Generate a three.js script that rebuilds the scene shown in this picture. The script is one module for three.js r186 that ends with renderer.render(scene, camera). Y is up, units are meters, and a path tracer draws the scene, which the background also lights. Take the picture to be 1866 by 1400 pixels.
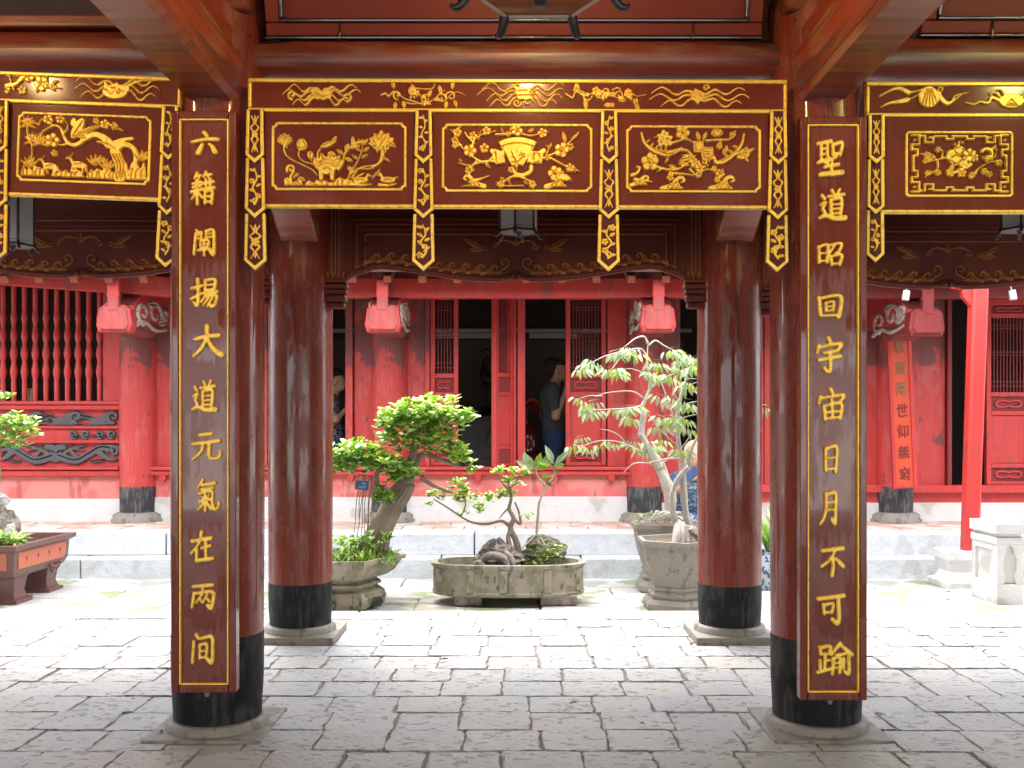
import * as THREE from 'three';
import { RoundedBoxGeometry } from 'three/addons/geometries/RoundedBoxGeometry.js';
import { MarchingCubes } from 'three/addons/objects/MarchingCubes.js';
import { mergeGeometries } from 'three/addons/utils/BufferGeometryUtils.js';

// ---------------------------------------------------------------- camera, sky, sun, exposure
const scene = new THREE.Scene();
const EYE = 1.3, F = 1800, VX = 940, VY = 777;                 // eye height; focal length and vanishing point in photograph pixels
const camera = new THREE.PerspectiveCamera(2 * Math.atan(700 / F) * 180 / Math.PI, 1866 / 1400, 0.05, 400);
camera.position.set(0, EYE, 0);
camera.lookAt(0, EYE, -10);
camera.setViewOffset(1866, 1400, 933 - VX, 700 - VY, 1866, 1400);   // a shifted lens keeps the columns upright
const renderer = new THREE.WebGLRenderer({ antialias: true });
renderer.setSize(1024, 768);
renderer.toneMapping = THREE.LinearToneMapping;
renderer.toneMappingExposure = 6.1;
renderer.shadowMap.enabled = true;

// overcast sky: three times brighter overhead than at the horizon
{
  const W = 64, H = 32, d = new Float32Array(W * H * 4);
  for (let j = 0; j < H; j++) for (let i = 0; i < W; i++) {
    const e = Math.sin(((j + 0.5) / H - 0.5) * Math.PI), k = e > 0 ? (0.42 + 0.58 * e) * 1.75 : 0.22, o = (j * W + i) * 4;
    d[o] = k * 0.97; d[o + 1] = k; d[o + 2] = k * 1.05; d[o + 3] = 1;
  }
  const sky = new THREE.DataTexture(d, W, H, THREE.RGBAFormat, THREE.FloatType);
  sky.mapping = THREE.EquirectangularReflectionMapping;
  sky.magFilter = sky.minFilter = THREE.LinearFilter;
  sky.needsUpdate = true;
  scene.background = sky; scene.environment = sky;
}
const sun = new THREE.DirectionalLight(0xfff6ec, 1.3);
sun.position.set(-2.2, 12, -13.4); sun.target.position.set(0, 0, -8);
sun.castShadow = true; sun.shadow.radius = 40; sun.shadow.mapSize.set(2048, 2048);
Object.assign(sun.shadow.camera, { left: -10, right: 10, top: 10, bottom: -10, near: 1, far: 30 });
scene.add(sun, sun.target);

// ---------------------------------------------------------------- helpers
const X = (p, d) => (p - VX) * d / F, Y = (p, d) => EYE - (p - VY) * d / F;
const V3 = (x, y, z) => new THREE.Vector3(x, y, z);
const PX = (px, py, d) => V3(X(px, d), Y(py, d), -d);
function rng(a) { return () => { a = (a + 0x6d2b79f5) | 0; let t = Math.imul(a ^ (a >>> 15), 1 | a); t = (t + Math.imul(t ^ (t >>> 7), 61 | t)) ^ t; return ((t ^ (t >>> 14)) >>> 0) / 4294967296; }; }
const clamp = THREE.MathUtils.clamp, lerp = THREE.MathUtils.lerp, sstep = THREE.MathUtils.smoothstep;
const used = new Map();
function numbered(n) { const k = used.get(n) ?? -1; used.set(n, k + 1); return k < 0 ? n : n + '_' + String(k + 1).padStart(3, '0'); }
function tag(o, label, category, group, kind) { if (label) o.userData.label = label; if (category) o.userData.category = category; if (group) o.userData.group = group; if (kind) o.userData.kind = kind; return o; }
function thing(name, label, category, pos = [0, 0, 0], group) {
  const o = new THREE.Group(); o.name = numbered(name); o.position.set(...pos); scene.add(o);
  return tag(o, label, category, group);
}
const ATTR = ['position', 'normal', 'uv'];
function clean(g) {
  if (!g.attributes.normal) g.computeVertexNormals();
  if (!g.attributes.uv) g.setAttribute('uv', new THREE.BufferAttribute(new Float32Array(g.attributes.position.count * 2), 2));
  const r = g.index ? g.toNonIndexed() : g;
  for (const k of Object.keys(r.attributes)) if (!ATTR.includes(k) && k !== 'color') r.deleteAttribute(k);
  return r;
}
const join = (gs) => (Array.isArray(gs) ? (gs.length === 1 ? gs[0] : mergeGeometries(gs.map(clean))) : gs);
function obj(name, gs, mat, parent = scene) {
  const m = new THREE.Mesh(join(gs), mat);
  m.name = parent === scene ? numbered(name) : name; m.castShadow = m.receiveShadow = true; parent.add(m);
  return m;
}
function group(name, parent) { const o = new THREE.Group(); o.name = name; parent.add(o); return o; }
function copy(o, label, pos, rotY) {
  const c = o.clone(); c.name = numbered(o.name.replace(/_\d{3}$/, '')); c.userData = { ...o.userData, label }; scene.add(c);
  if (pos) c.position.set(...pos); if (rotY !== undefined) c.rotation.y = rotY;
  return c;
}
// texture coordinates in metres, laid on each face from the axis it looks along
function uvm(g, du = 0, dv = 0) {
  g = g.index ? g.toNonIndexed() : g;
  const p = g.attributes.position, u = new Float32Array(p.count * 2), a = V3(), b = V3(), c = V3(), n = V3();
  for (let i = 0; i < p.count; i += 3) {
    a.fromBufferAttribute(p, i); b.fromBufferAttribute(p, i + 1); c.fromBufferAttribute(p, i + 2);
    n.copy(b).sub(a).cross(c.clone().sub(a));
    const x = Math.abs(n.x), y = Math.abs(n.y), z = Math.abs(n.z);
    [a, b, c].forEach((q, k) => { const o = (i + k) * 2; if (z >= x && z >= y) { u[o] = q.x; u[o + 1] = q.y; } else if (x >= y) { u[o] = q.z; u[o + 1] = q.y; } else { u[o] = q.x; u[o + 1] = q.z; } u[o] += du; u[o + 1] += dv; });
  }
  g.setAttribute('uv', new THREE.BufferAttribute(u, 2));
  return g;
}
function bx(w, h, d, x = 0, y = 0, z = 0, r = 0.006, shift = 0) {
  const g = new RoundedBoxGeometry(w, h, d, 1, Math.min(r, w / 2.01, h / 2.01, d / 2.01)); g.translate(x, y, z);
  return uvm(g, shift * 0.37, shift * 0.71);
}
const span = (x0, y0, x1, y1, z0, z1, r, shift) => bx(x1 - x0, y1 - y0, z1 - z0, (x0 + x1) / 2, (y0 + y1) / 2, (z0 + z1) / 2, r, shift);   // a box between two corners
function lathe(pts, n = 32, x = 0, y = 0, z = 0) {
  const g = new THREE.LatheGeometry(pts.map((p) => new THREE.Vector2(p[0], p[1])), n), R = Math.max(...pts.map((p) => p[0])), u = g.attributes.uv, p = g.attributes.position;
  for (let i = 0; i < u.count; i++) u.setXY(i, u.getX(i) * 2 * Math.PI * R, p.getY(i));
  g.translate(x, y, z); return g;
}
// a tube that tapers along a smooth line through points [x, y, z, radius]
function tube(pts, seg = 0, sides = 7) {
  const c = new THREE.CatmullRomCurve3(pts.map((p) => V3(p[0], p[1], p[2])), false, 'centripetal'), n = seg || Math.max(4, pts.length * 4), fr = c.computeFrenetFrames(n, false);
  const pos = [], uv = [], idx = [], L = c.getLength();
  for (let i = 0; i <= n; i++) {
    const t = i / n, q = c.getPoint(t), k = t * (pts.length - 1), a = Math.min(pts.length - 2, Math.floor(k)), r = lerp(pts[a][3], pts[a + 1][3], k - a);
    const T = c.getTangent(t), N = fr.normals[Math.min(n, i)], B = V3().crossVectors(T, N);
    for (let s = 0; s <= sides; s++) { const f = s / sides * 2 * Math.PI, v = q.clone().addScaledVector(N, Math.cos(f) * r).addScaledVector(B, Math.sin(f) * r); pos.push(v.x, v.y, v.z); uv.push(s / sides * 6.28 * r, t * L); }
  }
  const w = sides + 1;
  for (let i = 0; i < n; i++) for (let s = 0; s < sides; s++) { const a = i * w + s; idx.push(a, a + 1, a + w, a + 1, a + w + 1, a + w); }
  for (const [e, flip] of [[0, 1], [n, 0]]) for (let s = 1; s < sides - 1; s++) { const o = e * w; flip ? idx.push(o, o + s + 1, o + s) : idx.push(o, o + s, o + s + 1); }
  const g = new THREE.BufferGeometry();
  g.setAttribute('position', new THREE.Float32BufferAttribute(pos, 3)); g.setAttribute('uv', new THREE.Float32BufferAttribute(uv, 2)); g.setIndex(idx); g.computeVertexNormals();
  return g;
}
// a solid cut from a flat outline of [x, y] points
function slab(pts, depth, bevel = 0.004, holes = []) {
  const s = new THREE.Shape(pts.map((p) => new THREE.Vector2(p[0], p[1])));
  for (const h of holes) s.holes.push(new THREE.Path(h.map((p) => new THREE.Vector2(p[0], p[1]))));
  return uvm(new THREE.ExtrudeGeometry(s, { depth, bevelEnabled: bevel > 0, bevelThickness: bevel, bevelSize: bevel, bevelSegments: 1, curveSegments: 6 }));
}
// rings of equal point counts joined into a solid: pots, basins
function rings(list, closeTop = false, closeBottom = true) {
  const n = list[0].length, pos = [], idx = [];
  for (const r of list) for (const p of r) pos.push(...p);
  for (let i = 0; i + 1 < list.length; i++) for (let k = 0; k < n; k++) { const a = i * n + k, b = i * n + (k + 1) % n; idx.push(a, a + n, b, b, a + n, b + n); }
  if (closeBottom) for (let k = 1; k < n - 1; k++) idx.push(0, k, k + 1);
  if (closeTop) { const o = (list.length - 1) * n; for (let k = 1; k < n - 1; k++) idx.push(o, o + k + 1, o + k); }
  const g = new THREE.BufferGeometry(); g.setAttribute('position', new THREE.Float32BufferAttribute(pos, 3)); g.setIndex(idx);
  return g;
}
function flat(g) { g = uvm(g); g.computeVertexNormals(); return g; }

// ---------------------------------------------------------------- carved relief: a drawing raised into a solid
function relief([x0, y0, x1, y1], s, H, draw, { k = 1.3, r = 1, edge = 0.4, ox, oy } = {}) {
  const W = Math.ceil((x1 - x0) * k) + 4, Hh = Math.ceil((y1 - y0) * k) + 4, cv = document.createElement('canvas'); cv.width = W; cv.height = Hh;
  const c = cv.getContext('2d'); c.translate(2, 2); c.scale(k, k); c.translate(-x0, -y0); c.fillStyle = c.strokeStyle = '#fff'; c.lineCap = c.lineJoin = 'round';
  draw(pen(c), c);
  const px = c.getImageData(0, 0, W, Hh).data, m = new Float32Array(W * Hh), gray = new Float32Array(W * Hh);
  for (let i = 0; i < W * Hh; i++) { m[i] = px[i * 4 + 3] / 255; gray[i] = px[i * 4] / 255; }
  for (let x = 0; x < W; x++) m[x] = m[(Hh - 1) * W + x] = 0;
  for (let y = 0; y < Hh; y++) m[y * W] = m[y * W + W - 1] = 0;
  let b = m.slice();
  for (let pass = 0; pass < 2; pass++) for (const st of [1, W]) {
    const o = new Float32Array(W * Hh);
    for (let y = 0; y < Hh; y++) for (let x = 0; x < W; x++) { let t = 0; for (let d = -r; d <= r; d++) { const q = st === 1 ? clamp(x + d, 0, W - 1) + y * W : x + clamp(y + d, 0, Hh - 1) * W; t += b[q]; } o[y * W + x] = t / (2 * r + 1); }
    b = o;
  }
  const h = (i) => H * (edge + (1 - edge) * Math.sqrt(clamp((b[i] - 0.4) / 0.6, 0, 1))) * (0.25 + 0.75 * gray[i]);
  const pos = [], idx = [], ids = new Map(), sp = [], si = [];
  const cx = ox ?? (x0 + x1) / 2, cy = oy ?? (y0 + y1) / 2, at = (x, y, z) => [((x - 2 + 0.5) / k + x0 - cx) * s, -((y - 2 + 0.5) / k + y0 - cy) * s, z];
  const vert = (key, x, y, z) => { let v = ids.get(key); if (v === undefined) { v = pos.length / 3; pos.push(...at(x, y, z)); ids.set(key, v); } return v; };
  for (let y = 0; y < Hh - 1; y++) for (let x = 0; x < W - 1; x++) {
    const q = [[x, y], [x, y + 1], [x + 1, y + 1], [x + 1, y]], id = q.map(([a, e]) => e * W + a), inn = id.map((i) => m[i] >= 0.5);
    if (!inn.includes(true)) continue;
    const poly = [];
    for (let e = 0; e < 4; e++) {
      const f = (e + 1) % 4;
      if (inn[e]) poly.push([vert(id[e], q[e][0], q[e][1], h(id[e])), 0]);
      if (inn[e] !== inn[f]) {
        const t = (0.5 - m[id[e]]) / (m[id[f]] - m[id[e]]), ex = lerp(q[e][0], q[f][0], t), ey = lerp(q[e][1], q[f][1], t), src = inn[e] ? id[e] : id[f];
        poly.push([vert('e' + Math.min(id[e], id[f]) + '_' + Math.max(id[e], id[f]), ex, ey, H * edge * (0.25 + 0.75 * gray[src])), inn[e] ? 1 : 2]);
      }
    }
    for (let t = 1; t + 1 < poly.length; t++) idx.push(poly[0][0], poly[t][0], poly[t + 1][0]);
    for (let t = 0; t < poly.length; t++) { const a = poly[t], e = poly[(t + 1) % poly.length]; if (a[1] === 1 && e[1] === 2) si.push(a[0], e[0]); }
  }
  const g = new THREE.BufferGeometry(); g.setAttribute('position', new THREE.Float32BufferAttribute(pos, 3)); g.setIndex(idx); g.computeVertexNormals();
  for (let i = 0; i < si.length; i += 2) {
    const A = si[i] * 3, E = si[i + 1] * 3, a = [pos[A], pos[A + 1], pos[A + 2]], e = [pos[E], pos[E + 1], pos[E + 2]], lo = -0.001;
    sp.push(...a, a[0], a[1], lo, ...e, ...e, a[0], a[1], lo, e[0], e[1], lo);
  }
  const sk = new THREE.BufferGeometry(); sk.setAttribute('position', new THREE.Float32BufferAttribute(sp, 3)); sk.computeVertexNormals();
  const out = mergeGeometries([clean(g), clean(sk)].filter((q) => q.attributes.position.count));
  const P = out.attributes.position, U = out.attributes.uv; for (let i = 0; i < P.count; i++) U.setXY(i, P.getX(i), P.getY(i));
  return out;
}
function smooth(p, n = 8) {           // p: flat list x, y, x, y ... -> points on a smooth line
  const q = []; for (let i = 0; i < p.length; i += 2) q.push([p[i], p[i + 1]]);
  if (q.length === 2) n = 2;
  const out = [], g = (i) => q[clamp(i, 0, q.length - 1)];
  for (let i = 0; i < q.length - 1; i++) for (let k = 0; k < n; k++) {
    const t = k / n, [a, b, c, d] = [g(i - 1), g(i), g(i + 1), g(i + 2)], f = (j) => 0.5 * (2 * b[j] + (c[j] - a[j]) * t + (2 * a[j] - 5 * b[j] + 4 * c[j] - d[j]) * t * t + (3 * b[j] - a[j] - 3 * c[j] + d[j]) * t * t * t);
    out.push([f(0), f(1)]);
  }
  out.push(q[q.length - 1]); return out;
}
let penWidth = 1;
function pen(c) {
  const PW = penWidth;
  const disc = (x, y, r) => { c.beginPath(); c.arc(x, y, r, 0, 7); c.fill(); };
  const P = {
    c, disc,
    v(w0, w1, ...p) { const q = smooth(p); c.lineCap = 'round'; for (let i = 0; i + 1 < q.length; i++) { c.lineWidth = PW * lerp(w0, w1, (i + 0.5) / (q.length - 1)); c.beginPath(); c.moveTo(...q[i]); c.lineTo(...q[i + 1]); c.stroke(); } return P; },
    gr(w, ...p) { c.save(); c.strokeStyle = '#111'; c.lineWidth = w * 1.25; c.beginPath(); smooth(p).forEach((q, i) => (i ? c.lineTo(...q) : c.moveTo(...q))); c.globalCompositeOperation = 'source-atop'; c.stroke(); c.restore(); return P; },
    el(x, y, a, b, rot = 0) { c.beginPath(); c.ellipse(x, y, a, b, rot * Math.PI / 180, 0, 7); c.fill(); return P; },
    po(...p) { c.beginPath(); for (let i = 0; i < p.length; i += 2) i ? c.lineTo(p[i], p[i + 1]) : c.moveTo(p[i], p[i + 1]); c.closePath(); c.fill(); return P; },
    lf(x, y, a, l, w) { const t = a * Math.PI / 180, dx = Math.cos(t), dy = Math.sin(t), q = (u, v) => [x + dx * u - dy * v, y + dy * u + dx * v]; c.beginPath(); c.moveTo(x, y); c.quadraticCurveTo(...q(l * 0.45, w * 0.85), ...q(l, 0)); c.quadraticCurveTo(...q(l * 0.45, -w * 0.85), x, y); c.fill(); const e = q(l * 0.85, 0); P.gr(Math.max(2, w * 0.1), x, y, ...e); return P; },
    bl(x, y, r, n = 5) { for (let i = 0; i < n; i++) { const a = i / n * 6.283 + x; disc(x + Math.cos(a) * r * 0.6, y + Math.sin(a) * r * 0.6, r * 0.46); } for (let i = 0; i < n; i++) { const a = (i + 0.5) / n * 6.283 + x; P.gr(r * 0.12, x, y, x + Math.cos(a) * r, y + Math.sin(a) * r); } c.save(); c.strokeStyle = '#444'; c.lineWidth = r * 0.12; c.globalCompositeOperation = 'source-atop'; c.beginPath(); c.arc(x, y, r * 0.3, 0, 7); c.stroke(); c.restore(); return P; },
    lo(x, y, r) { for (const [a, l] of [[-172, 0.95], [-8, 0.95], [-150, 1], [-30, 1], [-122, 1.02], [-58, 1.02], [-90, 1.1], [-105, 0.8], [-75, 0.8], [155, 0.6], [25, 0.6]]) { P.lf(x, y + r * 0.35, a, l * r, r * 0.66); const t = a * Math.PI / 180, ex = x + Math.cos(t) * l * r, ey = y + r * 0.35 + Math.sin(t) * l * r; P.gr(r * 0.06, x + Math.cos(t + 0.3) * r * 0.4, y + r * 0.35 + Math.sin(t + 0.3) * r * 0.4, ex, ey, x + Math.cos(t - 0.3) * r * 0.4, y + r * 0.35 + Math.sin(t - 0.3) * r * 0.4); } P.el(x, y + r * 0.4, r * 0.36, r * 0.24); return P; },
    cu(x, y, r, w, dir = 1, a0 = 0, turns = 1.15) { const p = []; for (let i = 0; i <= 14; i++) { const t = i / 14, a = a0 * Math.PI / 180 + dir * t * turns * 6.283, q = r * (1 - 0.82 * t); p.push(x + Math.cos(a) * q, y + Math.sin(a) * q); } P.v(w, w * 0.6, ...p); return P; },
    wave(x, y, s, dir = 1) { P.v(0.34 * s, 0.1 * s, x - dir * s * 0.9, y, x - dir * s * 0.2, y - s * 0.25, x + dir * s * 0.25, y - s * 0.75, x + dir * s * 0.6, y - s * 0.8, x + dir * s * 0.72, y - s * 0.55, x + dir * s * 0.5, y - s * 0.5); P.po(x - s, y, x - dir * s * 0.3, y - s * 0.32, x + dir * s * 0.3, y - s * 0.7, x + dir * s * 0.4, y - s * 0.3, x + s * 0.7, y); for (const k of [-0.5, -0.2, 0.1, 0.3]) P.gr(s * 0.05, x + dir * k * s, y, x + dir * (k + 0.14) * s, y - s * 0.24, x + dir * 0.42 * s, y - s * 0.6); return P; },
    duck(x, y, d, s = 1) { P.el(x, y, 36 * s, 15 * s); P.v(13 * s, 11 * s, x + d * 22 * s, y - 6 * s, x + d * 34 * s, y - 22 * s); disc(x + d * 36 * s, y - 24 * s, 10 * s); P.lf(x + d * 40 * s, y - 23 * s, d > 0 ? 5 : 175, 18 * s, 7 * s); P.lf(x - d * 20 * s, y - 4 * s, d > 0 ? 200 : -20, 34 * s, 14 * s); P.gr(3, x - 20 * s, y + 2 * s, x, y - 4 * s, x + 18 * s, y + 4 * s); return P; },
    deer(x, y, d, s = 1) { P.el(x, y, 34 * s, 15 * s, -d * 8); for (const [a, b, e] of [[-26, -34, 32], [-16, -14, 34], [18, 12, 34], [26, 34, 30]]) P.v(9 * s, 6 * s, x + d * a * s, y + 6 * s, x + d * (a + b) / 2 * s, y + 22 * s, x + d * b * s, y + e * s); P.v(13 * s, 9 * s, x + d * 26 * s, y - 6 * s, x + d * 42 * s, y - 30 * s); P.lf(x + d * 36 * s, y - 32 * s, d > 0 ? 15 : 165, 28 * s, 12 * s); P.v(4, 3, x + d * 38 * s, y - 34 * s, x + d * 30 * s, y - 50 * s); P.gr(3, x - 18 * s, y, x + 10 * s, y - 6 * s); return P; },
    ribbons(cx, cy, w, h, seed = 1, n = 4, th = 9) { const R = rng(seed); for (const d of [-1, 1]) for (let i = 0; i < n; i++) { const f = (i + 0.5) / n - 0.5, l = w * (1 - 0.5 * Math.abs(f + 0.15) - 0.14 * R()), ph = 1.2 + 0.5 * R(), p = [cx, cy + f * h * 0.4]; for (let q = 1; q <= 9; q++) { const t = q / 9; p.push(cx + d * l * t, cy + f * h * (0.4 + 0.75 * Math.min(1, t * 1.6)) + h * 0.19 * Math.sin(t * 11 + ph + (d < 0 ? 0.9 : 0)) * Math.min(1, t * 3)); } P.v(th * 1.35, 2.5, ...p); P.gr(2, ...p.slice(2)); } return P; },
    dots(x, y, r, n) { for (let i = 0; i < n; i++) disc(x + Math.cos(i * 2.4) * r * Math.sqrt(i / n), y + Math.sin(i * 2.4) * r * Math.sqrt(i / n), r * 0.26); return P; },
    rock(x, y, w, h, seed) { const R = rng(seed), n = 9, p = []; for (let i = 0; i <= n; i++) p.push(x - w + 2 * w * i / n, y - h * (i === 0 || i === n ? 0.15 : 0.45 + 0.6 * R())); const q = smooth(p, 5); c.beginPath(); c.moveTo(x - w, y); q.forEach((a) => c.lineTo(...a)); c.lineTo(x + w, y); c.fill(); for (let i = 0; i < 5; i++) { const a = x - w * 0.8 + 1.6 * w * (i + R() * 0.5) / 5; P.gr(4, a, y - 3, a + 10 * (R() - 0.5), y - h * 0.35, a + 18 * (R() - 0.3), y - h * 0.6); } return P; },
  };
  return P;
}

// ---------------------------------------------------------------- textures
const perm = new Uint8Array(512); { const R = rng(77); for (let i = 0; i < 256; i++) perm[i] = i; for (let i = 255; i > 0; i--) { const j = Math.floor(R() * (i + 1)), t = perm[i]; perm[i] = perm[j]; perm[j] = t; } for (let i = 0; i < 256; i++) perm[i + 256] = perm[i]; }
function vn(x, y, px, py, s = 0) { const xi = Math.floor(x), yi = Math.floor(y), u = x - xi, v = y - yi, a = u * u * (3 - 2 * u), b = v * v * (3 - 2 * v), h = (i, j) => perm[(perm[(((i % px) + px) % px + s) & 255] + ((j % py) + py) % py) & 255] / 255; return lerp(lerp(h(xi, yi), h(xi + 1, yi), a), lerp(h(xi, yi + 1), h(xi + 1, yi + 1), a), b); }
function fbm(u, v, f, g = f, o = 4, s = 0) { let t = 0, a = 0.5, n = 0; for (let i = 0; i < o; i++) { t += a * vn(u * f, v * g, f, g, s + i * 37); n += a; a *= 0.5; f *= 2; g *= 2; } return t / n; }
function tex(size, metres, fn, color = true) {
  const [mx, my] = [].concat(metres, metres), d = new Uint8Array(size * size * 4);
  for (let j = 0; j < size; j++) for (let i = 0; i < size; i++) {
    const q = fn((i + 0.5) / size, (j + 0.5) / size), o = (j * size + i) * 4, e = (x) => (color ? Math.round(255 * (x <= 0.0031308 ? 12.92 * x : 1.055 * Math.pow(Math.min(1, Math.max(0, x)), 1 / 2.4) - 0.055)) : Math.round(255 * clamp(x, 0, 1)));
    if (typeof q === 'number') d[o] = d[o + 1] = d[o + 2] = e(q); else { d[o] = e(q[0]); d[o + 1] = e(q[1]); d[o + 2] = e(q[2]); } d[o + 3] = 255;
  }
  const t = new THREE.DataTexture(d, size, size); t.wrapS = t.wrapT = THREE.RepeatWrapping; t.magFilter = THREE.LinearFilter; t.minFilter = THREE.LinearMipmapLinearFilter; t.generateMipmaps = true;
  if (color) t.colorSpace = THREE.SRGBColorSpace; t.repeat.set(1 / mx, 1 / my); t.needsUpdate = true; return t;
}
const mixc = (a, b, t) => a.map((x, i) => lerp(x, b[i], clamp(t, 0, 1)));
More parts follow.
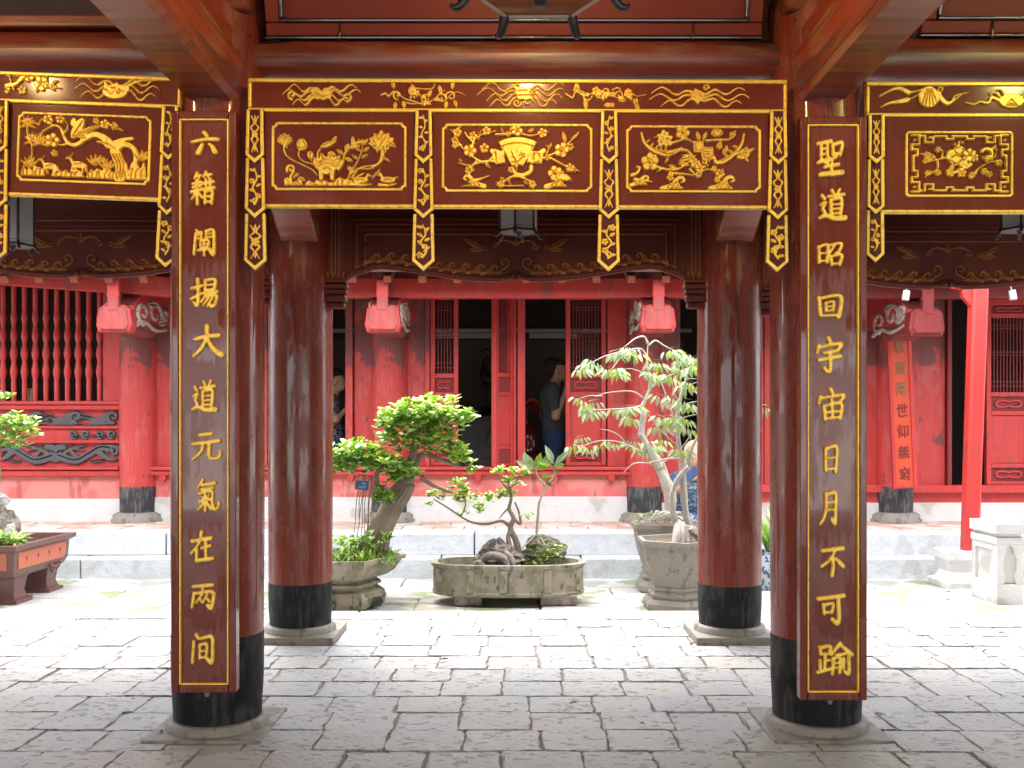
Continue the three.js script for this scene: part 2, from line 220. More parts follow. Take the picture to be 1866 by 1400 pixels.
const T = {
  wave: tex(512, [0.5, 0.9], (u, v) => 0.55 * fbm(u, v, 5, 4, 3) + 0.3 * fbm(u, v, 3, 40, 3, 9) + 0.15 * fbm(u, v, 40, 40, 2, 5), false),
  mott: tex(512, [0.5, 1.1], (u, v) => { const a = fbm(u, v, 4, 6, 5, 12), b = fbm(u, v, 40, 10, 3, 4); return 0.12 + 0.88 * sstep(0.7 * a + 0.3 * b, 0.42, 0.6); }, false),
  fine: tex(512, 0.35, (u, v) => 0.6 * fbm(u, v, 24, 24, 4) + 0.4 * fbm(u, v, 6, 6, 2, 3), false),
  grain: tex(512, [0.35, 1.6], (u, v) => 0.6 * fbm(u, v, 40, 4, 4, 2) + 0.4 * fbm(u, v, 120, 8, 2, 8), false),
  lacquer: tex(512, [0.7, 1.3], (u, v) => { const a = fbm(u, v, 6, 6, 5), b = fbm(u, v, 30, 5, 4, 21); let c = mixc([0.125, 0.018, 0.007], [0.175, 0.026, 0.009], a); c = mixc(c, [0.13, 0.04, 0.028], sstep(b, 0.6, 0.75) * 0.5); return c; }),
  column: tex(512, [0.62, 1.7], (u, v) => { const a = fbm(u, v, 14, 4, 4), b = fbm(u, v, 60, 5, 3, 11), s = fbm(u, v, 9, 9, 4, 30); let c = mixc([0.13, 0.018, 0.008], [0.22, 0.034, 0.015], a); c = mixc(c, [0.09, 0.018, 0.013], sstep(b, 0.6, 0.72) * 0.7); c = mixc(c, [0.17, 0.06, 0.04], sstep(0.6 * s + 0.4 * fbm(u, v, 60, 30, 3, 44), 0.56, 0.66) * 0.5); const cr = Math.abs(fbm(u, v, 9, 2, 4, 63) - 0.5), gate = sstep(fbm(u, v, 5, 3, 3, 81), 0.5, 0.58); return mixc(c, [0.025, 0.008, 0.006], (1 - sstep(cr, 0.002, 0.007)) * gate); }),
  blackbase: tex(512, 0.6, (u, v) => mixc([0.008, 0.008, 0.009], [0.04, 0.037, 0.034], sstep(0.5 * fbm(u, v, 8, 8, 5) + 0.5 * fbm(u, v, 30, 6, 3, 4), 0.42, 0.72))),
  darkwood: tex(512, [0.5, 0.5], (u, v) => mixc([0.085, 0.017, 0.009], [0.17, 0.045, 0.02], 0.6 * fbm(u, v, 5, 40, 4) + 0.4 * fbm(u, v, 7, 7, 3, 9))),
  beam: tex(512, [1.3, 0.5], (u, v) => { const a = fbm(u, v, 4, 30, 5), b = fbm(u, v, 4, 8, 5, 14), e = fbm(u, v, 3, 14, 5, 70); let c = mixc([0.11, 0.016, 0.007], [0.2, 0.036, 0.014], a); c = mixc(c, [0.17, 0.085, 0.05], sstep(b, 0.5, 0.68) * 0.75); return mixc(c, [0.06, 0.014, 0.009], sstep(e, 0.56, 0.68) * 0.7); }),
  red: tex(1024, [1.5, 1.9], (u, v) => { const a = fbm(u, v, 6, 6, 5), b = fbm(u, v, 26, 3, 5, 7), s = fbm(u, v, 5, 4, 6, 40), f = fbm(u, v, 7, 5, 5, 60); let c = mixc([0.42, 0.024, 0.022], [0.52, 0.042, 0.034], a); c = mixc(c, [0.47, 0.1, 0.09], sstep(0.6 * f + 0.4 * fbm(u, v, 60, 24, 3, 8), 0.55, 0.68) * 0.4); c = mixc(c, [0.3, 0.035, 0.03], sstep(b, 0.57, 0.75) * 0.5); return mixc(c, [0.17, 0.05, 0.045], sstep(s * 0.75 + b * 0.25, 0.59, 0.68) * 0.55); }),
  redsoft: tex(512, [1.1, 1.3], (u, v) => { const a = fbm(u, v, 6, 6, 4), b = fbm(u, v, 40, 3, 4, 7), s = fbm(u, v, 8, 6, 5, 44); return mixc(mixc(mixc([0.42, 0.024, 0.022], [0.5, 0.04, 0.034], a), [0.3, 0.026, 0.024], sstep(b, 0.56, 0.75) * 0.5), [0.2, 0.045, 0.04], sstep(s, 0.62, 0.72) * 0.45); }),
  sootshade: tex(512, [1.17, 3], (u, v) => { const a = fbm(u, v, 7, 14, 6), b = fbm(u, v, 60, 8, 4, 6), f = fbm(u, v, 8, 12, 5, 31), y = v * 3; let c = mixc([0.42, 0.026, 0.024], [0.5, 0.05, 0.042], b); c = mixc(c, [0.47, 0.11, 0.095], sstep(0.6 * f + 0.4 * fbm(u, v, 50, 20, 3, 8), 0.54, 0.66) * 0.5); const line = a * 0.8 + b * 0.2; return mixc(c, [0.085, 0.036, 0.036], sstep(line + 0.25 * (fbm(u, v, 40, 50, 3, 90) - 0.5), lerp(0.66, 0.26, sstep(y, 1.2, 2.1)), lerp(0.72, 0.46, sstep(y, 1.2, 2.1))) * 0.8); }),  // ragged sooty patches, with eave shade painted in as height grows
  plaster: tex(512, 1.6, (u, v) => { const a = fbm(u, v, 7, 7, 6), b = fbm(u, v, 20, 5, 4, 6); let c = mixc([0.58, 0.13, 0.12], [0.6, 0.2, 0.17], sstep(a, 0.44, 0.62)); return mixc(c, [0.32, 0.06, 0.055], sstep(b, 0.6, 0.7) * 0.6); }),
  lime: tex(512, 1.4, (u, v) => { const a = fbm(u, v, 8, 8, 6), b = fbm(u, v, 5, 5, 5, 9); return mixc(mixc([0.5, 0.49, 0.48], [0.64, 0.63, 0.62], a), [0.36, 0.32, 0.27], sstep(b, 0.57, 0.7) * 0.6); }),
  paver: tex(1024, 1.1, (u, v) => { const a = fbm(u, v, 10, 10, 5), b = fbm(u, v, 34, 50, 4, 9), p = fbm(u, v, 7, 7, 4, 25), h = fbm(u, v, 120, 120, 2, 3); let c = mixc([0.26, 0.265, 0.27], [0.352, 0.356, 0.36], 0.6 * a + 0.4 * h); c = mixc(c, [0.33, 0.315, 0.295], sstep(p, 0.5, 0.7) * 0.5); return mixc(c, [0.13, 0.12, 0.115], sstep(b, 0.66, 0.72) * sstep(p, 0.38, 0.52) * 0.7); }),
  paverbump: tex(1024, 1.1, (u, v) => { const a = fbm(u, v, 10, 10, 5), b = fbm(u, v, 34, 50, 4, 9), p = fbm(u, v, 7, 7, 4, 25); return 0.35 + 0.4 * a - 0.35 * sstep(b, 0.62, 0.7) * sstep(p, 0.36, 0.5) + 0.25 * fbm(u, v, 90, 90, 2, 3); }, false),
  stone: tex(512, 0.8, (u, v) => { const a = fbm(u, v, 12, 12, 5), h = fbm(u, v, 90, 90, 2, 3), s = fbm(u, v, 6, 6, 5, 17); return mixc(mixc([0.36, 0.37, 0.385], [0.6, 0.605, 0.615], 0.5 * a + 0.5 * h), [0.3, 0.29, 0.27], sstep(s, 0.6, 0.72) * 0.35); }),
  pot: tex(512, 0.7, (u, v) => { const a = fbm(u, v, 9, 9, 5), m = fbm(u, v, 6, 5, 5, 13), b = fbm(u, v, 20, 9, 5, 31), h = fbm(u, v, 80, 80, 2, 3); let c = mixc([0.27, 0.235, 0.185], [0.42, 0.385, 0.32], 0.6 * a + 0.4 * h); c = mixc(c, [0.19, 0.2, 0.09], sstep(m, 0.5, 0.64) * 0.7); return mixc(c, [0.09, 0.075, 0.06], sstep(b, 0.58, 0.68) * 0.7); }),
  potstone: tex(512, 0.7, (u, v) => { const a = fbm(u, v, 9, 9, 5), b = fbm(u, v, 14, 9, 5, 31), h = fbm(u, v, 80, 80, 2, 3); let c = mixc([0.3, 0.27, 0.23], [0.47, 0.44, 0.4], 0.6 * a + 0.4 * h); return mixc(c, [0.15, 0.13, 0.11], sstep(b, 0.57, 0.7) * 0.6); }),
  brick: tex(512, 0.9, (u, v) => { const a = fbm(u, v, 12, 12, 5), s = fbm(u, v, 6, 6, 5, 17); return mixc(mixc([0.42, 0.25, 0.19], [0.54, 0.38, 0.31], a), [0.58, 0.55, 0.51], sstep(s, 0.42, 0.58) * 0.85); }),
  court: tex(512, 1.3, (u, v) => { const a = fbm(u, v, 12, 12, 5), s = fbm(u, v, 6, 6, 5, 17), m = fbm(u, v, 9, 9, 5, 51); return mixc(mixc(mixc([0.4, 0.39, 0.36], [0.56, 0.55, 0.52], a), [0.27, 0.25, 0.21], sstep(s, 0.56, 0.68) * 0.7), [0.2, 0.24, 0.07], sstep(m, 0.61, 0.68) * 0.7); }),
  gold: tex(512, 0.3, (u, v) => { const a = fbm(u, v, 8, 8, 5), b = fbm(u, v, 20, 20, 4, 8); return mixc(mixc([0.88, 0.53, 0.06], [1.0, 0.7, 0.11], a), [0.5, 0.2, 0.03], sstep(0.75 * b + 0.25 * fbm(u, v, 60, 60, 2, 3), 0.57, 0.68) * 0.5); }),
  bark: tex(512, [0.16, 0.4], (u, v) => mixc([0.1, 0.075, 0.055], [0.34, 0.27, 0.21], 0.7 * fbm(u, v, 14, 5, 5) + 0.3 * fbm(u, v, 50, 20, 2, 5))),
  whitebark: tex(512, [0.15, 0.3], (u, v) => mixc([0.2, 0.17, 0.135], [0.46, 0.42, 0.36], 0.5 * fbm(u, v, 8, 8, 5) + 0.5 * fbm(u, v, 10, 40, 3, 5))),
  rock: tex(512, 0.4, (u, v) => { const a = fbm(u, v, 10, 10, 6), m = fbm(u, v, 8, 8, 5, 23); return mixc(mixc([0.1, 0.085, 0.075], [0.42, 0.36, 0.31], a), [0.14, 0.07, 0.045], sstep(m, 0.55, 0.7) * 0.5); }),
  mossrock: tex(512, 0.4, (u, v) => { const a = fbm(u, v, 14, 14, 6), m = fbm(u, v, 8, 8, 5, 23); return mixc(mixc([0.05, 0.042, 0.034], [0.24, 0.2, 0.15], a), [0.1, 0.13, 0.03], sstep(m, 0.48, 0.62) * 0.8); }),
  soil: tex(512, 0.3, (u, v) => mixc([0.05, 0.03, 0.02], [0.2, 0.12, 0.08], fbm(u, v, 20, 20, 5))),
  tiles: tex(512, 0.5, (u, v) => mixc([0.1, 0.04, 0.03], [0.2, 0.09, 0.06], fbm(u, v, 9, 9, 5))),
};
const std = (o) => new THREE.MeshPhysicalMaterial({ side: THREE.DoubleSide, ...o });
const M = {
  lacquer: std({ map: T.lacquer, roughness: 0.5, specularIntensity: 0.3, bumpMap: T.wave, bumpScale: 0.006, clearcoat: 0.9, clearcoatRoughness: 0.3, clearcoatRoughnessMap: T.mott }),
  panel: std({ map: T.lacquer, roughness: 0.5, specularIntensity: 0.3, bumpMap: T.wave, bumpScale: 0.004, clearcoat: 0.6, clearcoatRoughness: 0.12 }),
  plum: std({ color: new THREE.Color(0.085, 0.014, 0.016), roughness: 0.5, specularIntensity: 0.4, bumpMap: T.fine, bumpScale: 0.004 }),
  column: std({ map: T.column, roughness: 0.5, specularIntensity: 0.3, bumpMap: T.wave, bumpScale: 0.004, clearcoat: 0.7, clearcoatRoughness: 0.35, clearcoatRoughnessMap: T.mott }),
  greyfoot: std({ map: T.blackbase, color: new THREE.Color(2.6, 2.6, 2.7), roughness: 0.7, bumpMap: T.fine, bumpScale: 0.002 }),
  sootwood: std({ map: T.mossrock, color: new THREE.Color(1.1, 0.95, 0.95), roughness: 0.8, bumpMap: T.fine, bumpScale: 0.004 }),
  black: std({ map: T.blackbase, roughness: 0.6, specularIntensity: 0.4, bumpMap: T.fine, bumpScale: 0.002 }),
  darkwood: std({ map: T.darkwood, roughness: 0.6, specularIntensity: 0.4, bumpMap: T.fine, bumpScale: 0.0015 }),
  beam: std({ map: T.beam, roughness: 0.42, bumpMap: T.wave, bumpScale: 0.004, clearcoat: 0.25, clearcoatRoughness: 0.3 }),
  orangewood: std({ map: T.beam, color: new THREE.Color(1.75, 1.75, 1.4), roughness: 0.42, bumpMap: T.wave, bumpScale: 0.003, clearcoat: 0.3, clearcoatRoughness: 0.25 }),
  dullgold: std({ color: new THREE.Color(0.42, 0.17, 0.04), roughness: 0.45, metalness: 0.2, bumpMap: T.fine, bumpScale: 0.001 }),
  gold: std({ map: T.gold, roughness: 0.36, metalness: 0.3, bumpMap: T.fine, bumpScale: 0.0012 }),
  goldpaint: std({ map: T.gold, roughness: 0.42, metalness: 0.2, bumpMap: T.fine, bumpScale: 0.0008 }),
  trim: std({ color: new THREE.Color(0.01, 0.009, 0.009), roughness: 0.2, clearcoat: 0.6, clearcoatRoughness: 0.1 }),
  lanternwood: std({ color: new THREE.Color(0.022, 0.014, 0.012), roughness: 0.4, bumpMap: T.fine, bumpScale: 0.001 }),
  red: std({ map: T.red, roughness: 0.5, bumpMap: T.grain, bumpScale: 0.0025 }),
  redsoft: std({ map: T.redsoft, roughness: 0.48, bumpMap: T.grain, bumpScale: 0.002 }),
  sootshade: std({ map: T.sootshade, roughness: 0.55, bumpMap: T.grain, bumpScale: 0.003 }),
  redpost: std({ map: T.redsoft, color: new THREE.Color(1.05, 1.1, 1.1), roughness: 0.4, bumpMap: T.grain, bumpScale: 0.001 }),
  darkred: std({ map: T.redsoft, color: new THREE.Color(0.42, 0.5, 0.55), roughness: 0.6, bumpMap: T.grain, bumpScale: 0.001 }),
  redorange: std({ color: new THREE.Color(0.55, 0.06, 0.02), roughness: 0.45, bumpMap: T.grain, bumpScale: 0.0015 }),
  weathered: std({ map: T.rock, color: new THREE.Color(1.5, 1.45, 1.45), roughness: 0.85, bumpMap: T.fine, bumpScale: 0.004 }),
  blackcarving: std({ color: new THREE.Color(0.075, 0.073, 0.076), roughness: 0.6, bumpMap: T.fine, bumpScale: 0.002 }),
  plaster: std({ map: T.plaster, roughness: 0.8, bumpMap: T.fine, bumpScale: 0.002 }),
  lime: std({ map: T.lime, roughness: 0.85, bumpMap: T.fine, bumpScale: 0.003 }),
  stone: std({ map: T.stone, roughness: 0.8, bumpMap: T.fine, bumpScale: 0.005 }),
  paver: [[1, 1, 1], [0.93, 0.95, 0.98], [1.05, 1.02, 0.99], [1.04, 1, 0.99], [0.97, 0.98, 0.99]].map((c) => std({ map: T.paver, color: new THREE.Color(...c), roughness: 0.55, bumpMap: T.paverbump, bumpScale: 0.012 })),
  plinth: std({ map: T.potstone, color: new THREE.Color(0.55, 0.55, 0.54), roughness: 0.6, bumpMap: T.fine, bumpScale: 0.003 }),
  dirt: std({ color: new THREE.Color(0.2, 0.17, 0.145), roughness: 1, bumpMap: T.fine, bumpScale: 0.006 }),
  court: [[1, 1, 1], [1.08, 1.07, 1.04], [0.9, 0.92, 0.93]].map((c) => std({ map: T.court, color: new THREE.Color(...c), roughness: 0.75, bumpMap: T.fine, bumpScale: 0.006 })),
  brick: [[1, 1, 1], [1.15, 1.05, 1.0], [0.95, 1.1, 1.12]].map((c) => std({ map: T.brick, color: new THREE.Color(...c), roughness: 0.8, bumpMap: T.fine, bumpScale: 0.004 })),
  pot: std({ map: T.pot, color: new THREE.Color(0.9, 0.88, 0.84), roughness: 0.85, bumpMap: T.fine, bumpScale: 0.006 }),
  potstone: std({ map: T.potstone, color: new THREE.Color(0.6, 0.58, 0.55), roughness: 0.8, bumpMap: T.fine, bumpScale: 0.005 }),
  redclay: std({ color: new THREE.Color(0.14, 0.065, 0.055), roughness: 0.4, bumpMap: T.fine, bumpScale: 0.002 }),
  terracotta: std({ color: new THREE.Color(0.48, 0.14, 0.08), roughness: 0.6, bumpMap: T.fine, bumpScale: 0.003 }),
  whitestone: std({ map: T.lime, color: new THREE.Color(1.05, 1.05, 1.05), roughness: 0.75, bumpMap: T.fine, bumpScale: 0.004 }),
  bark: std({ map: T.bark, roughness: 0.9, bumpMap: T.bark, bumpScale: 0.012 }),
  whitebark: std({ map: T.whitebark, roughness: 0.8, bumpMap: T.whitebark, bumpScale: 0.004 }),
  rock: std({ map: T.rock, roughness: 0.85, bumpMap: T.fine, bumpScale: 0.012 }),
  mossrock: std({ map: T.mossrock, roughness: 0.95, bumpMap: T.fine, bumpScale: 0.015 }),
  soil: std({ map: T.soil, roughness: 1, bumpMap: T.fine, bumpScale: 0.01 }),
  tiles: std({ map: T.tiles, color: new THREE.Color(0.35, 0.32, 0.3), roughness: 0.9 }),
  leaf: std({ color: 0xffffff, vertexColors: true, roughness: 0.3, transmission: 0.4, thickness: 0 }),
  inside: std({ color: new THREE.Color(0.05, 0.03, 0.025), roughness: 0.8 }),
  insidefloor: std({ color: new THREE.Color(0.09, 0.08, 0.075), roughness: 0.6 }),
  bronze: std({ color: new THREE.Color(0.035, 0.028, 0.024), roughness: 0.3, metalness: 0.3 }),
  fadedgold: std({ color: new THREE.Color(0.2, 0.12, 0.05), roughness: 0.6 }),
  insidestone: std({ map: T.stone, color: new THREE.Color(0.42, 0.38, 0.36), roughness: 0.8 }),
  signred: std({ color: new THREE.Color(0.125, 0.015, 0.006), roughness: 0.5, specularIntensity: 0.4, bumpMap: T.wave, bumpScale: 0.002 }),
  carved: std({ color: new THREE.Color(0.1, 0.02, 0.012), roughness: 0.6, specularIntensity: 0.4, bumpMap: T.fine, bumpScale: 0.0015 }),
  palewood: std({ color: new THREE.Color(0.4, 0.33, 0.26), roughness: 0.5 }),
  goldwood: std({ map: T.beam, color: new THREE.Color(1.9, 2.6, 1.9), roughness: 0.7, specularIntensity: 0.3 }),
  dimgold: std({ color: new THREE.Color(0.27, 0.1, 0.03), roughness: 0.5, specularIntensity: 0.4, bumpMap: T.fine, bumpScale: 0.001 }),
  frosted: std({ color: new THREE.Color(0.36, 0.36, 0.38), roughness: 0.5, transmission: 0.2, thickness: 0 }),
  clear: std({ color: 0xffffff, roughness: 0.02, transmission: 1, thickness: 0 }),
  white: std({ color: new THREE.Color(0.36, 0.36, 0.35), roughness: 0.4 }),
  metal: std({ color: new THREE.Color(0.16, 0.145, 0.125), roughness: 0.5, metalness: 0.9 }),
  blue: std({ color: new THREE.Color(0.02, 0.06, 0.14), roughness: 0.4 }),
  skin: std({ color: new THREE.Color(0.46, 0.25, 0.17), roughness: 0.55 }),
};
// ---------------------------------------------------------------- ground, hall floor, courtyard
const COURT = -0.1, TERR = 0.3, EDGE = -6.96;
{
  const ground = obj('ground', uvm(new THREE.PlaneGeometry(600, 600).rotateX(-Math.PI / 2)), std({ map: T.court, roughness: 0.9 }));
  ground.position.y = -0.26; tag(ground, 'pale stone ground all round the two halls', null, null, 'structure');
}
// one worn slab: an irregular outline, a dropped edge and a slight tilt, laid at its place in the floor
function paverGeo(cx, cz, w, d, R, top, thick = 0.05, rough = 0.0075) {
  const pts = [], n = [7, 6, 7, 6], c = Math.min(w, d) * (0.015 + 0.04 * R());
  const cor = [[-w / 2, -d / 2], [w / 2, -d / 2], [w / 2, d / 2], [-w / 2, d / 2]];
  for (let s = 0; s < 4; s++) for (let i = 0; i < n[s]; i++) {
    const t = i === 0 ? c / w : i === n[s] - 1 ? 1 - c / w : i / (n[s] - 1), a = cor[s], b = cor[(s + 1) % 4];
    pts.push([lerp(a[0], b[0], t) + (R() - 0.5) * rough * 2, lerp(a[1], b[1], t) + (R() - 0.5) * rough * 2]);
  }
  const tx = (R() - 0.5) * 0.014, tz = (R() - 0.5) * 0.014, lift = (R() - 0.5) * 0.008, hgt = (p, k) => top + lift + (p[0] * tx + p[1] * tz) * k;
  const ring = (k, y, tilt = 1) => pts.map((p) => [cx + p[0] * k, y + hgt(p, tilt), cz + p[1] * k]);
  const g = rings([ring(1, -thick, 0), ring(1, -0.008), ring(0.975, 0)], true, false);
  const q = flat(g); return q;
}
{
  const floor = obj('floor', span(-14, -0.25, 14, -0.008, EDGE + 0.03, 7.3, 0.002), M.dirt); tag(floor, 'worn grey stone paving of the shaded hall', null, null, 'structure');
  const R = rng(5); let z = EDGE, row = 0;
  const far = [];
  while (z < -2.4) {
    const D = row === 0 ? 0.3 : 0.262 + 0.02 * R(), zc = z + D / 2, dist = -(z + D), half = 1.02 * 950 * dist / F + 2.2;
    let x = -half - R() * 0.28;
    while (x < half) {
      const w = row === 0 ? 0.5 + 0.25 * R() : 0.27 + 0.06 * R();
      const px = VX + (x + w / 2) * F / Math.max(0.5, dist), seen = dist > 3.7 && px > -60 && px < 1926;
      const g = paverGeo(x + w / 2, zc, w - 0.004 - 0.02 * R() * R() * R(), D - 0.004 - 0.005 * R(), R, 0);
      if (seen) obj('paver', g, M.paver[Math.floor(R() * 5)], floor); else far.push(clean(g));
      x += w;
    }
    z += D; row++;
  }
  while (z < 7.2) { for (let x = -6; x < 6; x += 0.6) far.push(clean(paverGeo(x + 0.3, z + 0.3, 0.59, 0.59, R, 0))); z += 0.6; }
  const rest = obj('paving', far, M.paver[0], floor); tag(rest, null, null, null, 'stuff');
}
{
  const court = obj('courtyard', span(-14, COURT - 0.15, 14, COURT - 0.012, -9.3, EDGE - 0.01, 0.002), M.dirt); tag(court, 'bright sunken courtyard paving between the two halls', null, null, 'structure');
  const R = rng(11);
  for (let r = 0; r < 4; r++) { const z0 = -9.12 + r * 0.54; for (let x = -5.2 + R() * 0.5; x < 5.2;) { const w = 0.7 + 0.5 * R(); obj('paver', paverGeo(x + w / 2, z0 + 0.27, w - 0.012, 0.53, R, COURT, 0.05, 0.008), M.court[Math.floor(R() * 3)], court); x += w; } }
}
{
  const terrace = obj('terrace', [span(-14, COURT, 14, TERR - 0.02, -16, -9.52, 0.002), span(-14, COURT - 0.1, 14, 0.07, -9.52, -9.32, 0.002)], M.stone); tag(terrace, 'raised stone terrace with two block steps before the red hall', null, null, 'structure');
  const R = rng(23);
  const block = (x, w, y0, y1, z0, z1) => { const g = new RoundedBoxGeometry(w - 0.012, y1 - y0, z1 - z0, 4, 0.018), p = g.attributes.position; for (let i = 0; i < p.count; i++) { const a = p.getX(i) * 9, b = p.getY(i) * 17 + x; p.setZ(i, p.getZ(i) + 0.008 * Math.sin(a + x * 5) * Math.cos(b) + 0.004 * Math.sin(a * 3.7 + b * 2)); p.setY(i, p.getY(i) + 0.005 * Math.sin(a * 1.3 + x * 3)); } g.translate(x + w / 2, (y0 + y1) / 2, (z0 + z1) / 2); g.computeVertexNormals(); return uvm(g, R(), R()); };
  for (let x = -6.2; x < 6.4;) { const w = 0.95 + 0.75 * R(); obj('stone_block', block(x, w, COURT - 0.03, 0.088, -9.32, -9.06), M.stone, terrace); x += w; }
  for (let x = -6.4; x < 6.4;) { const w = 0.95 + 0.75 * R(); obj('stone_block', block(x, w, 0.082, TERR - 0.002, -9.62, -9.26), M.stone, terrace); x += w; }
  for (let r = 0; r < 3; r++) for (let x = -6.3 + (r % 2) * 0.15; x < 6.3; x += 0.305) obj('floor_tile', paverGeo(x + 0.15, -9.77 - r * 0.305, 0.296, 0.296, R, TERR, 0.03, 0.002), M.brick[Math.floor(R() * 3)], terrace);
}
// ---------------------------------------------------------------- the roof over the hall we stand in, and its end walls
{
  const prof = [[7.0, 2.72], [-0.5, 4.95], [-6.6, 2.98], [-6.6, 3.1], [-0.5, 5.12], [7.0, 2.84]];
  const g = slab(prof.map(([z, y]) => [-z, y]), 26, 0); g.rotateY(Math.PI / 2); g.translate(-13, 0, 0);
  const roof = obj('hall_roof', uvm(g), M.tiles); tag(roof, 'dark timber and tile roof over the hall with the gilded panels', 'roof');
  for (const s of [-1, 1]) { const w = obj('end_wall', span(Math.min(s * 9, s * 9.25), -0.2, Math.max(s * 9, s * 9.25), 4.0, -6.3, 5.2), M.lime); tag(w, s < 0 ? 'plain white end wall closing the hall at its left end' : 'plain white end wall closing the hall at its right end', 'wall'); }
}

// ---------------------------------------------------------------- the red hall across the courtyard
const DW = 10.4, SW = DW / F;
const fx = (p) => (p - VX) * SW, fy = (p) => EYE - (p - VY) * SW - TERR;
const hall = thing('red_temple_hall', 'red lacquered temple hall with open lattice doors across the courtyard', 'building', [0, TERR, -DW]);
let fshift = 0;
const fb = (px0, py0, px1, py1, z = 0, th = 0.06, r = 0.006) => span(fx(px0), fy(py1), fx(px1), fy(py0), z - th, z, r, ++fshift);
const cloud = (w, h) => relief([0, 0, 100, 40], w / 100, 0.022, (p, c) => { c.lineWidth = 9; c.beginPath(); c.moveTo(22, 8); c.lineTo(40, 8); c.quadraticCurveTo(50, 16, 60, 8); c.lineTo(78, 8); c.quadraticCurveTo(96, 8, 94, 20); c.quadraticCurveTo(96, 33, 78, 33); c.lineTo(60, 33); c.quadraticCurveTo(50, 25, 40, 33); c.lineTo(22, 33); c.quadraticCurveTo(4, 33, 6, 20); c.quadraticCurveTo(4, 8, 22, 8); c.stroke(); }, { k: 1, r: 2 }).scale(1, h / w * 2.5, 1);
// a door leaf: stiles and rails, a lattice of thin bars above, cloud plaques and a plain board below; its hinge edge is at x = 0
function leaf(w, top, bot, sill) {
  const o = group('door_leaf', hall), H = top - bot, st = 0.05, cuts = [0, 0.07, 0.1, 0.5, 0.525, 0.6, 0.625, 0.895, 0.92, 0.985].map((k) => top - k * H);
  obj('frame', [span(0, bot, st, top, -0.06, 0), span(w - st, bot, w, top, -0.06, 0), ...[[0, 0.03], [0.075, 0.1], [0.5, 0.525], [0.6, 0.625], [0.885, 0.91], [0.98, 1]].map(([a, b]) => span(st, top - b * H, w - st, top - a * H, -0.045, -0.002))], M.redsoft, o);
  const y1 = top - 0.1 * H, y0 = top - 0.5 * H, bars = []; const n = Math.max(4, Math.round((w - 2 * st) / 0.034));
  for (let i = 1; i < n; i++) { const x = lerp(st, w - st, i / n); bars.push(span(x - 0.005, y0, x + 0.005, y1, -0.03, -0.012, 0.002)); }
  for (const k of [0.1, 0.14, 0.46, 0.5, 0.86, 0.92]) { const y = lerp(y1, y0, k); bars.push(span(st, y - 0.004, w - st, y + 0.004, -0.032, -0.014, 0.002)); }
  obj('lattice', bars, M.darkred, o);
  obj('panel', span(st, top - 0.885 * H, w - st, top - 0.625 * H, -0.05, -0.026), M.redsoft, o);
  for (const [a, b] of [[0.03, 0.075], [0.525, 0.6], [0.91, 0.98]]) { obj('plaque', span(st, top - b * H, w - st, top - a * H, -0.05, -0.03), M.darkred, o); const c = obj('cloud_carving', cloud((w - 2 * st) * 0.78, (b - a) * H * 0.72), M.redsoft, o); c.position.set(w / 2, top - (a + b) / 2 * H, -0.0305); }
  return o;
}
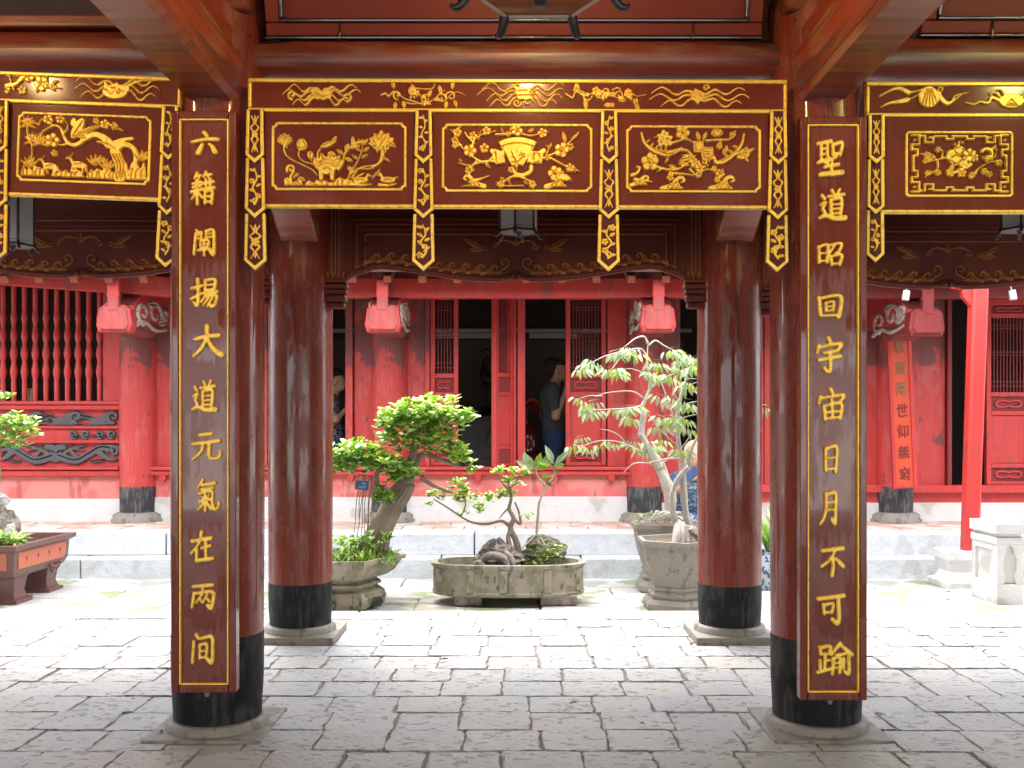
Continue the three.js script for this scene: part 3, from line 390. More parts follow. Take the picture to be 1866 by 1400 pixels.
{
  // dark room behind, roof and floor
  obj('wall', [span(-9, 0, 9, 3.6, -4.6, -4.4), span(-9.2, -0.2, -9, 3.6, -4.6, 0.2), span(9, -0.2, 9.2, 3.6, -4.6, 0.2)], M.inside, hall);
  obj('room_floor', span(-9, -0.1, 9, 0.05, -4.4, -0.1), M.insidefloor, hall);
  const rp = [[1.45, 2.4], [1.45, 2.52], [-2.6, 4.3], [-5.2, 3.3], [-5.2, 3.15], [-2.6, 4.17]];
  const rg = slab(rp.map(([z, y]) => [-z, y]), 24, 0); rg.rotateY(Math.PI / 2); rg.translate(-12, 0, 0); obj('roof', uvm(rg), M.tiles, hall);
  for (let i = 0; i < 30; i++) { const r = obj('rafter', bx(0.07, 0.07, 1.4, 0, 0, 0), M.orangewood, hall); r.position.set(-4.7 + i * 0.32, 2.63, 0.7); r.rotation.x = 0.413; }
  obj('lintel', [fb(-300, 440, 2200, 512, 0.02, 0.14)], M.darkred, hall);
  // eave beam, its left end lifting
  const de = 9.4, ex = (p) => X(p, de), ey = (p) => Y(p, de) - TERR, ez = -de + DW;
  const beam = (a, ya, b, yb) => slab([[ex(a), ey(ya + 33)], [ex(b), ey(yb + 33)], [ex(b), ey(yb)], [ex(a), ey(ya)]], 0.12, 0.004).translate(0, 0, ez - 0.06);
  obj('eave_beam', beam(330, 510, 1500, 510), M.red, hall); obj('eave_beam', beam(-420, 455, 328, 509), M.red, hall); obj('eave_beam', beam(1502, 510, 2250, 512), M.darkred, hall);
  // columns with black feet on stone bases
  for (const [px, dark] of [[-206, 0], [252, 0], [710, 1], [1174, 1], [1630, 1], [2092, 1]]) {
    const c = obj('column', lathe([[0.186, fy(886)], [0.192, 1.2], [0.186, 2.2], [0.178, 2.9]], 40, fx(px), 0, 0), M.sootshade, hall); tag(c, px === 252 ? 'red column with sooty patches and eave shade painted on its top' : null);
    obj('black_foot', lathe([[0.184, 0.1], [0.189, fy(886)], [0.17, fy(886) + 0.002]], 40, fx(px), 0, 0), M.greyfoot, hall);
    obj('stone_base', lathe([[0.0, 0.1], [0.2, 0.1], [0.25, 0.075], [0.255, 0.03], [0.27, 0.028], [0.27, 0.0]], 36, fx(px), 0.002, 0), M.potstone, hall);
  }
  // bracket ends under the eave beam: a block with a neck, its sides carved
  const carve = relief([0, 0, 100, 60], 0.9 / 100, 0.02, (p) => { p.cu(24, 30, 18, 7, 1, 90); p.cu(60, 26, 20, 7, -1, 30); p.lf(70, 40, -20, 28, 16); p.v(8, 4, 4, 50, 30, 44, 60, 52, 96, 46); p.lf(36, 14, -10, 30, 14); p.cu(88, 24, 9, 5, 1, 200); }, { k: 1, r: 2 });
  for (const [px, py0, m, lab] of [[207, 545, M.red, 'red eave bracket at the left'], [697, 545, M.red], [1200, 545, M.red], [1690, 552, M.darkred, 'right eave bracket with shade painted into its red']]) {  // the last bracket takes a darker red as painted-in shade
    const d = 9.15, o = group('eave_bracket', hall), x = X(px, d), y = Y(py0 + 30, d) - TERR, z = -d + DW, w = 0.15;
    o.position.set(x, y, z); if (lab) tag(o, lab);
    const face = (k) => [[-w, -0.09], [-w + 0.02, -0.14], [w - 0.02, -0.14], [w, -0.09], [w - 0.02, 0.055], [w - 0.06, 0.085], [-w + 0.06, 0.085], [-w + 0.02, 0.055]].map(([a, b]) => [a * k, b * k - (1 - k) * 0.03]);
    obj('block', [slab(face(1), 0.12, 0.016).translate(0, 0, -0.13), slab(face(0.86), 0.012, 0.008).translate(0, 0, 0.004)], m, o);
    const arm = slab([[0.1, -0.12], [0.1, 0.1], [0.35, 0.26], [0.7, 0.38], [1.3, 0.45], [1.3, 0.05], [0.9, -0.02], [0.6, -0.14], [0.35, -0.11]], 0.26, 0.008); arm.rotateY(Math.PI / 2); arm.translate(-0.13, 0, -0.02); obj('arm', uvm(arm), M.sootshade, o);
    for (const q of [-1, 1]) { const c = obj('carving', carve, M.weathered, o); c.rotation.y = q * Math.PI / 2; c.position.set(q * 0.138, 0.06, -0.58); c.scale.y = 0.68; }
    obj('neck', [slab([[-0.045, 0.05], [0.045, 0.05], [0.042, 0.17], [0.052, 0.185], [0.046, 0.2], [0.046, 0.33], [-0.046, 0.33], [-0.046, 0.2], [-0.052, 0.185], [-0.042, 0.17]], 0.05, 0.008).translate(0, 0, -0.03)], m, o);
  }
}
{
  // ---- window bay at the left: turned balusters over carved black dragon panels
  const win = group('window', hall);
  const bal = [[0.026, 0], [0.026, 0.16], [0.03, 0.165], [0.026, 0.19], [0.024, 0.24], [0.036, 0.29], [0.04, 0.33], [0.03, 0.38], [0.024, 0.42], [0.024, 0.44], [0.036, 0.48], [0.04, 0.52], [0.03, 0.57], [0.022, 0.61], [0.022, 0.63], [0.034, 0.67], [0.036, 0.71], [0.026, 0.76], [0.022, 0.8], [0.024, 0.84], [0.034, 0.88], [0.03, 0.92], [0.024, 0.96], [0.026, 1.0], [0.026, 1.22]];
  const bg = lathe(bal.map(([r, y]) => [r, y]), 14), y0 = fy(733);
  for (let i = 0; i < 17; i++) { const b = obj('baluster', bg, M.redpost, win); b.position.set(fx(180 - i * 19.6), y0, -0.02); }
  obj('stile', fb(190, 500, 222, 735, 0.04, 0.1), M.red, win);
  obj('sill', [fb(-300, 731, 226, 738, 0.085, 0.14, 0.01), fb(-300, 739, 222, 747, 0.065, 0.12)], M.redsoft, win);
  const panelBack = obj('panel_board', [fb(-300, 747, 222, 778, 0.0, 0.06), fb(-300, 806, 222, 852, 0.0, 0.06), fb(-300, 776, 222, 782, 0.06, 0.1, 0.01), fb(-300, 782, 222, 803, 0.03, 0.08), fb(-300, 802, 222, 808, 0.06, 0.1, 0.01)], M.redsoft, win);
  const rel = (rect, name, draw, z) => { const c = obj(name, relief(rect, SW, 0.035, draw, { k: 1.6, r: 2, edge: 0.4 }), M.blackcarving, win); c.position.set(fx((rect[0] + rect[2]) / 2), fy((rect[1] + rect[3]) / 2), z); return c; };
  const scroll = (p, x, d) => { p.v(2, 8, x - d * 62, 768, x - d * 40, 760, x - d * 20, 766, x, 758); p.cu(x + d * 12, 760, 12, 5, d, 90); p.cu(x - d * 12, 768, 8, 4, -d, 0); p.lf(x - d * 40, 766, d > 0 ? 200 : -20, 30, 9); p.v(5, 2, x, 766, x - d * 24, 774, x - d * 50, 772); p.lf(x - d * 56, 756, d > 0 ? 10 : 170, 34, 9); p.v(4, 2, x + d * 8, 772, x - d * 10, 774, x - d * 30, 770); };
  const dragon = (p, x, d) => { p.v(10, 8, x, 832, x + d * 30, 840, x + d * 52, 830, x + d * 74, 817, x + d * 92, 818); p.v(8, 3, x + d * 70, 822, x + d * 88, 836, x + d * 104, 838); p.cu(x + d * 100, 823, 11, 5, d, 180); p.lf(x + d * 84, 838, d > 0 ? 170 : 10, 26, 8); p.v(5, 2, x + d * 10, 826, x + d * 26, 818, x + d * 44, 822); p.v(5, 2, x + d * 34, 834, x + d * 22, 820, x + d * 48, 812); p.v(4, 2, x + d * 84, 812, x + d * 98, 811, x + d * 110, 815); p.lf(x + d * 54, 842, d > 0 ? -10 : 190, 24, 8); p.gr(1.5, x, 830, x + d * 30, 838, x + d * 52, 828, x + d * 74, 815, x + d * 92, 816); };
  penWidth = 1.55;
  for (const sx of [0, -222]) {
    rel([sx + 4, 747, sx + 220, 777], 'dragon_carving', (p) => { for (const [x, d] of [[196, 1], [128, 1], [60, 1], [30, -1]]) scroll(p, sx + x, d); }, 0);
    rel([sx + 4, 806, sx + 220, 851], 'dragon_carving', (p) => { const x = sx + 103; p.el(x, 824, 11, 12).el(x - 13, 816, 7, 5).el(x + 13, 816, 7, 5).el(x, 838, 9, 6); p.gr(2, x - 8, 822, x - 2, 826).gr(2, x + 8, 822, x + 2, 826).gr(2, x - 6, 836, x + 6, 836); p.v(7, 2, x - 6, 814, x - 18, 808, x - 30, 812).v(7, 2, x + 6, 814, x + 18, 808, x + 30, 812); dragon(p, x + 6, 1); dragon(p, x - 6, -1); }, 0);
    rel([sx + 120, 781, sx + 220, 804], 'cloud_carving', (p) => { for (let i = 0; i < 4; i++) { p.cu(sx + 136 + i * 24, 792, 8, 3.5, i % 2 ? 1 : -1, 90); p.lf(sx + 140 + i * 24, 797, -15, 20, 5); } }, 0.03);
  }
  penWidth = 1;
  obj('rail', [fb(-300, 850, 222, 856, 0.1, 0.16, 0.01), fb(-300, 857, 222, 868, 0.075, 0.14, 0.01)], M.redsoft, hall);

  // ---- boards and jambs between the columns
  const board = (a, b, y0, y1, z = -0.02, m = M.sootshade) => obj('wall_board', uvm(fb(a, y0, b, y1, z, 0.07), ++fshift * 0.293, 0), m, hall);  // default material darkens board tops: sooty patches plus painted eave shade
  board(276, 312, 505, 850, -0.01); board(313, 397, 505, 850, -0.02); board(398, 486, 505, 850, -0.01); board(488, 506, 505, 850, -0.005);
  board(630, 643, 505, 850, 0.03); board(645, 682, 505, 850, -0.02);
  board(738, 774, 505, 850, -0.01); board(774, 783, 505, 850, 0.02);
  obj('door_post', fb(930, 505, 941, 850, 0.02, 0.09), M.redpost, hall); obj('door_post', fb(943, 505, 957, 850, 0.045, 0.09), M.redpost, hall);
  board(1107, 1148, 505, 850, -0.01, M.redsoft); board(1202, 1240, 505, 880, -0.01);
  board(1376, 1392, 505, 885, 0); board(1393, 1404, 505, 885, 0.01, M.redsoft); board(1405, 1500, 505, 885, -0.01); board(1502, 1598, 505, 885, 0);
  board(1664, 1724, 505, 885, -0.02, M.sootshade); board(1725, 1733, 505, 885, 0.03, M.darkred);
  board(1900, 2060, 505, 885, -0.02, M.sootshade);
  // ---- doors
  const top = fy(512), bot = fy(849);
  leaf(0.295, top, bot).position.set(fx(784), 0, -0.005);
  const half = leaf(0.295, top, bot); half.position.set(fx(929), 0, -0.02); half.rotation.y = Math.PI + 0.87; tag(half, 'door leaf standing half open');
  leaf(0.425, top, bot).position.set(fx(1031), 0, -0.005);
  const right = leaf(0.48, fy(545), fy(884)); right.position.set(fx(1800), 0, -0.02); tag(right, 'dark door leaf at the right edge');
  obj('door_head', fb(1733, 505, 1880, 545, 0.01, 0.08), M.darkred, hall);
  // ---- sills, plastered base, whitewashed foot
  obj('rail', [fb(272, 850, 690, 857, 0.1, 0.16, 0.01), fb(272, 858, 690, 866, 0.08, 0.14, 0.01)], M.redsoft, hall);
  obj('rail', [fb(731, 850, 1152, 857, 0.1, 0.16, 0.012), fb(731, 858, 1152, 866, 0.08, 0.14, 0.01)], M.redpost, hall);
  for (const px of [300, 420, 640, 762, 871, 1008, 1113]) obj('rail_bracket', slab([[-0.034, 0], [0.034, 0], [0.034, -0.03], [0.018, -0.06], [-0.018, -0.06], [-0.034, -0.03]], 0.07, 0.004).translate(fx(px), fy(866), 0.005), M.redsoft, hall);
  obj('rail', [fb(1200, 882, 1604, 897, 0.09, 0.15, 0.01)], M.redpost, hall); obj('rail', [fb(1657, 884, 2066, 898, 0.09, 0.15, 0.01)], M.redpost, hall);
  obj('plaster_base', [fb(-300, 868, 222, 911, 0.01, 0.12), fb(280, 866, 682, 907, 0.01, 0.12), fb(739, 866, 1145, 906, 0.01, 0.12)], M.plaster, hall);
  obj('plaster_base', [fb(1203, 897, 1600, 918, 0.02, 0.12), fb(1660, 898, 2064, 918, 0.02, 0.12)], M.redpost, hall);
  obj('whitewashed_foot', [fb(-300, 909, 222, 952, 0.03, 0.14), fb(278, 906, 682, 952, 0.03, 0.14), fb(737, 905, 1147, 952, 0.03, 0.14), fb(1201, 916, 1602, 952, 0.04, 0.14), fb(1658, 916, 2066, 952, 0.04, 0.14)], M.lime, hall);
}
// ---------------------------------------------------------------- things inside the red hall
{
  const din = 12.9, z = -din;
  const steps = thing('altar_platform', 'grey stepped platform inside the dark central doorway', 'platform', [X(905, din), TERR + 0.05, z]);
  for (let i = 0; i < 4; i++) obj('step', bx(3.4, 0.13, 1.3 - i * 0.22, 0, 0.065 + i * 0.132, -i * 0.11, 0.01), M.insidestone, steps);
  const alt = thing('altar_table', 'grey carved stone altar behind the left doorway opening', 'altar', [X(890, din), TERR + 0.05 + 0.53, z - 0.15]);
  obj('table_body', [bx(0.72, 0.5, 0.34, 0, 0.25, 0), bx(0.78, 0.05, 0.4, 0, 0.525, 0)], M.insidestone, alt); const med = obj('medallion', new THREE.TorusGeometry(0.11, 0.022, 8, 24).scale(0.75, 1, 1), M.insidestone, alt); med.position.set(0.06, 0.26, 0.175);
  const cr = thing('crane_statue', 'dark bronze crane standing on a tortoise on the altar', 'statue', [X(888, din), TERR + 0.05 + 1.085, z - 0.15]);
  obj('tortoise', [lathe([[0.001, 0.13], [0.07, 0.11], [0.13, 0.05], [0.15, 0.02], [0.13, 0]], 18), tube([[-0.12, 0.05, 0, 0.03], [-0.19, 0.09, 0, 0.03], [-0.22, 0.1, 0, 0.015]]), tube([[0.1, 0.02, 0.08, 0.03], [0.15, 0, 0.12, 0.025]]), tube([[-0.1, 0.02, 0.08, 0.03], [-0.14, 0, 0.13, 0.025]])], M.bronze, cr);
  obj('crane', [tube([[-0.05, 0.12, 0, 0.016], [-0.05, 0.3, 0, 0.014], [-0.03, 0.42, 0, 0.03]]), tube([[0.04, 0.12, 0, 0.016], [0.04, 0.3, 0, 0.014], [0.02, 0.42, 0, 0.03]]), tube([[0.14, 0.33, 0, 0.01], [0.06, 0.42, 0, 0.06], [0, 0.5, 0, 0.085], [-0.05, 0.6, 0, 0.05], [-0.03, 0.72, 0, 0.03], [0.02, 0.8, 0, 0.026], [-0.02, 0.86, 0, 0.032], [-0.1, 0.85, 0, 0.01]], 40, 12)], M.bronze, cr);
  const ph = thing('phoenix_statue', 'small red and gold phoenix statue in the right doorway opening', 'statue', [X(963, din), TERR + 0.05 + 0.53, z - 0.1]);
  obj('body', [lathe([[0.001, 0.5], [0.06, 0.46], [0.1, 0.35], [0.13, 0.2], [0.11, 0.1], [0.16, 0.05], [0.17, 0]], 18), tube([[0, 0.4, 0, 0.07], [-0.05, 0.56, 0, 0.05], [0.0, 0.68, 0, 0.045], [0.09, 0.68, 0, 0.03], [0.14, 0.6, 0, 0.02], [0.15, 0.5, 0, 0.012]], 30, 10)], std({ color: new THREE.Color(0.2, 0.02, 0.012), roughness: 0.2, clearcoat: 1 }), ph);
  obj('crest', [tube([[-0.04, 0.72, 0.02, 0.012], [0.03, 0.77, 0.02, 0.03], [0.12, 0.74, 0.02, 0.024], [0.17, 0.64, 0.02, 0.01]], 20, 8)], std({ color: new THREE.Color(0.7, 0.09, 0.02), roughness: 0.2, clearcoat: 1 }), ph);
  const rail = thing('curtain_rail', 'pale curtain rail high across the dark room', 'rail', [X(925, 13.4), Y(612, 13.4), -13.4]);
  obj('rail_band', [bx(1.1, 0.075, 0.03, -0.62, 0, 0), bx(0.66, 0.075, 0.03, 0.62, 0, 0), bx(5, 0.05, 0.04, 0, 0.07, -0.02)], std({ color: new THREE.Color(0.4, 0.36, 0.31), roughness: 0.7 }), rail);
  obj('curtain', [bx(4.8, 1.9, 0.03, 0, -1.0, -0.04)], std({ color: new THREE.Color(0.085, 0.06, 0.052), roughness: 0.9 }), rail);
  const sh = thing('offering_shelf', 'dim shelf of pale candles behind the red window balusters', 'shelf', [X(70, 12), TERR + 0.05, -12]);
  obj('shelf_board', [bx(2.2, 0.06, 0.4, 0, 0.92, 0), bx(2.2, 0.9, 0.3, 0, 0.45, -0.03)], M.inside, sh);
  for (const px of [30, 55, 62, 108, 109]) obj('candle', lathe([[0.001, 0.46], [0.025, 0.45], [0.03, 0.1], [0.05, 0.02], [0.05, 0]], 10, X(px, 12) - X(70, 12), 0.952, 0.05), std({ color: new THREE.Color(0.5, 0.36, 0.16), roughness: 0.5 }), sh);
}

// ---------------------------------------------------------------- writing: every character is drawn from its brush strokes
const GLYPH = {
  six: '48,4 57,18:13,11|6,46 34,38 62,33 94,34:11,14|42,53 36,70 27,94:8,15|66,54 78,68 86,88:9,16',
  books: '28,1 18,19:11,7|22,12 44,9:8,8|37,12 35,24:8,5|64,-1 55,14:11,7|58,9 86,5:8,8|73,8 76,20:8,5|8,37 46,30:8,9|9,49 44,42:8,8|3,63 50,54:9,9|28,26 28,102:10,10|26,64 5,86:9,5|32,64 48,80:7,10|52,36 96,29:8,10|64,23 65,50:9,8|83,20 81,50:9,8|47,55 99,48:9,10|60,62 60,99:9,9|60,62 90,59 87,99:8,10|62,78 84,76:7,7|62,95 85,94:7,8',
  open: '16,4 26,12:9,8|14,18 9,60 5,96:11,9|18,16 38,11 36,32 16,36:8,7|16,24 34,21:6,6|56,8 90,5 93,60 91,95 78,86:9,13|59,8 60,30 88,28:7,7|60,18 88,16:6,6|36,36 45,38:8,8|56,34 64,32:8,7|34,46 68,43 65,66 36,68 34,46:8,8|36,57 64,55:5,6|51,42 50,99:9,9|25,80 78,75:9,9',
  spread: '5,37 42,27:10,10|26,4 29,60 25,97 13,86:11,9|3,74 42,54:10,7|54,8 54,42:9,9|54,9 90,6 86,42:9,10|56,25 84,23:6,7|56,41 84,40:7,7|42,54 99,47:9,10|60,55 40,84:9,7|54,66 94,60 90,90 79,100 68,91:8,12|68,68 46,97:8,5|82,67 62,99:8,6',
  great: '10,44 50,34 90,31:11,13|50,0 48,40 30,76 5,100:13,9|52,42 70,74 99,96:9,17',
  way: '13,20 22,31:11,9|8,50 27,44 15,64 24,78 8,94:9,8|4,95 30,88 60,97 99,95:9,16|50,1 56,12:9,8|80,-1 71,12:9,7|36,23 96,16:9,10|63,20 54,34:8,6|46,35 47,84:10,9|46,35 86,31 83,82:9,10|49,51 82,48:7,7|49,66 82,63:7,7|49,81 82,79:7,8',
  origin: '30,12 68,7:10,12|6,44 94,32:11,13|40,43 34,70 5,98:11,8|62,41 60,80 70,94 93,90 98,70:11,9',
  breath: '36,1 17,27:11,7|32,18 84,11:9,10|30,31 76,26:8,8|20,45 71,38 73,72 83,94 99,85 99,72:9,9|46,50 46,99:10,9|23,69 68,62:9,9|33,53 39,61:7,7|60,49 54,59:7,6|44,71 16,96:9,6|50,71 69,92:8,11',
  at: '8,31 92,20:11,12|50,0 40,36 5,72:13,8|30,52 28,99:12,10|50,54 88,46:9,10|69,30 69,92:11,10|40,95 99,89:11,13',
  both: '13,12 88,5:10,13|17,36 8,94:11,9|18,39 88,32 92,70 85,97 71,86:10,13|51,10 49,44:10,9|45,45 25,76:9,7|40,58 49,74:7,8|69,42 52,74:9,7|67,56 78,72:7,9',
  between: '22,0 33,12:12,10|12,24 6,98:11,10|44,13 90,8 94,60 91,96 75,88:10,14|38,36 38,82:10,9|38,37 68,33 66,82:9,10|40,58 65,55:7,7|40,80 65,78:8,8',
  sage: '2,14 54,7:9,10|14,14 14,62:9,9|39,10 39,68:9,9|16,29 37,26:6,7|16,44 37,41:6,7|2,66 46,55:9,8|60,16 62,46:9,9|60,17 97,12 90,44:9,10|62,43 90,41:8,8|74,50 28,66:9,7|28,78 84,71:8,9|55,60 55,96:10,9|10,99 98,93:10,14',
  bright: '7,20 9,86:10,10|8,21 42,15 40,84:10,11|10,49 38,46:7,7|10,81 38,78:8,8|48,14 95,7 88,38 76,47:9,11|69,14 45,55:9,7|55,60 59,97:10,9|55,60 97,54 90,95:9,11|60,93 90,89:8,9',
  turn: '11,13 18,92:12,11|12,18 92,7 90,80 85,97:11,14|18,93 87,89:9,11|37,36 40,72:9,9|37,37 66,32 64,70:9,9|40,53 63,51:7,7|40,71 63,68:7,8',
  space: '50,-1 57,12:12,10|15,22 8,44:11,8|16,27 93,16 84,36:9,11|33,45 76,38:9,10|16,66 93,54:10,12|55,41 57,94 46,101 34,89:12,9',
  time: '50,-1 57,12:12,10|13,24 6,46:11,8|14,29 95,18 86,38:9,11|25,53 30,98:10,10|26,54 87,46 84,95:9,12|30,75 82,71:8,8|32,95 82,91:8,9|54,33 56,93:10,9',
  sun: '21,11 21,94:14,13|22,14 81,5 82,60 77,99:12,16|28,49 76,46:9,9|27,90 76,87:10,10',
  moon: '34,5 34,50 24,80 5,100:13,9|35,10 81,3 82,60 80,97 65,87:11,15|38,34 76,31:8,8|38,57 76,54:8,8',
  not: '8,14 94,5:11,14|60,13 40,44 5,68:11,9|51,37 53,70 48,100:12,13|66,43 94,68:10,16',
  may: '4,18 98,7:11,13|23,36 26,68:10,9|24,39 57,34 53,64:9,10|27,64 52,62:7,8|77,14 80,80 73,101 56,87:12,12',
  pass: '7,13 10,36:9,8|8,14 38,9 36,34:9,9|10,34 35,32:7,7|22,34 22,86:9,8|24,55 42,52:7,7|7,54 8,86:9,8|0,94 44,81:10,8|69,-1 42,36:10,7|70,4 102,35:8,14|56,37 84,33:8,8|48,48 45,99:9,8|48,49 67,46 67,95:8,9|50,64 65,62:6,6|50,79 65,77:6,6|79,47 79,82:8,8|94,41 95,97 83,92:9,9',
  teach: '8,16 44,12:7,7|26,2 26,36:8,7|4,36 50,28:7,7|48,6 10,58:8,6|20,52 42,48:6,6|32,50 32,90 20,92:7,7|8,72 48,66:7,7|66,4 54,36:8,6|60,28 94,22:7,7|84,26 52,92:8,6|60,44 94,92:7,12',
  heavy: '70,4 26,12:7,7|8,22 92,18:7,8|22,34 24,62:7,7|22,34 78,31 76,60:7,7|24,47 76,45:5,5|24,61 76,59:6,6|50,10 50,92:9,8|16,76 84,74:7,7|4,94 96,92:9,10',
  myriad: '10,14 90,10:7,8|32,2 34,24:7,6|66,2 64,24:7,6|24,30 26,56:7,6|24,30 76,28 74,54:7,7|26,43 74,41:5,5|26,55 74,53:6,6|50,28 50,84:7,7|12,66 14,98:8,7|12,66 88,63 88,94 78,96:7,9|34,84 66,80:7,7|60,72 70,86:6,7',
  world: '4,36 96,28:9,9|26,10 28,92 92,88:9,9|52,6 52,66:9,8|76,4 76,64:9,8|52,65 76,63:7,7',
  lookup: '26,2 4,44:9,6|18,34 18,98:9,8|54,12 38,20 38,82 58,66:8,8|66,18 94,14 92,76 82,74:8,9|66,18 66,98:9,8',
  without: '26,2 12,24:8,6|24,14 88,10:7,8|4,40 96,36:8,9|22,24 22,66:7,7|40,20 40,66:7,7|58,20 58,66:7,7|76,20 76,66:7,7|6,68 94,64:8,9|16,80 10,96:9,7|38,80 40,94:8,8|60,78 64,92:8,8|82,76 92,92:8,10',
  end: '48,0 54,10:9,8|12,20 8,36:8,7|12,22 90,16 84,32:7,8|36,24 24,40:7,6|62,24 76,38:7,7|20,48 20,88:7,7|20,48 46,46 44,94:7,8|22,60 44,59:5,5|22,72 44,71:5,5|8,88 50,78:7,6|58,50 90,46 86,62:7,8|60,64 60,76 92,74:7,8|92,74 86,98 72,94:8,8',
};
function drawGlyph(p, name) {
  for (const st of GLYPH[name].split('|')) {
    const [pts, ws] = st.split(':'), q = pts.split(' ').flatMap((a) => a.split(',').map(Number)), [a, b] = ws.split(',').map(Number);
    p.v(a * 1.28, b * 1.28, ...q);
  }
}
const glyph = (name, w, h, H, k = 1) => relief([-12, -12, 112, 112], w / 100, H, (p) => drawGlyph(p, name), { k, r: 3, edge: 0.45, ox: 50, oy: 50 }).scale(1, h / w, 1);

// ---- the old red couplet tablet leaning on a column of the far hall
{
  const d = 10.1, s = d / F, t = thing('couplet_tablet', 'tilted faded red tablet of seven carved characters on the far hall column', 'tablet', [X(1650, d), Y(890, d), -d]);
  const g = group('board', t); g.rotation.z = 0.043;
  const h = 298 * s, w = 43 * s;
  obj('back_board', span(-w / 2, 0, w / 2, h, -0.03, 0, 0.005), M.redorange, g);
  obj('frame', [span(-w / 2 - 0.002, -0.002, -w / 2 + 0.035, h + 0.002, -0.028, 0.014), span(w / 2 - 0.035, -0.002, w / 2 + 0.002, h + 0.002, -0.028, 0.014), span(-w / 2 + 0.035, 0, w / 2 - 0.035, 0.03, -0.02, 0.012), span(-w / 2 + 0.035, h - 0.03, w / 2 - 0.035, h, -0.02, 0.012)], M.redpost, g);
  ['teach', 'heavy', 'myriad', 'world', 'lookup', 'without', 'end'].forEach((n, i) => { const c = obj('character', glyph(n, 21 * s, 24 * s, 0.008), i < 3 ? M.fadedgold : M.darkred, g); c.position.set(0, h - (40 + i * 38.5) * s, 0.0005); });
}
// ---- the red post by the courtyard on its white stone base
{
  const d = 8.7, t = thing('eave_post', 'leaning bright red square post with chamfered edges at the right', 'post', [X(1767, d), 0.19, -d]);
  const g = group('post', t); g.rotation.z = -0.034;
  const w = 0.064, c = 0.02, oct = [[-w, -w + c], [-w, w - c], [-w + c, w], [w - c, w], [w, w - c], [w, -w + c], [w - c, -w], [-w + c, -w]];
  obj('shaft', flat(rings([oct.map(([x, z]) => [x, 0, z]), oct.map(([x, z]) => [x * 1.08, 2.6, z * 1.08])].map((r) => r.reverse()), true)), M.redpost, g);
  obj('bracket', slab([[0, 0], [-0.2, 0.06], [-0.22, 0.02], [-0.15, -0.01], [-0.16, -0.04], [-0.09, -0.05], [-0.07, -0.12], [0, -0.2]], 0.05, 0.005).translate(-0.066, 2.36, -0.025), M.redpost, g);
  const b = thing('post_pedestal', 'low white stone pedestal under the leaning red post', 'pedestal', [X(1748, d), COURT, -d]);
  const sq = (h, y) => [[-h, y, h], [h, y, h], [h, y, -h], [-h, y, -h]];
  obj('pedestal_stone', flat(rings([sq(0.2, 0), sq(0.2, 0.05), sq(0.15, 0.07), sq(0.125, 0.13), sq(0.15, 0.21), sq(0.16, 0.24), sq(0.16, 0.31)], true)), M.whitestone, b);
}
// ---- stone balustrade block at the right edge
{
  const d = 7.73, t = thing('balustrade_block', 'white stone balustrade end block with moulded cap at the right edge', 'balustrade', [X(1817, d), COURT, -d]), L = 0.44, W = 0.21, s = d / F;
  const f = (a, b, y0, y1, z1 = 0.0) => span(a, y0, b, y1, -L, z1, 0.008);
  obj('base', f(0, W, 0, 0.16), M.whitestone, t); obj('body', f(0.03, W - 0.03, 0.16, 0.47, -0.035), M.whitestone, t);
  const pilFor = (q) => slab([[0, 0.16], [0.045, 0.16], [0.065, 0.22], [0.042, 0.27], [0.042, 0.36], [0.07, 0.4], [0.07, 0.44], [0.1, 0.47], [0, 0.47]].map(([a, b]) => [q * a, b]), 0.04, 0.004).translate(q > 0 ? 0.005 : 0.205, 0, -0.045);
  obj('carved_edge', pilFor(1), M.whitestone, t); obj('carved_edge', pilFor(-1), M.whitestone, t); obj('side_frame', [span(0.005, 0.16, 0.034, 0.47, -0.09, -0.036, 0.004), span(0.005, 0.16, 0.034, 0.47, -L + 0.002, -L + 0.06, 0.004), span(0.005, 0.42, 0.034, 0.47, -L + 0.06, -0.09, 0.004)], M.whitestone, t);
  obj('cap', [f(-0.006, W, 0.47, 0.53), f(0.012, W - 0.012, 0.53, 0.555, -0.012), f(-0.016, W + 0.016, 0.555, 0.64, 0.014)], M.whitestone, t);
}
// ---- small spot lamps under the far eave
[[1651, 540, 'small white spot lamp under the eave above the red tablet'], [1771, 538, 'small white spot lamp hidden beside the red post head'], [1846, 539, 'round white spot lamp under the eave near the right edge']].forEach(([px, py, label], i) => {
  const d = 8.95, t = thing('spot_lamp', label, 'lamp', [X(px, d), Y(py, d), -d]);
  obj('housing', lathe([[0.001, 0.05], [0.03, 0.05], [0.033, -0.035], [0.028, -0.04], [0.001, -0.03]], 14), M.white, t); obj('arm', tube([[0, 0.04, 0, 0.008], [0, 0.1, -0.02, 0.008], [0, 0.16, -0.02, 0.008]]), M.metal, t); t.rotation.z = 0.15 * (i - 1);
});
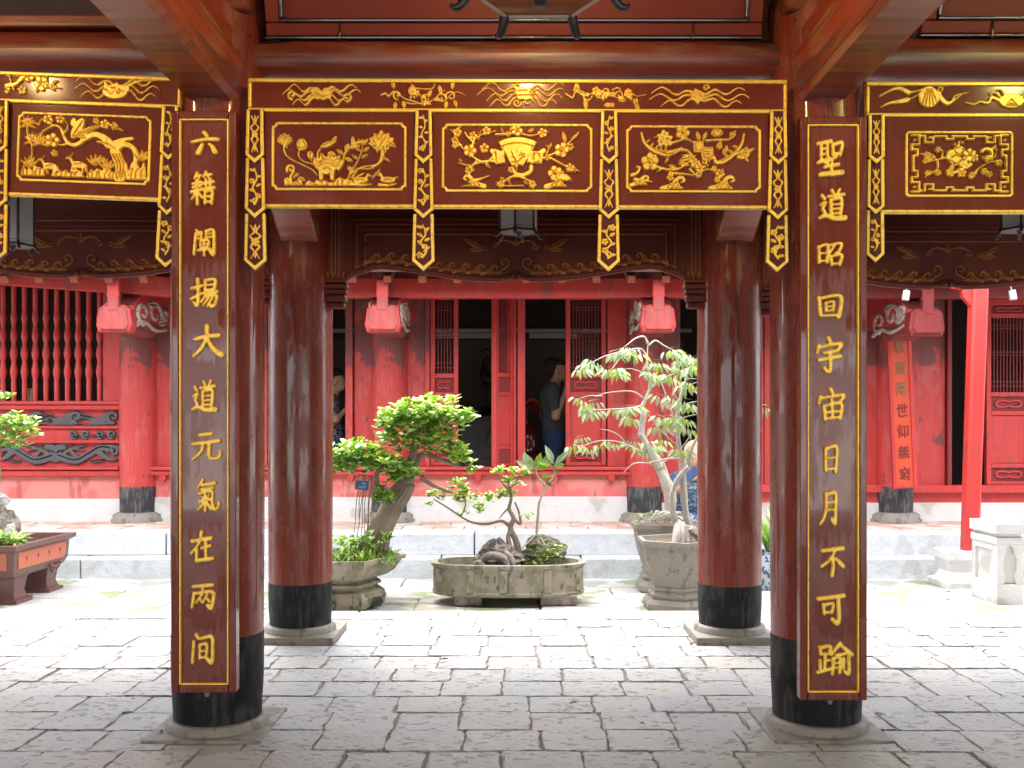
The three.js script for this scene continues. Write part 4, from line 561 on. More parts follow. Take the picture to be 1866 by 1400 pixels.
// ---------------------------------------------------------------- columns of the hall we stand in
function pillar(label, x, z, blackTop, capSide) {
  const t = thing('lacquer_column', label, 'column', [x, 0, z]), r = 0.191;
  const bulge = (y) => r + 0.006 * Math.sin(clamp(y / 2.9, 0, 1) * Math.PI), pts = [], blk = [];
  for (let i = 0; i <= 24; i++) { const y = lerp(blackTop, 3.1, i / 24); pts.push([bulge(y), y]); }
  for (let i = 0; i <= 6; i++) { const y = lerp(0.03, blackTop, i / 6); blk.push([bulge(y) - 0.008 * sstep(0.25 - y, 0, 0.22) + 0.0015, y]); }
  blk.push([bulge(blackTop) - 0.004, blackTop + 0.001]);
  obj('shaft', lathe(pts, 72), M.column, t);
  obj('black_foot', lathe(blk, 72), M.black, t);
  const pl = group('stone_plinth', t);
  const hs = capSide ? 0.012 : 0.045, hr = capSide ? 0.05 : 0.088;
  obj('square_slab', span(-0.245, -0.03, 0.245, hs, -0.245, 0.245, 0.006), M.plinth, pl);
  obj('round_ring', lathe([[0.0, hr], [0.19, hr], [0.206, hr - 0.004], [0.214, hr - 0.014], [0.219, hs + 0.0005]], 72), M.plinth, pl);
  if (capSide) obj('column_head', [bx(0.36, 0.16, 0.34, 0, 3.12, 0, 0.03), bx(0.3, 0.24, 0.28, 0, 3.3, 0, 0.03)], M.darkwood, t);
  return t;
}
const DF = 4.29, DR = 6.1;
pillar('near left dark red lacquered column carrying a vertical couplet board', -1.294, -DF, 0.41, 1);
pillar('near right dark red lacquered column carrying a vertical couplet board', 1.306, -DF, 0.4, 1);
pillar('left of the two inner red columns standing at the courtyard edge', -1.33, -DR, 0.345);
pillar('right of the two inner red columns standing at the courtyard edge', 1.32, -DR, 0.335);

// ---------------------------------------------------------------- vertical couplet boards on the near columns
function couplet(label, px0, px1, pyT, pyB, names, cx, ys, size, goldL, goldR) {
  const d = 4.05, s = d / F, w = (px1 - px0) * s, h = (pyB - pyT) * s;
  const t = thing('couplet_board', label, 'couplet board', [X((px0 + px1) / 2, d), Y(pyB, d), -d]);
  const gi = 0.031, gw = 0.0075, th = 0.045;
  obj('board', span(-w / 2 + gi, gi + 0.004, w / 2 - gi, h - gi, -th, -0.006, 0.003), M.lacquer, t);
  const L = -w / 2, R = w / 2;
  for (const g of [span(L, 0, L + gi, h, -th, 0.012, 0.007, 1), span(R - gi, 0, R, h, -th, 0.012, 0.007, 2), span(L + gi + 0.001, h - gi, R - gi - 0.001, h, -th, 0.0115, 0.006, 3), span(L + gi + 0.001, 0, R - gi - 0.001, gi, -th, 0.0115, 0.006, 4)]) obj('frame', g, M.lacquer, t);
  for (const g of [span(L + gi, gi + 0.001, L + gi + gw, h - gi - 0.001, -0.02, 0.0085, 0.003), span(R - gi - gw, gi + 0.001, R - gi, h - gi - 0.001, -0.02, 0.0085, 0.003), span(L + gi + gw, h - gi - gw, R - gi - gw, h - gi, -0.02, 0.008, 0.003), span(L + gi + gw, gi, R - gi - gw, gi + gw, -0.02, 0.008, 0.003)]) obj('gold_line', g, M.goldpaint, t);
  names.forEach((n, i) => {
    const [w0, h0, dx] = size[i], c = obj('character', glyph(n, w0 * s, h0 * s, 0.014, 1.15), M.goldpaint, t);
    c.position.set((cx + dx - (px0 + px1) / 2) * s, (pyB - ys[i]) * s, -0.0055);
  });
  obj('hook', [new THREE.TorusGeometry(0.01, 0.0028, 6, 14).translate(0.002, h + 0.008, -0.015), tube([[0.002, h + 0.018, -0.015, 0.002], [0.006, h + 0.05, -0.03, 0.0015], [0.002, h + 0.08, -0.05, 0.0015]])], M.metal, t);
  obj('hanger', slab([[-0.018, 0.01], [0.018, 0.01], [0.006, -0.028], [-0.006, -0.028]], 0.003, 0.001).translate(0, 0, -th + 0.005), M.metal, t);
  return t;
}
couplet('left couplet board with golden characters beginning with a simple four-stroke one', 313, 431, 203, 1262,
  ['six', 'books', 'open', 'spread', 'great', 'way', 'origin', 'breath', 'at', 'both', 'between'], 375,
  [261, 343, 442, 533, 622, 722, 813, 903, 997, 1087, 1183], [[52, 42, -2], [44, 56, -6], [42, 48, -3], [50, 52, -3], [54, 54, 2], [44, 54, -4], [54, 52, 0], [46, 58, 1], [42, 54, -8], [46, 46, -6], [42, 52, -6]]);
couplet('right couplet board with golden characters beginning with a dense nine-line one', 1457, 1579, 213, 1276,
  ['sage', 'way', 'bright', 'turn', 'space', 'time', 'sun', 'moon', 'not', 'may', 'pass'], 1512,
  [286, 373, 463, 558, 647, 738, 836, 926, 1023, 1109, 1201], [[46, 66, 1], [48, 54, 4], [46, 44, 0], [48, 42, -1], [50, 60, -2], [50, 56, 2], [32, 48, 2], [36, 58, -1], [44, 52, 5], [50, 54, 2], [60, 56, 8]]);

// ---------------------------------------------------------------- gilded carved fascias between the columns
const S1 = 4.1 / F;
// drawings read off the photograph in the pixels of an enlarged view: origin and scale first
const view = (ox, oy, k, fn) => (p, c) => { c.translate(ox, oy); c.scale(k, k); fn(p, c); };
const ZA = [0, 0, 0.3714], ZB = [420, 0, 0.3713], ZC = [900, 0, 0.3713], ZD = [1380, 0, 0.3716];
penWidth = 1.18;
const DRAW = {
  pine: view(...ZA, (p) => {
    p.v(46, 40, 585, 885, 588, 830, 572, 790, 556, 755); p.v(36, 20, 570, 770, 535, 720, 500, 690, 455, 678, 410, 700); p.v(20, 7, 410, 700, 370, 730, 330, 725, 305, 690, 290, 655, 255, 640, 200, 672);
    p.v(10, 4, 330, 725, 290, 735, 250, 720).v(8, 4, 400, 700, 440, 650, 520, 625, 585, 650).v(7, 4, 300, 690, 322, 640, 300, 605).v(8, 5, 255, 640, 200, 610, 180, 640);
    p.bl(250, 712, 34).bl(225, 612, 24).bl(285, 608, 22).bl(262, 775, 18).bl(505, 625, 24).bl(550, 632, 20).bl(460, 610, 16); p.lf(560, 640, 20, 40, 14).lf(200, 672, 120, 40, 18).lf(185, 640, 200, 36, 14);
    p.el(372, 650, 58, 24, -62).el(350, 620, 22, 14, -70); p.lf(360, 690, -28, 120, 34).lf(380, 670, -20, 130, 26).lf(372, 690, 10, 50, 20); p.gr(4, 350, 690, 375, 650, 395, 615).gr(4, 370, 690, 420, 665, 470, 650);
    p.v(26, 16, 560, 750, 600, 720, 650, 740, 660, 800, 640, 860); p.v(18, 8, 520, 735, 500, 715, 470, 712).v(22, 14, 545, 720, 590, 700, 640, 690); p.lf(540, 730, 200, 60, 26).lf(560, 745, 215, 60, 26);
    for (const [x, y] of [[125, 640], [150, 720], [190, 728]]) for (const a of [-150, -120, -90, -60, -30, 20, 160]) p.lf(x, y, a, 46, 18);
    p.v(8, 5, 125, 645, 130, 700, 150, 745, 150, 800).v(6, 4, 150, 730, 152, 800, 140, 860);
    for (const [x, y] of [[462, 830], [520, 850], [690, 800], [140, 850]]) for (const a of [-140, -115, -90, -65, -40]) p.lf(x, y, a, 62, 15);
    p.deer(245, 840, -1, 1.1).deer(385, 828, -1, 1.15); p.bl(500, 800, 14);
    p.rock(160, 890, 60, 60, 3).rock(330, 890, 80, 44, 5).rock(480, 892, 60, 56, 8).rock(650, 892, 66, 90, 9).rock(580, 893, 60, 60, 2);
    for (const x of [570, 585, 600]) p.gr(5, x, 880, x + 4, 820, x - 20, 770);
  }),
  lotus: view(...ZB, (p) => {
    p.lo(265, 685, 42).v(7, 6, 262, 705, 268, 758, 300, 788, 350, 812, 400, 838, 424, 862); p.lf(262, 700, 65, 38, 18);
    p.el(350, 715, 26, 30).gr(4, 335, 710, 350, 690, 366, 712).gr(4, 330, 722, 350, 735, 368, 722).v(6, 5, 338, 740, 335, 770, 358, 796, 412, 812);
    p.el(392, 765, 15, 20).gr(3, 392, 750, 392, 782).v(5, 4, 394, 782, 402, 798, 420, 802);
    p.v(8, 5, 430, 790, 428, 755, 440, 735).lf(436, 728, -20, 90, 34).lf(495, 715, -60, 52, 24).gr(4, 445, 724, 505, 700);
    p.el(475, 810, 66, 38); for (const [x, y, a] of [[430, 800, -140], [455, 785, -110], [490, 780, -70], [515, 790, -40]]) p.lf(x, y, a, 34, 26); p.cu(490, 768, 24, 8, -1, 20, 0.8); p.gr(4, 430, 822, 475, 806, 520, 824).gr(4, 440, 800, 475, 788, 512, 802).gr(4, 455, 840, 475, 828, 495, 840); p.gr(4, 415, 815, 475, 790, 535, 818);
    for (const x of [432, 486]) p.po(x, 840, x + 26, 840, x + 22, 890, x + 4, 890); p.po(455, 838, 490, 838, 482, 862, 460, 862);
    p.v(10, 6, 530, 838, 552, 800, 560, 760, 590, 725, 640, 700, 650, 690); for (const [x, y, a] of [[556, 760, -150], [560, 745, -60], [580, 732, -20], [560, 780, 20], [556, 790, 150], [600, 715, -90], [575, 815, 60]]) p.lf(x, y, a, 44, 24); p.dots(610, 712, 22, 9);
    p.v(6, 4, 570, 890, 620, 800, 645, 740, 648, 690); for (const [x, y, a] of [[648, 715, -130], [650, 715, -50], [640, 745, -150], [650, 750, -40], [628, 785, -150], [640, 780, -30]]) p.lf(x, y, a, 40, 20);
    p.lo(740, 690, 70).v(9, 7, 742, 720, 738, 780, 715, 812, 650, 825, 600, 850, 570, 890).v(8, 5, 750, 730, 745, 790, 690, 830, 620, 832).lf(735, 705, 60, 60, 34).lf(745, 700, 120, 60, 34).lf(770, 700, 30, 50, 26).lf(745, 775, 30, 46, 16);
    for (const [x, a] of [[575, -70], [585, -50], [600, -30], [690, -50]]) p.lf(x, 885, a, 72, 12);
    p.rock(455, 916, 90, 34, 6).rock(560, 916, 80, 40, 7); p.rock(310, 914, 46, 30, 4); p.cu(298, 835, 22, 11, 1, 150).v(11, 8, 300, 905, 296, 870, 312, 848).lf(305, 880, -40, 40, 18); p.cu(345, 890, 16, 8, -1, 0).cu(280, 890, 14, 8, 1, 90);
    p.duck(640, 888, 1, 1).duck(772, 886, -1, 1.05); p.v(14, 5, 590, 908, 640, 912, 690, 908).v(14, 5, 730, 910, 775, 913, 815, 906);
  }),
  fan: view(...ZB, (p, c) => {
    const cx = 1408; c.beginPath(); c.arc(cx, 880, 205, -2.06, -1.08); c.arc(cx, 880, 68, -1.15, -1.99, true); c.closePath(); c.fill();
    c.save(); c.globalCompositeOperation = 'source-atop'; c.strokeStyle = '#333'; c.lineWidth = 5; c.beginPath(); c.arc(cx, 880, 175, -2.06, -1.08); c.stroke(); c.beginPath(); c.moveTo(1330, 720); c.lineTo(1372, 815); c.moveTo(1486, 720); c.lineTo(1446, 815); c.stroke(); c.restore();
    p.po(1276, 742, 1300, 732, 1318, 742, 1342, 742, 1350, 802, 1300, 812, 1288, 790).cu(1284, 742, 14, 8, 1, 0); p.po(1462, 742, 1510, 745, 1530, 730, 1540, 742, 1528, 806, 1454, 800).cu(1535, 740, 14, 8, -1, 180); p.gr(4, 1490, 755, 1488, 792, 1512, 795, 1515, 760, 1492, 756).gr(4, 1300, 750, 1305, 800);
    const br = (f) => { f(1290, 770, 1250, 800, 1200, 780, 1165, 750, 1130, 720, 1100, 665, 1080, 640); f(1290, 795, 1240, 795, 1180, 815, 1118, 803); f(1180, 770, 1190, 700, 1230, 665, 1300, 645); f(1130, 715, 1100, 718, 1088, 712); f(1210, 790, 1180, 820, 1150, 842); f(1195, 705, 1160, 670, 1150, 650); };
    br((...q) => p.v(11, 5, ...q));
    p.bl(1175, 742, 32).bl(1112, 652, 22).bl(1098, 690, 16).bl(1190, 668, 20).bl(1255, 645, 22).bl(1100, 716, 16).bl(1245, 730, 24).bl(1170, 838, 20).dots(1225, 655, 14, 5); p.lf(1245, 800, 40, 40, 20).lf(1180, 815, 60, 34, 18).lf(1215, 690, -80, 34, 16).lf(1140, 800, -140, 30, 14).lf(1120, 640, -70, 26, 12);
    p.v(10, 5, 1300, 662, 1350, 660, 1410, 655, 1470, 668, 1530, 655, 1560, 650).bl(1405, 642, 28).bl(1530, 655, 24).lf(1340, 655, -120, 34, 16).lf(1470, 655, -60, 34, 16).lf(1370, 648, -70, 26, 14).lf(1455, 650, -30, 34, 14).bl(1360, 660, 14);
    p.v(20, 12, 1475, 820, 1470, 845, 1430, 862, 1395, 850, 1385, 830).v(12, 6, 1400, 862, 1360, 880, 1330, 905).v(10, 5, 1420, 870, 1470, 890, 1500, 915).v(8, 4, 1420, 775, 1410, 800, 1400, 840).bl(1400, 800, 22).bl(1430, 765, 16).bl(1375, 835, 16).lf(1390, 780, -110, 40, 16).lf(1420, 785, -30, 36, 16).bl(1330, 905, 16).bl(1480, 905, 18).lf(1360, 880, 60, 34, 16).lf(1435, 885, 40, 34, 16).lf(1350, 888, -150, 34, 16).v(6, 4, 1340, 890, 1310, 912, 1440, 912);
    p.wave(1190, 917, 62, -1); p.v(16, 4, 1190, 890, 1230, 880, 1270, 865);
    const o = 1292.8; p.v(12, 5, o + 185, 800, o + 255, 772, o + 325, 738, o + 375, 695, o + 415, 650).v(10, 5, o + 265, 770, o + 320, 800, o + 370, 825, o + 420, 842).v(8, 4, o + 250, 775, o + 268, 730, o + 255, 715).lf(o + 352, 705, -105, 62, 26).lf(o + 262, 740, -60, 44, 18).lf(o + 375, 690, -40, 60, 18); p.bl(o + 332, 738, 36).bl(o + 375, 722, 18).bl(o + 300, 852, 36).bl(o + 372, 824, 22).bl(o + 262, 775, 16).bl(o + 395, 833, 12).bl(o + 330, 855, 16); p.wave(o + 315, 918, 66, 1).v(14, 6, o + 340, 880, o + 362, 868, o + 378, 888); p.lf(o + 40, 905, -160, 34, 14).bl(o + 35, 905, 18); p.v(8, 4, o + 100, 870, o + 150, 875, o + 190, 905).bl(o + 190, 908, 18);
  }),
  scrolls: view(...ZC, (p) => {
    p.po(975, 692, 1028, 690, 1030, 745, 980, 748).po(1014, 722, 1074, 720, 1078, 782, 1020, 785); p.gr(4, 986, 702, 1018, 700, 1020, 736, 990, 738, 986, 703).gr(4, 1026, 734, 1064, 732, 1067, 771, 1030, 773, 1026, 735).gr(3, 1034, 745, 1058, 744).gr(3, 1036, 757, 1060, 756);
    p.v(7, 26, 723, 652, 738, 700, 785, 738, 850, 755).v(26, 10, 850, 755, 890, 742, 920, 728); p.gr(4, 740, 695, 790, 735, 855, 755, 900, 738); for (const [x, y, a] of [[745, 700, -40], [765, 722, -50], [790, 735, -60], [815, 742, -70], [840, 748, -80]]) p.lf(x, y, a, 30, 14);
    p.v(7, 22, 1226, 655, 1212, 710, 1165, 765, 1120, 792).v(20, 8, 1120, 792, 1090, 796, 1080, 770); p.gr(4, 1220, 680, 1165, 760, 1110, 792); for (const [x, y, a] of [[1200, 725, -160], [1175, 750, -150], [1150, 770, -140], [1130, 760, -100]]) p.lf(x, y, a, 34, 16);
    p.dots(835, 682, 38, 17).lf(800, 672, 180, 20, 12); p.bl(925, 650, 34).lo(1095, 645, 34).bl(765, 795, 42).dots(775, 775, 26, 9);
    const b = (...q) => p.v(11, 5, ...q); b(860, 705, 910, 690, 940, 680, 980, 700); b(850, 710, 835, 700); b(1040, 690, 1100, 685, 1160, 680, 1185, 640); b(1110, 690, 1108, 720); b(780, 810, 840, 830, 900, 830, 960, 790, 990, 760); b(920, 735, 950, 740, 980, 780, 1000, 840, 1050, 830, 1090, 845, 1120, 870); b(830, 825, 800, 840); b(860, 850, 920, 852, 980, 860); b(1170, 760, 1210, 745, 1275, 728); b(1200, 760, 1240, 770); b(960, 830, 1000, 870);
    p.lf(1010, 690, -110, 50, 26).lf(1025, 690, -70, 50, 24).lf(940, 690, -100, 40, 16).lf(920, 760, 20, 62, 30).lf(905, 790, -20, 80, 30).lf(900, 800, 10, 60, 26).lf(840, 800, -60, 36, 20).lf(855, 810, 20, 50, 22).lf(1140, 750, -90, 40, 20); p.bl(1105, 716, 16).bl(1170, 660, 16).bl(985, 800, 24).bl(1010, 825, 22).bl(1080, 826, 14).bl(1235, 745, 24).bl(1210, 760, 22).bl(1110, 850, 22).bl(1005, 855, 16).lf(1235, 750, -30, 46, 20).lf(1225, 765, 50, 40, 18).lf(1110, 850, -60, 34, 16).lf(870, 815, 100, 30, 14); p.dots(1040, 800, 22, 8);
    p.wave(720, 908, 52, 1).v(14, 5, 690, 880, 730, 885, 775, 892).v(16, 8, 676, 860, 700, 850, 715, 825, 700, 818).wave(885, 925, 66, 1).wave(1125, 925, 70, 1).bl(1095, 880, 16).bl(865, 870, 18);
  }),
  meander: view(...ZD, (p, c) => {
    c.lineWidth = 11; c.lineCap = 'butt'; c.lineJoin = 'miter'; const L = (...q) => { c.beginPath(); q.forEach((v, i) => (i % 2 ? 0 : i ? c.lineTo(v, q[i + 1]) : c.moveTo(v, q[i + 1]))); c.stroke(); };
    const X0 = 750, X1 = 1232, Y0 = 660, Y1 = 945;
    for (const [fx0, a] of [[X0, 1], [X1, -1]]) for (const [fy0, e] of [[Y0, 1], [Y1, -1]]) { L(fx0, fy0 + e * 50, fx0 + a * 42, fy0 + e * 50, fx0 + a * 42, fy0 + e * 4, fx0, fy0 + e * 4); L(fx0 + a * 14, fy0 + e * 28, fx0 + a * 28, fy0 + e * 28); L(fx0 + a * 70, fy0 + e * 4, fx0 + a * 70, fy0 + e * 40, fx0 + a * 110, fy0 + e * 40, fx0 + a * 110, fy0 + e * 16, fx0 + a * 86, fy0 + e * 16); L(fx0 + a * 42, fy0 + e * 8, fx0 + a * 72, fy0 + e * 8); L(fx0 + a * 110, fy0 + e * 10, fx0 + a * 175, fy0 + e * 10, fx0 + a * 175, fy0 + e * 24, fx0 + a * 208, fy0 + e * 24, fx0 + a * 208, fy0 + e * 6); L(fx0 + a * 6, fy0 + e * 50, fx0 + a * 6, fy0 + e * 75, fx0 + a * 34, fy0 + e * 75, fx0 + a * 34, fy0 + e * 105, fx0 + a * 14, fy0 + e * 105); }
    L(X0 + 200, Y0 + 10, X1 - 200, Y0 + 10); L(X0 + 200, Y1 - 10, X1 - 200, Y1 - 10); L(X0 + 14, Y0 + 100, X0 + 14, Y1 - 100); L(X1 - 14, Y0 + 100, X1 - 14, Y1 - 100);
    c.lineCap = c.lineJoin = 'round';
    p.el(985, 742, 32, 24).el(970, 785, 34, 28).el(945, 765, 22, 30).gr(4, 962, 735, 985, 725, 1008, 740, 985, 760, 962, 745).gr(4, 945, 775, 970, 765, 1000, 780, 972, 806, 945, 790); p.dots(985, 712, 26, 7).bl(1040, 760, 30).bl(1060, 775, 22).dots(1020, 800, 30, 10);
    p.v(9, 5, 940, 770, 900, 780, 860, 790, 825, 790).v(8, 4, 900, 778, 905, 745, 885, 735).v(8, 4, 880, 785, 880, 830, 820, 870).v(8, 4, 850, 790, 815, 760, 800, 755).v(7, 4, 850, 790, 830, 800).v(7, 4, 870, 840, 840, 852, 826, 850); for (const [x, y] of [[825, 790], [885, 735], [830, 760], [860, 780], [835, 850], [885, 848], [850, 770]]) p.bl(x, y, 15);
    p.cu(1015, 805, 24, 12, 1, 0).v(14, 6, 990, 830, 960, 850, 930, 845).bl(945, 848, 22).bl(1000, 850, 22).lf(960, 800, 110, 50, 26).lf(980, 830, 60, 40, 20);
    p.v(8, 4, 1040, 870, 1080, 830, 1130, 800, 1180, 790).v(7, 4, 1080, 830, 1060, 868, 1045, 878).v(6, 4, 1100, 840, 1130, 850, 1140, 870); for (const [x, y] of [[1180, 798], [1110, 840], [1050, 860], [1185, 800], [1135, 855]]) p.bl(x, y, 16);
    p.cu(1128, 760, 34, 15, 1, -150, 0.75).v(10, 4, 1095, 745, 1120, 735, 1140, 745).v(8, 3, 1140, 740, 1160, 720, 1172, 740).v(8, 3, 1150, 735, 1170, 712).v(8, 3, 1130, 780, 1160, 770, 1165, 750).lf(1110, 770, 20, 50, 22).lf(1100, 765, 50, 44, 18);
  }),
  ribbonKnot: view(...ZB, (p) => { p.ribbons(440, 470, 205, 84, 3, 4, 9); p.cu(470, 450, 24, 10, 1).cu(415, 455, 22, 10, -1).el(455, 470, 40, 22).cu(300, 470, 22, 10, 1, 90).cu(570, 480, 22, 10, -1, 90).gr(4, 420, 460, 455, 480, 495, 462); }),
  grapes: view(...ZB, (p) => { p.v(8, 3, 738, 470, 760, 462, 775, 475, 800, 452, 830, 470, 860, 490, 900, 500, 950, 515, 1000, 490, 1040, 500, 1090, 460, 1120, 455, 1152, 472); p.cu(818, 468, 24, 8, 1, 90).cu(1030, 485, 26, 8, -1, 0).cu(1080, 475, 26, 8, 1, 180).v(8, 3, 880, 485, 905, 440, 950, 440, 990, 435, 1000, 412); for (const [x, y, a] of [[905, 450, -120], [880, 470, -90], [930, 490, -40], [945, 500, 20], [965, 480, -60], [990, 490, 0], [810, 500, 100], [845, 495, 80], [1095, 490, 70], [800, 440, -100], [1085, 440, -80], [930, 470, -160], [1030, 460, -100], [1060, 495, 100]]) p.lf(x, y, a, 42, 24); p.dots(905, 460, 24, 9).dots(955, 500, 22, 8).dots(1035, 455, 16, 6); p.v(6, 3, 850, 505, 900, 512, 950, 505); }),
  tied: view(...ZB, (p) => { p.ribbons(1435, 465, 235, 96, 9, 4, 8); p.po(1398, 440, 1425, 428, 1470, 435, 1462, 488, 1410, 492).gr(4, 1410, 448, 1455, 445).gr(4, 1408, 470, 1460, 468); p.cu(1408, 425, 16, 8, 1, 90).cu(1460, 500, 24, 8, -1, 0).cu(1405, 505, 22, 8, 1, 0); }),
  morning: view(...ZC, (p) => { p.v(8, 3, 350, 460, 385, 480, 400, 450, 440, 470, 480, 460, 520, 480, 570, 470, 620, 480, 660, 450, 700, 470, 745, 462); p.cu(455, 470, 26, 8, 1, 0).cu(545, 450, 22, 8, -1, 90).cu(615, 465, 20, 7, 1, 180).v(7, 3, 580, 440, 605, 430, 622, 440); for (const [x, y, a] of [[500, 440, 40], [510, 485, -100], [540, 480, -60], [640, 470, -60], [655, 455, 60], [405, 445, -90], [450, 495, 90], [690, 500, 60], [580, 515, 180], [560, 470, -20], [650, 490, 180], [410, 450, 20]]) p.lf(x, y, a, 44, 28); p.dots(540, 468, 24, 8).bl(660, 460, 22).bl(405, 438, 18).bl(500, 445, 20).bl(450, 500, 14).bl(695, 495, 14).bl(580, 515, 12); }),
  book: view(...ZC, (p) => { p.ribbons(1010, 475, 280, 84, 21, 3, 8); p.po(960, 470, 985, 432, 1035, 455, 1002, 512).gr(4, 990, 448, 1020, 462).gr(4, 982, 460, 1012, 476).gr(4, 974, 472, 1002, 490); p.cu(1040, 430, 16, 7, -1, 0); }),
  plumBough: view(...ZA, (p) => { p.v(22, 12, -40, 470, 20, 450, 60, 440, 90, 400).v(14, 6, 60, 440, 120, 400, 180, 410, 220, 440, 280, 455).v(10, 5, 50, 470, 30, 420, 20, 385); p.bl(15, 385, 24).bl(120, 400, 30).bl(185, 435, 36).bl(60, 390, 18).bl(240, 450, 18).bl(90, 470, 22).bl(10, 470, 22); p.lf(200, 410, -60, 40, 18).lf(210, 440, 40, 40, 18).lf(230, 430, -20, 40, 16).lf(170, 450, 110, 34, 16).lf(85, 400, -60, 30, 14); }),
  gourd: view(...ZA, (p) => { p.ribbons(560, 445, 255, 96, 14, 3, 9); p.el(545, 463, 62, 34).el(595, 445, 26, 16).gr(5, 500, 455, 545, 445, 590, 460).gr(4, 515, 462, 525, 475, 540, 462).gr(4, 555, 458, 565, 472, 572, 460); p.cu(545, 425, 46, 14, -1, 180, 0.6).v(12, 5, 600, 440, 640, 415, 700, 400, 790, 395); }),
  shells: view(...ZD, (p) => { p.el(840, 478, 52, 50); for (let i = 0; i < 5; i++) p.gr(4, 800 + i * 20, 520, 815 + i * 13, 480, 830 + i * 6, 440); p.v(20, 6, 740, 455, 700, 435, 660, 440, 600, 472).v(22, 5, 735, 490, 690, 500, 650, 505, 605, 525).v(8, 4, 740, 455, 790, 445, 840, 425, 870, 440).v(7, 4, 740, 490, 780, 470, 800, 450).v(16, 5, 885, 460, 920, 500, 950, 500, 970, 470, 1035, 455).v(12, 4, 890, 480, 930, 512, 980, 480, 1000, 465).cu(900, 440, 18, 6, 1, 90); }),
  bowl: view(...ZD, (p) => { p.el(1245, 495, 62, 36); p.el(1245, 485, 44, 16); for (let i = 0; i < 7; i++) p.gr(3, 1215 + i * 10, 520, 1245, 488); p.v(16, 5, 1200, 500, 1150, 480, 1130, 505, 1090, 500, 1060, 512, 1020, 502).v(9, 5, 1195, 480, 1160, 455, 1145, 465).v(9, 5, 1215, 475, 1190, 440, 1145, 450, 1140, 462).v(16, 5, 1290, 500, 1340, 480, 1370, 505, 1430, 500).v(9, 5, 1290, 480, 1330, 450, 1350, 465); }),
};
const segDraw = (x0, y0, w, h, seed) => (p) => {
  const R = rng(seed), cx = x0 + w / 2, k = Math.floor(R() * 3), th = w * 0.15;
  if (k === 1) { for (const d of [-1, 1]) { p.v(th, 2, cx, y0 + h * 0.48, cx + d * w * 0.36, y0 + h * 0.36, cx + d * w * 0.08, y0 + h * 0.26, cx + d * w * 0.34, y0 + h * 0.1).v(th, 2, cx, y0 + h * 0.52, cx + d * w * 0.3, y0 + h * 0.62, cx + d * w * 0.06, y0 + h * 0.74, cx + d * w * 0.3, y0 + h * 0.9); } p.bl(cx, y0 + h * 0.5, w * 0.3).lf(cx, y0 + h * 0.3, -90, h * 0.24, w * 0.26).lf(cx, y0 + h * 0.7, 90, h * 0.2, w * 0.24); return; }
  p.v(th, 2.5, cx - w * 0.05, y0 + h * 0.86, cx + w * 0.2, y0 + h * 0.7, cx - w * 0.18, y0 + h * 0.5, cx + w * 0.15, y0 + h * 0.3, cx - w * 0.05, y0 + h * 0.08);
  for (let i = 0; i < 7; i++) { const t = 0.12 + 0.11 * i + 0.03 * R(), s = i % 2 ? 1 : -1; if (R() < 0.4) p.bl(cx + s * w * 0.26, y0 + h * t, w * 0.24); else p.lf(cx + s * w * 0.04, y0 + h * t, s > 0 ? -40 + 40 * R() : 180 + 40 * R(), w * 0.5, w * 0.3); }
  p.cu(cx + w * 0.05, y0 + h * (k ? 0.78 : 0.62), w * 0.26, th * 0.8, k ? 1 : -1, 90);
};
let pendSeed = 40;
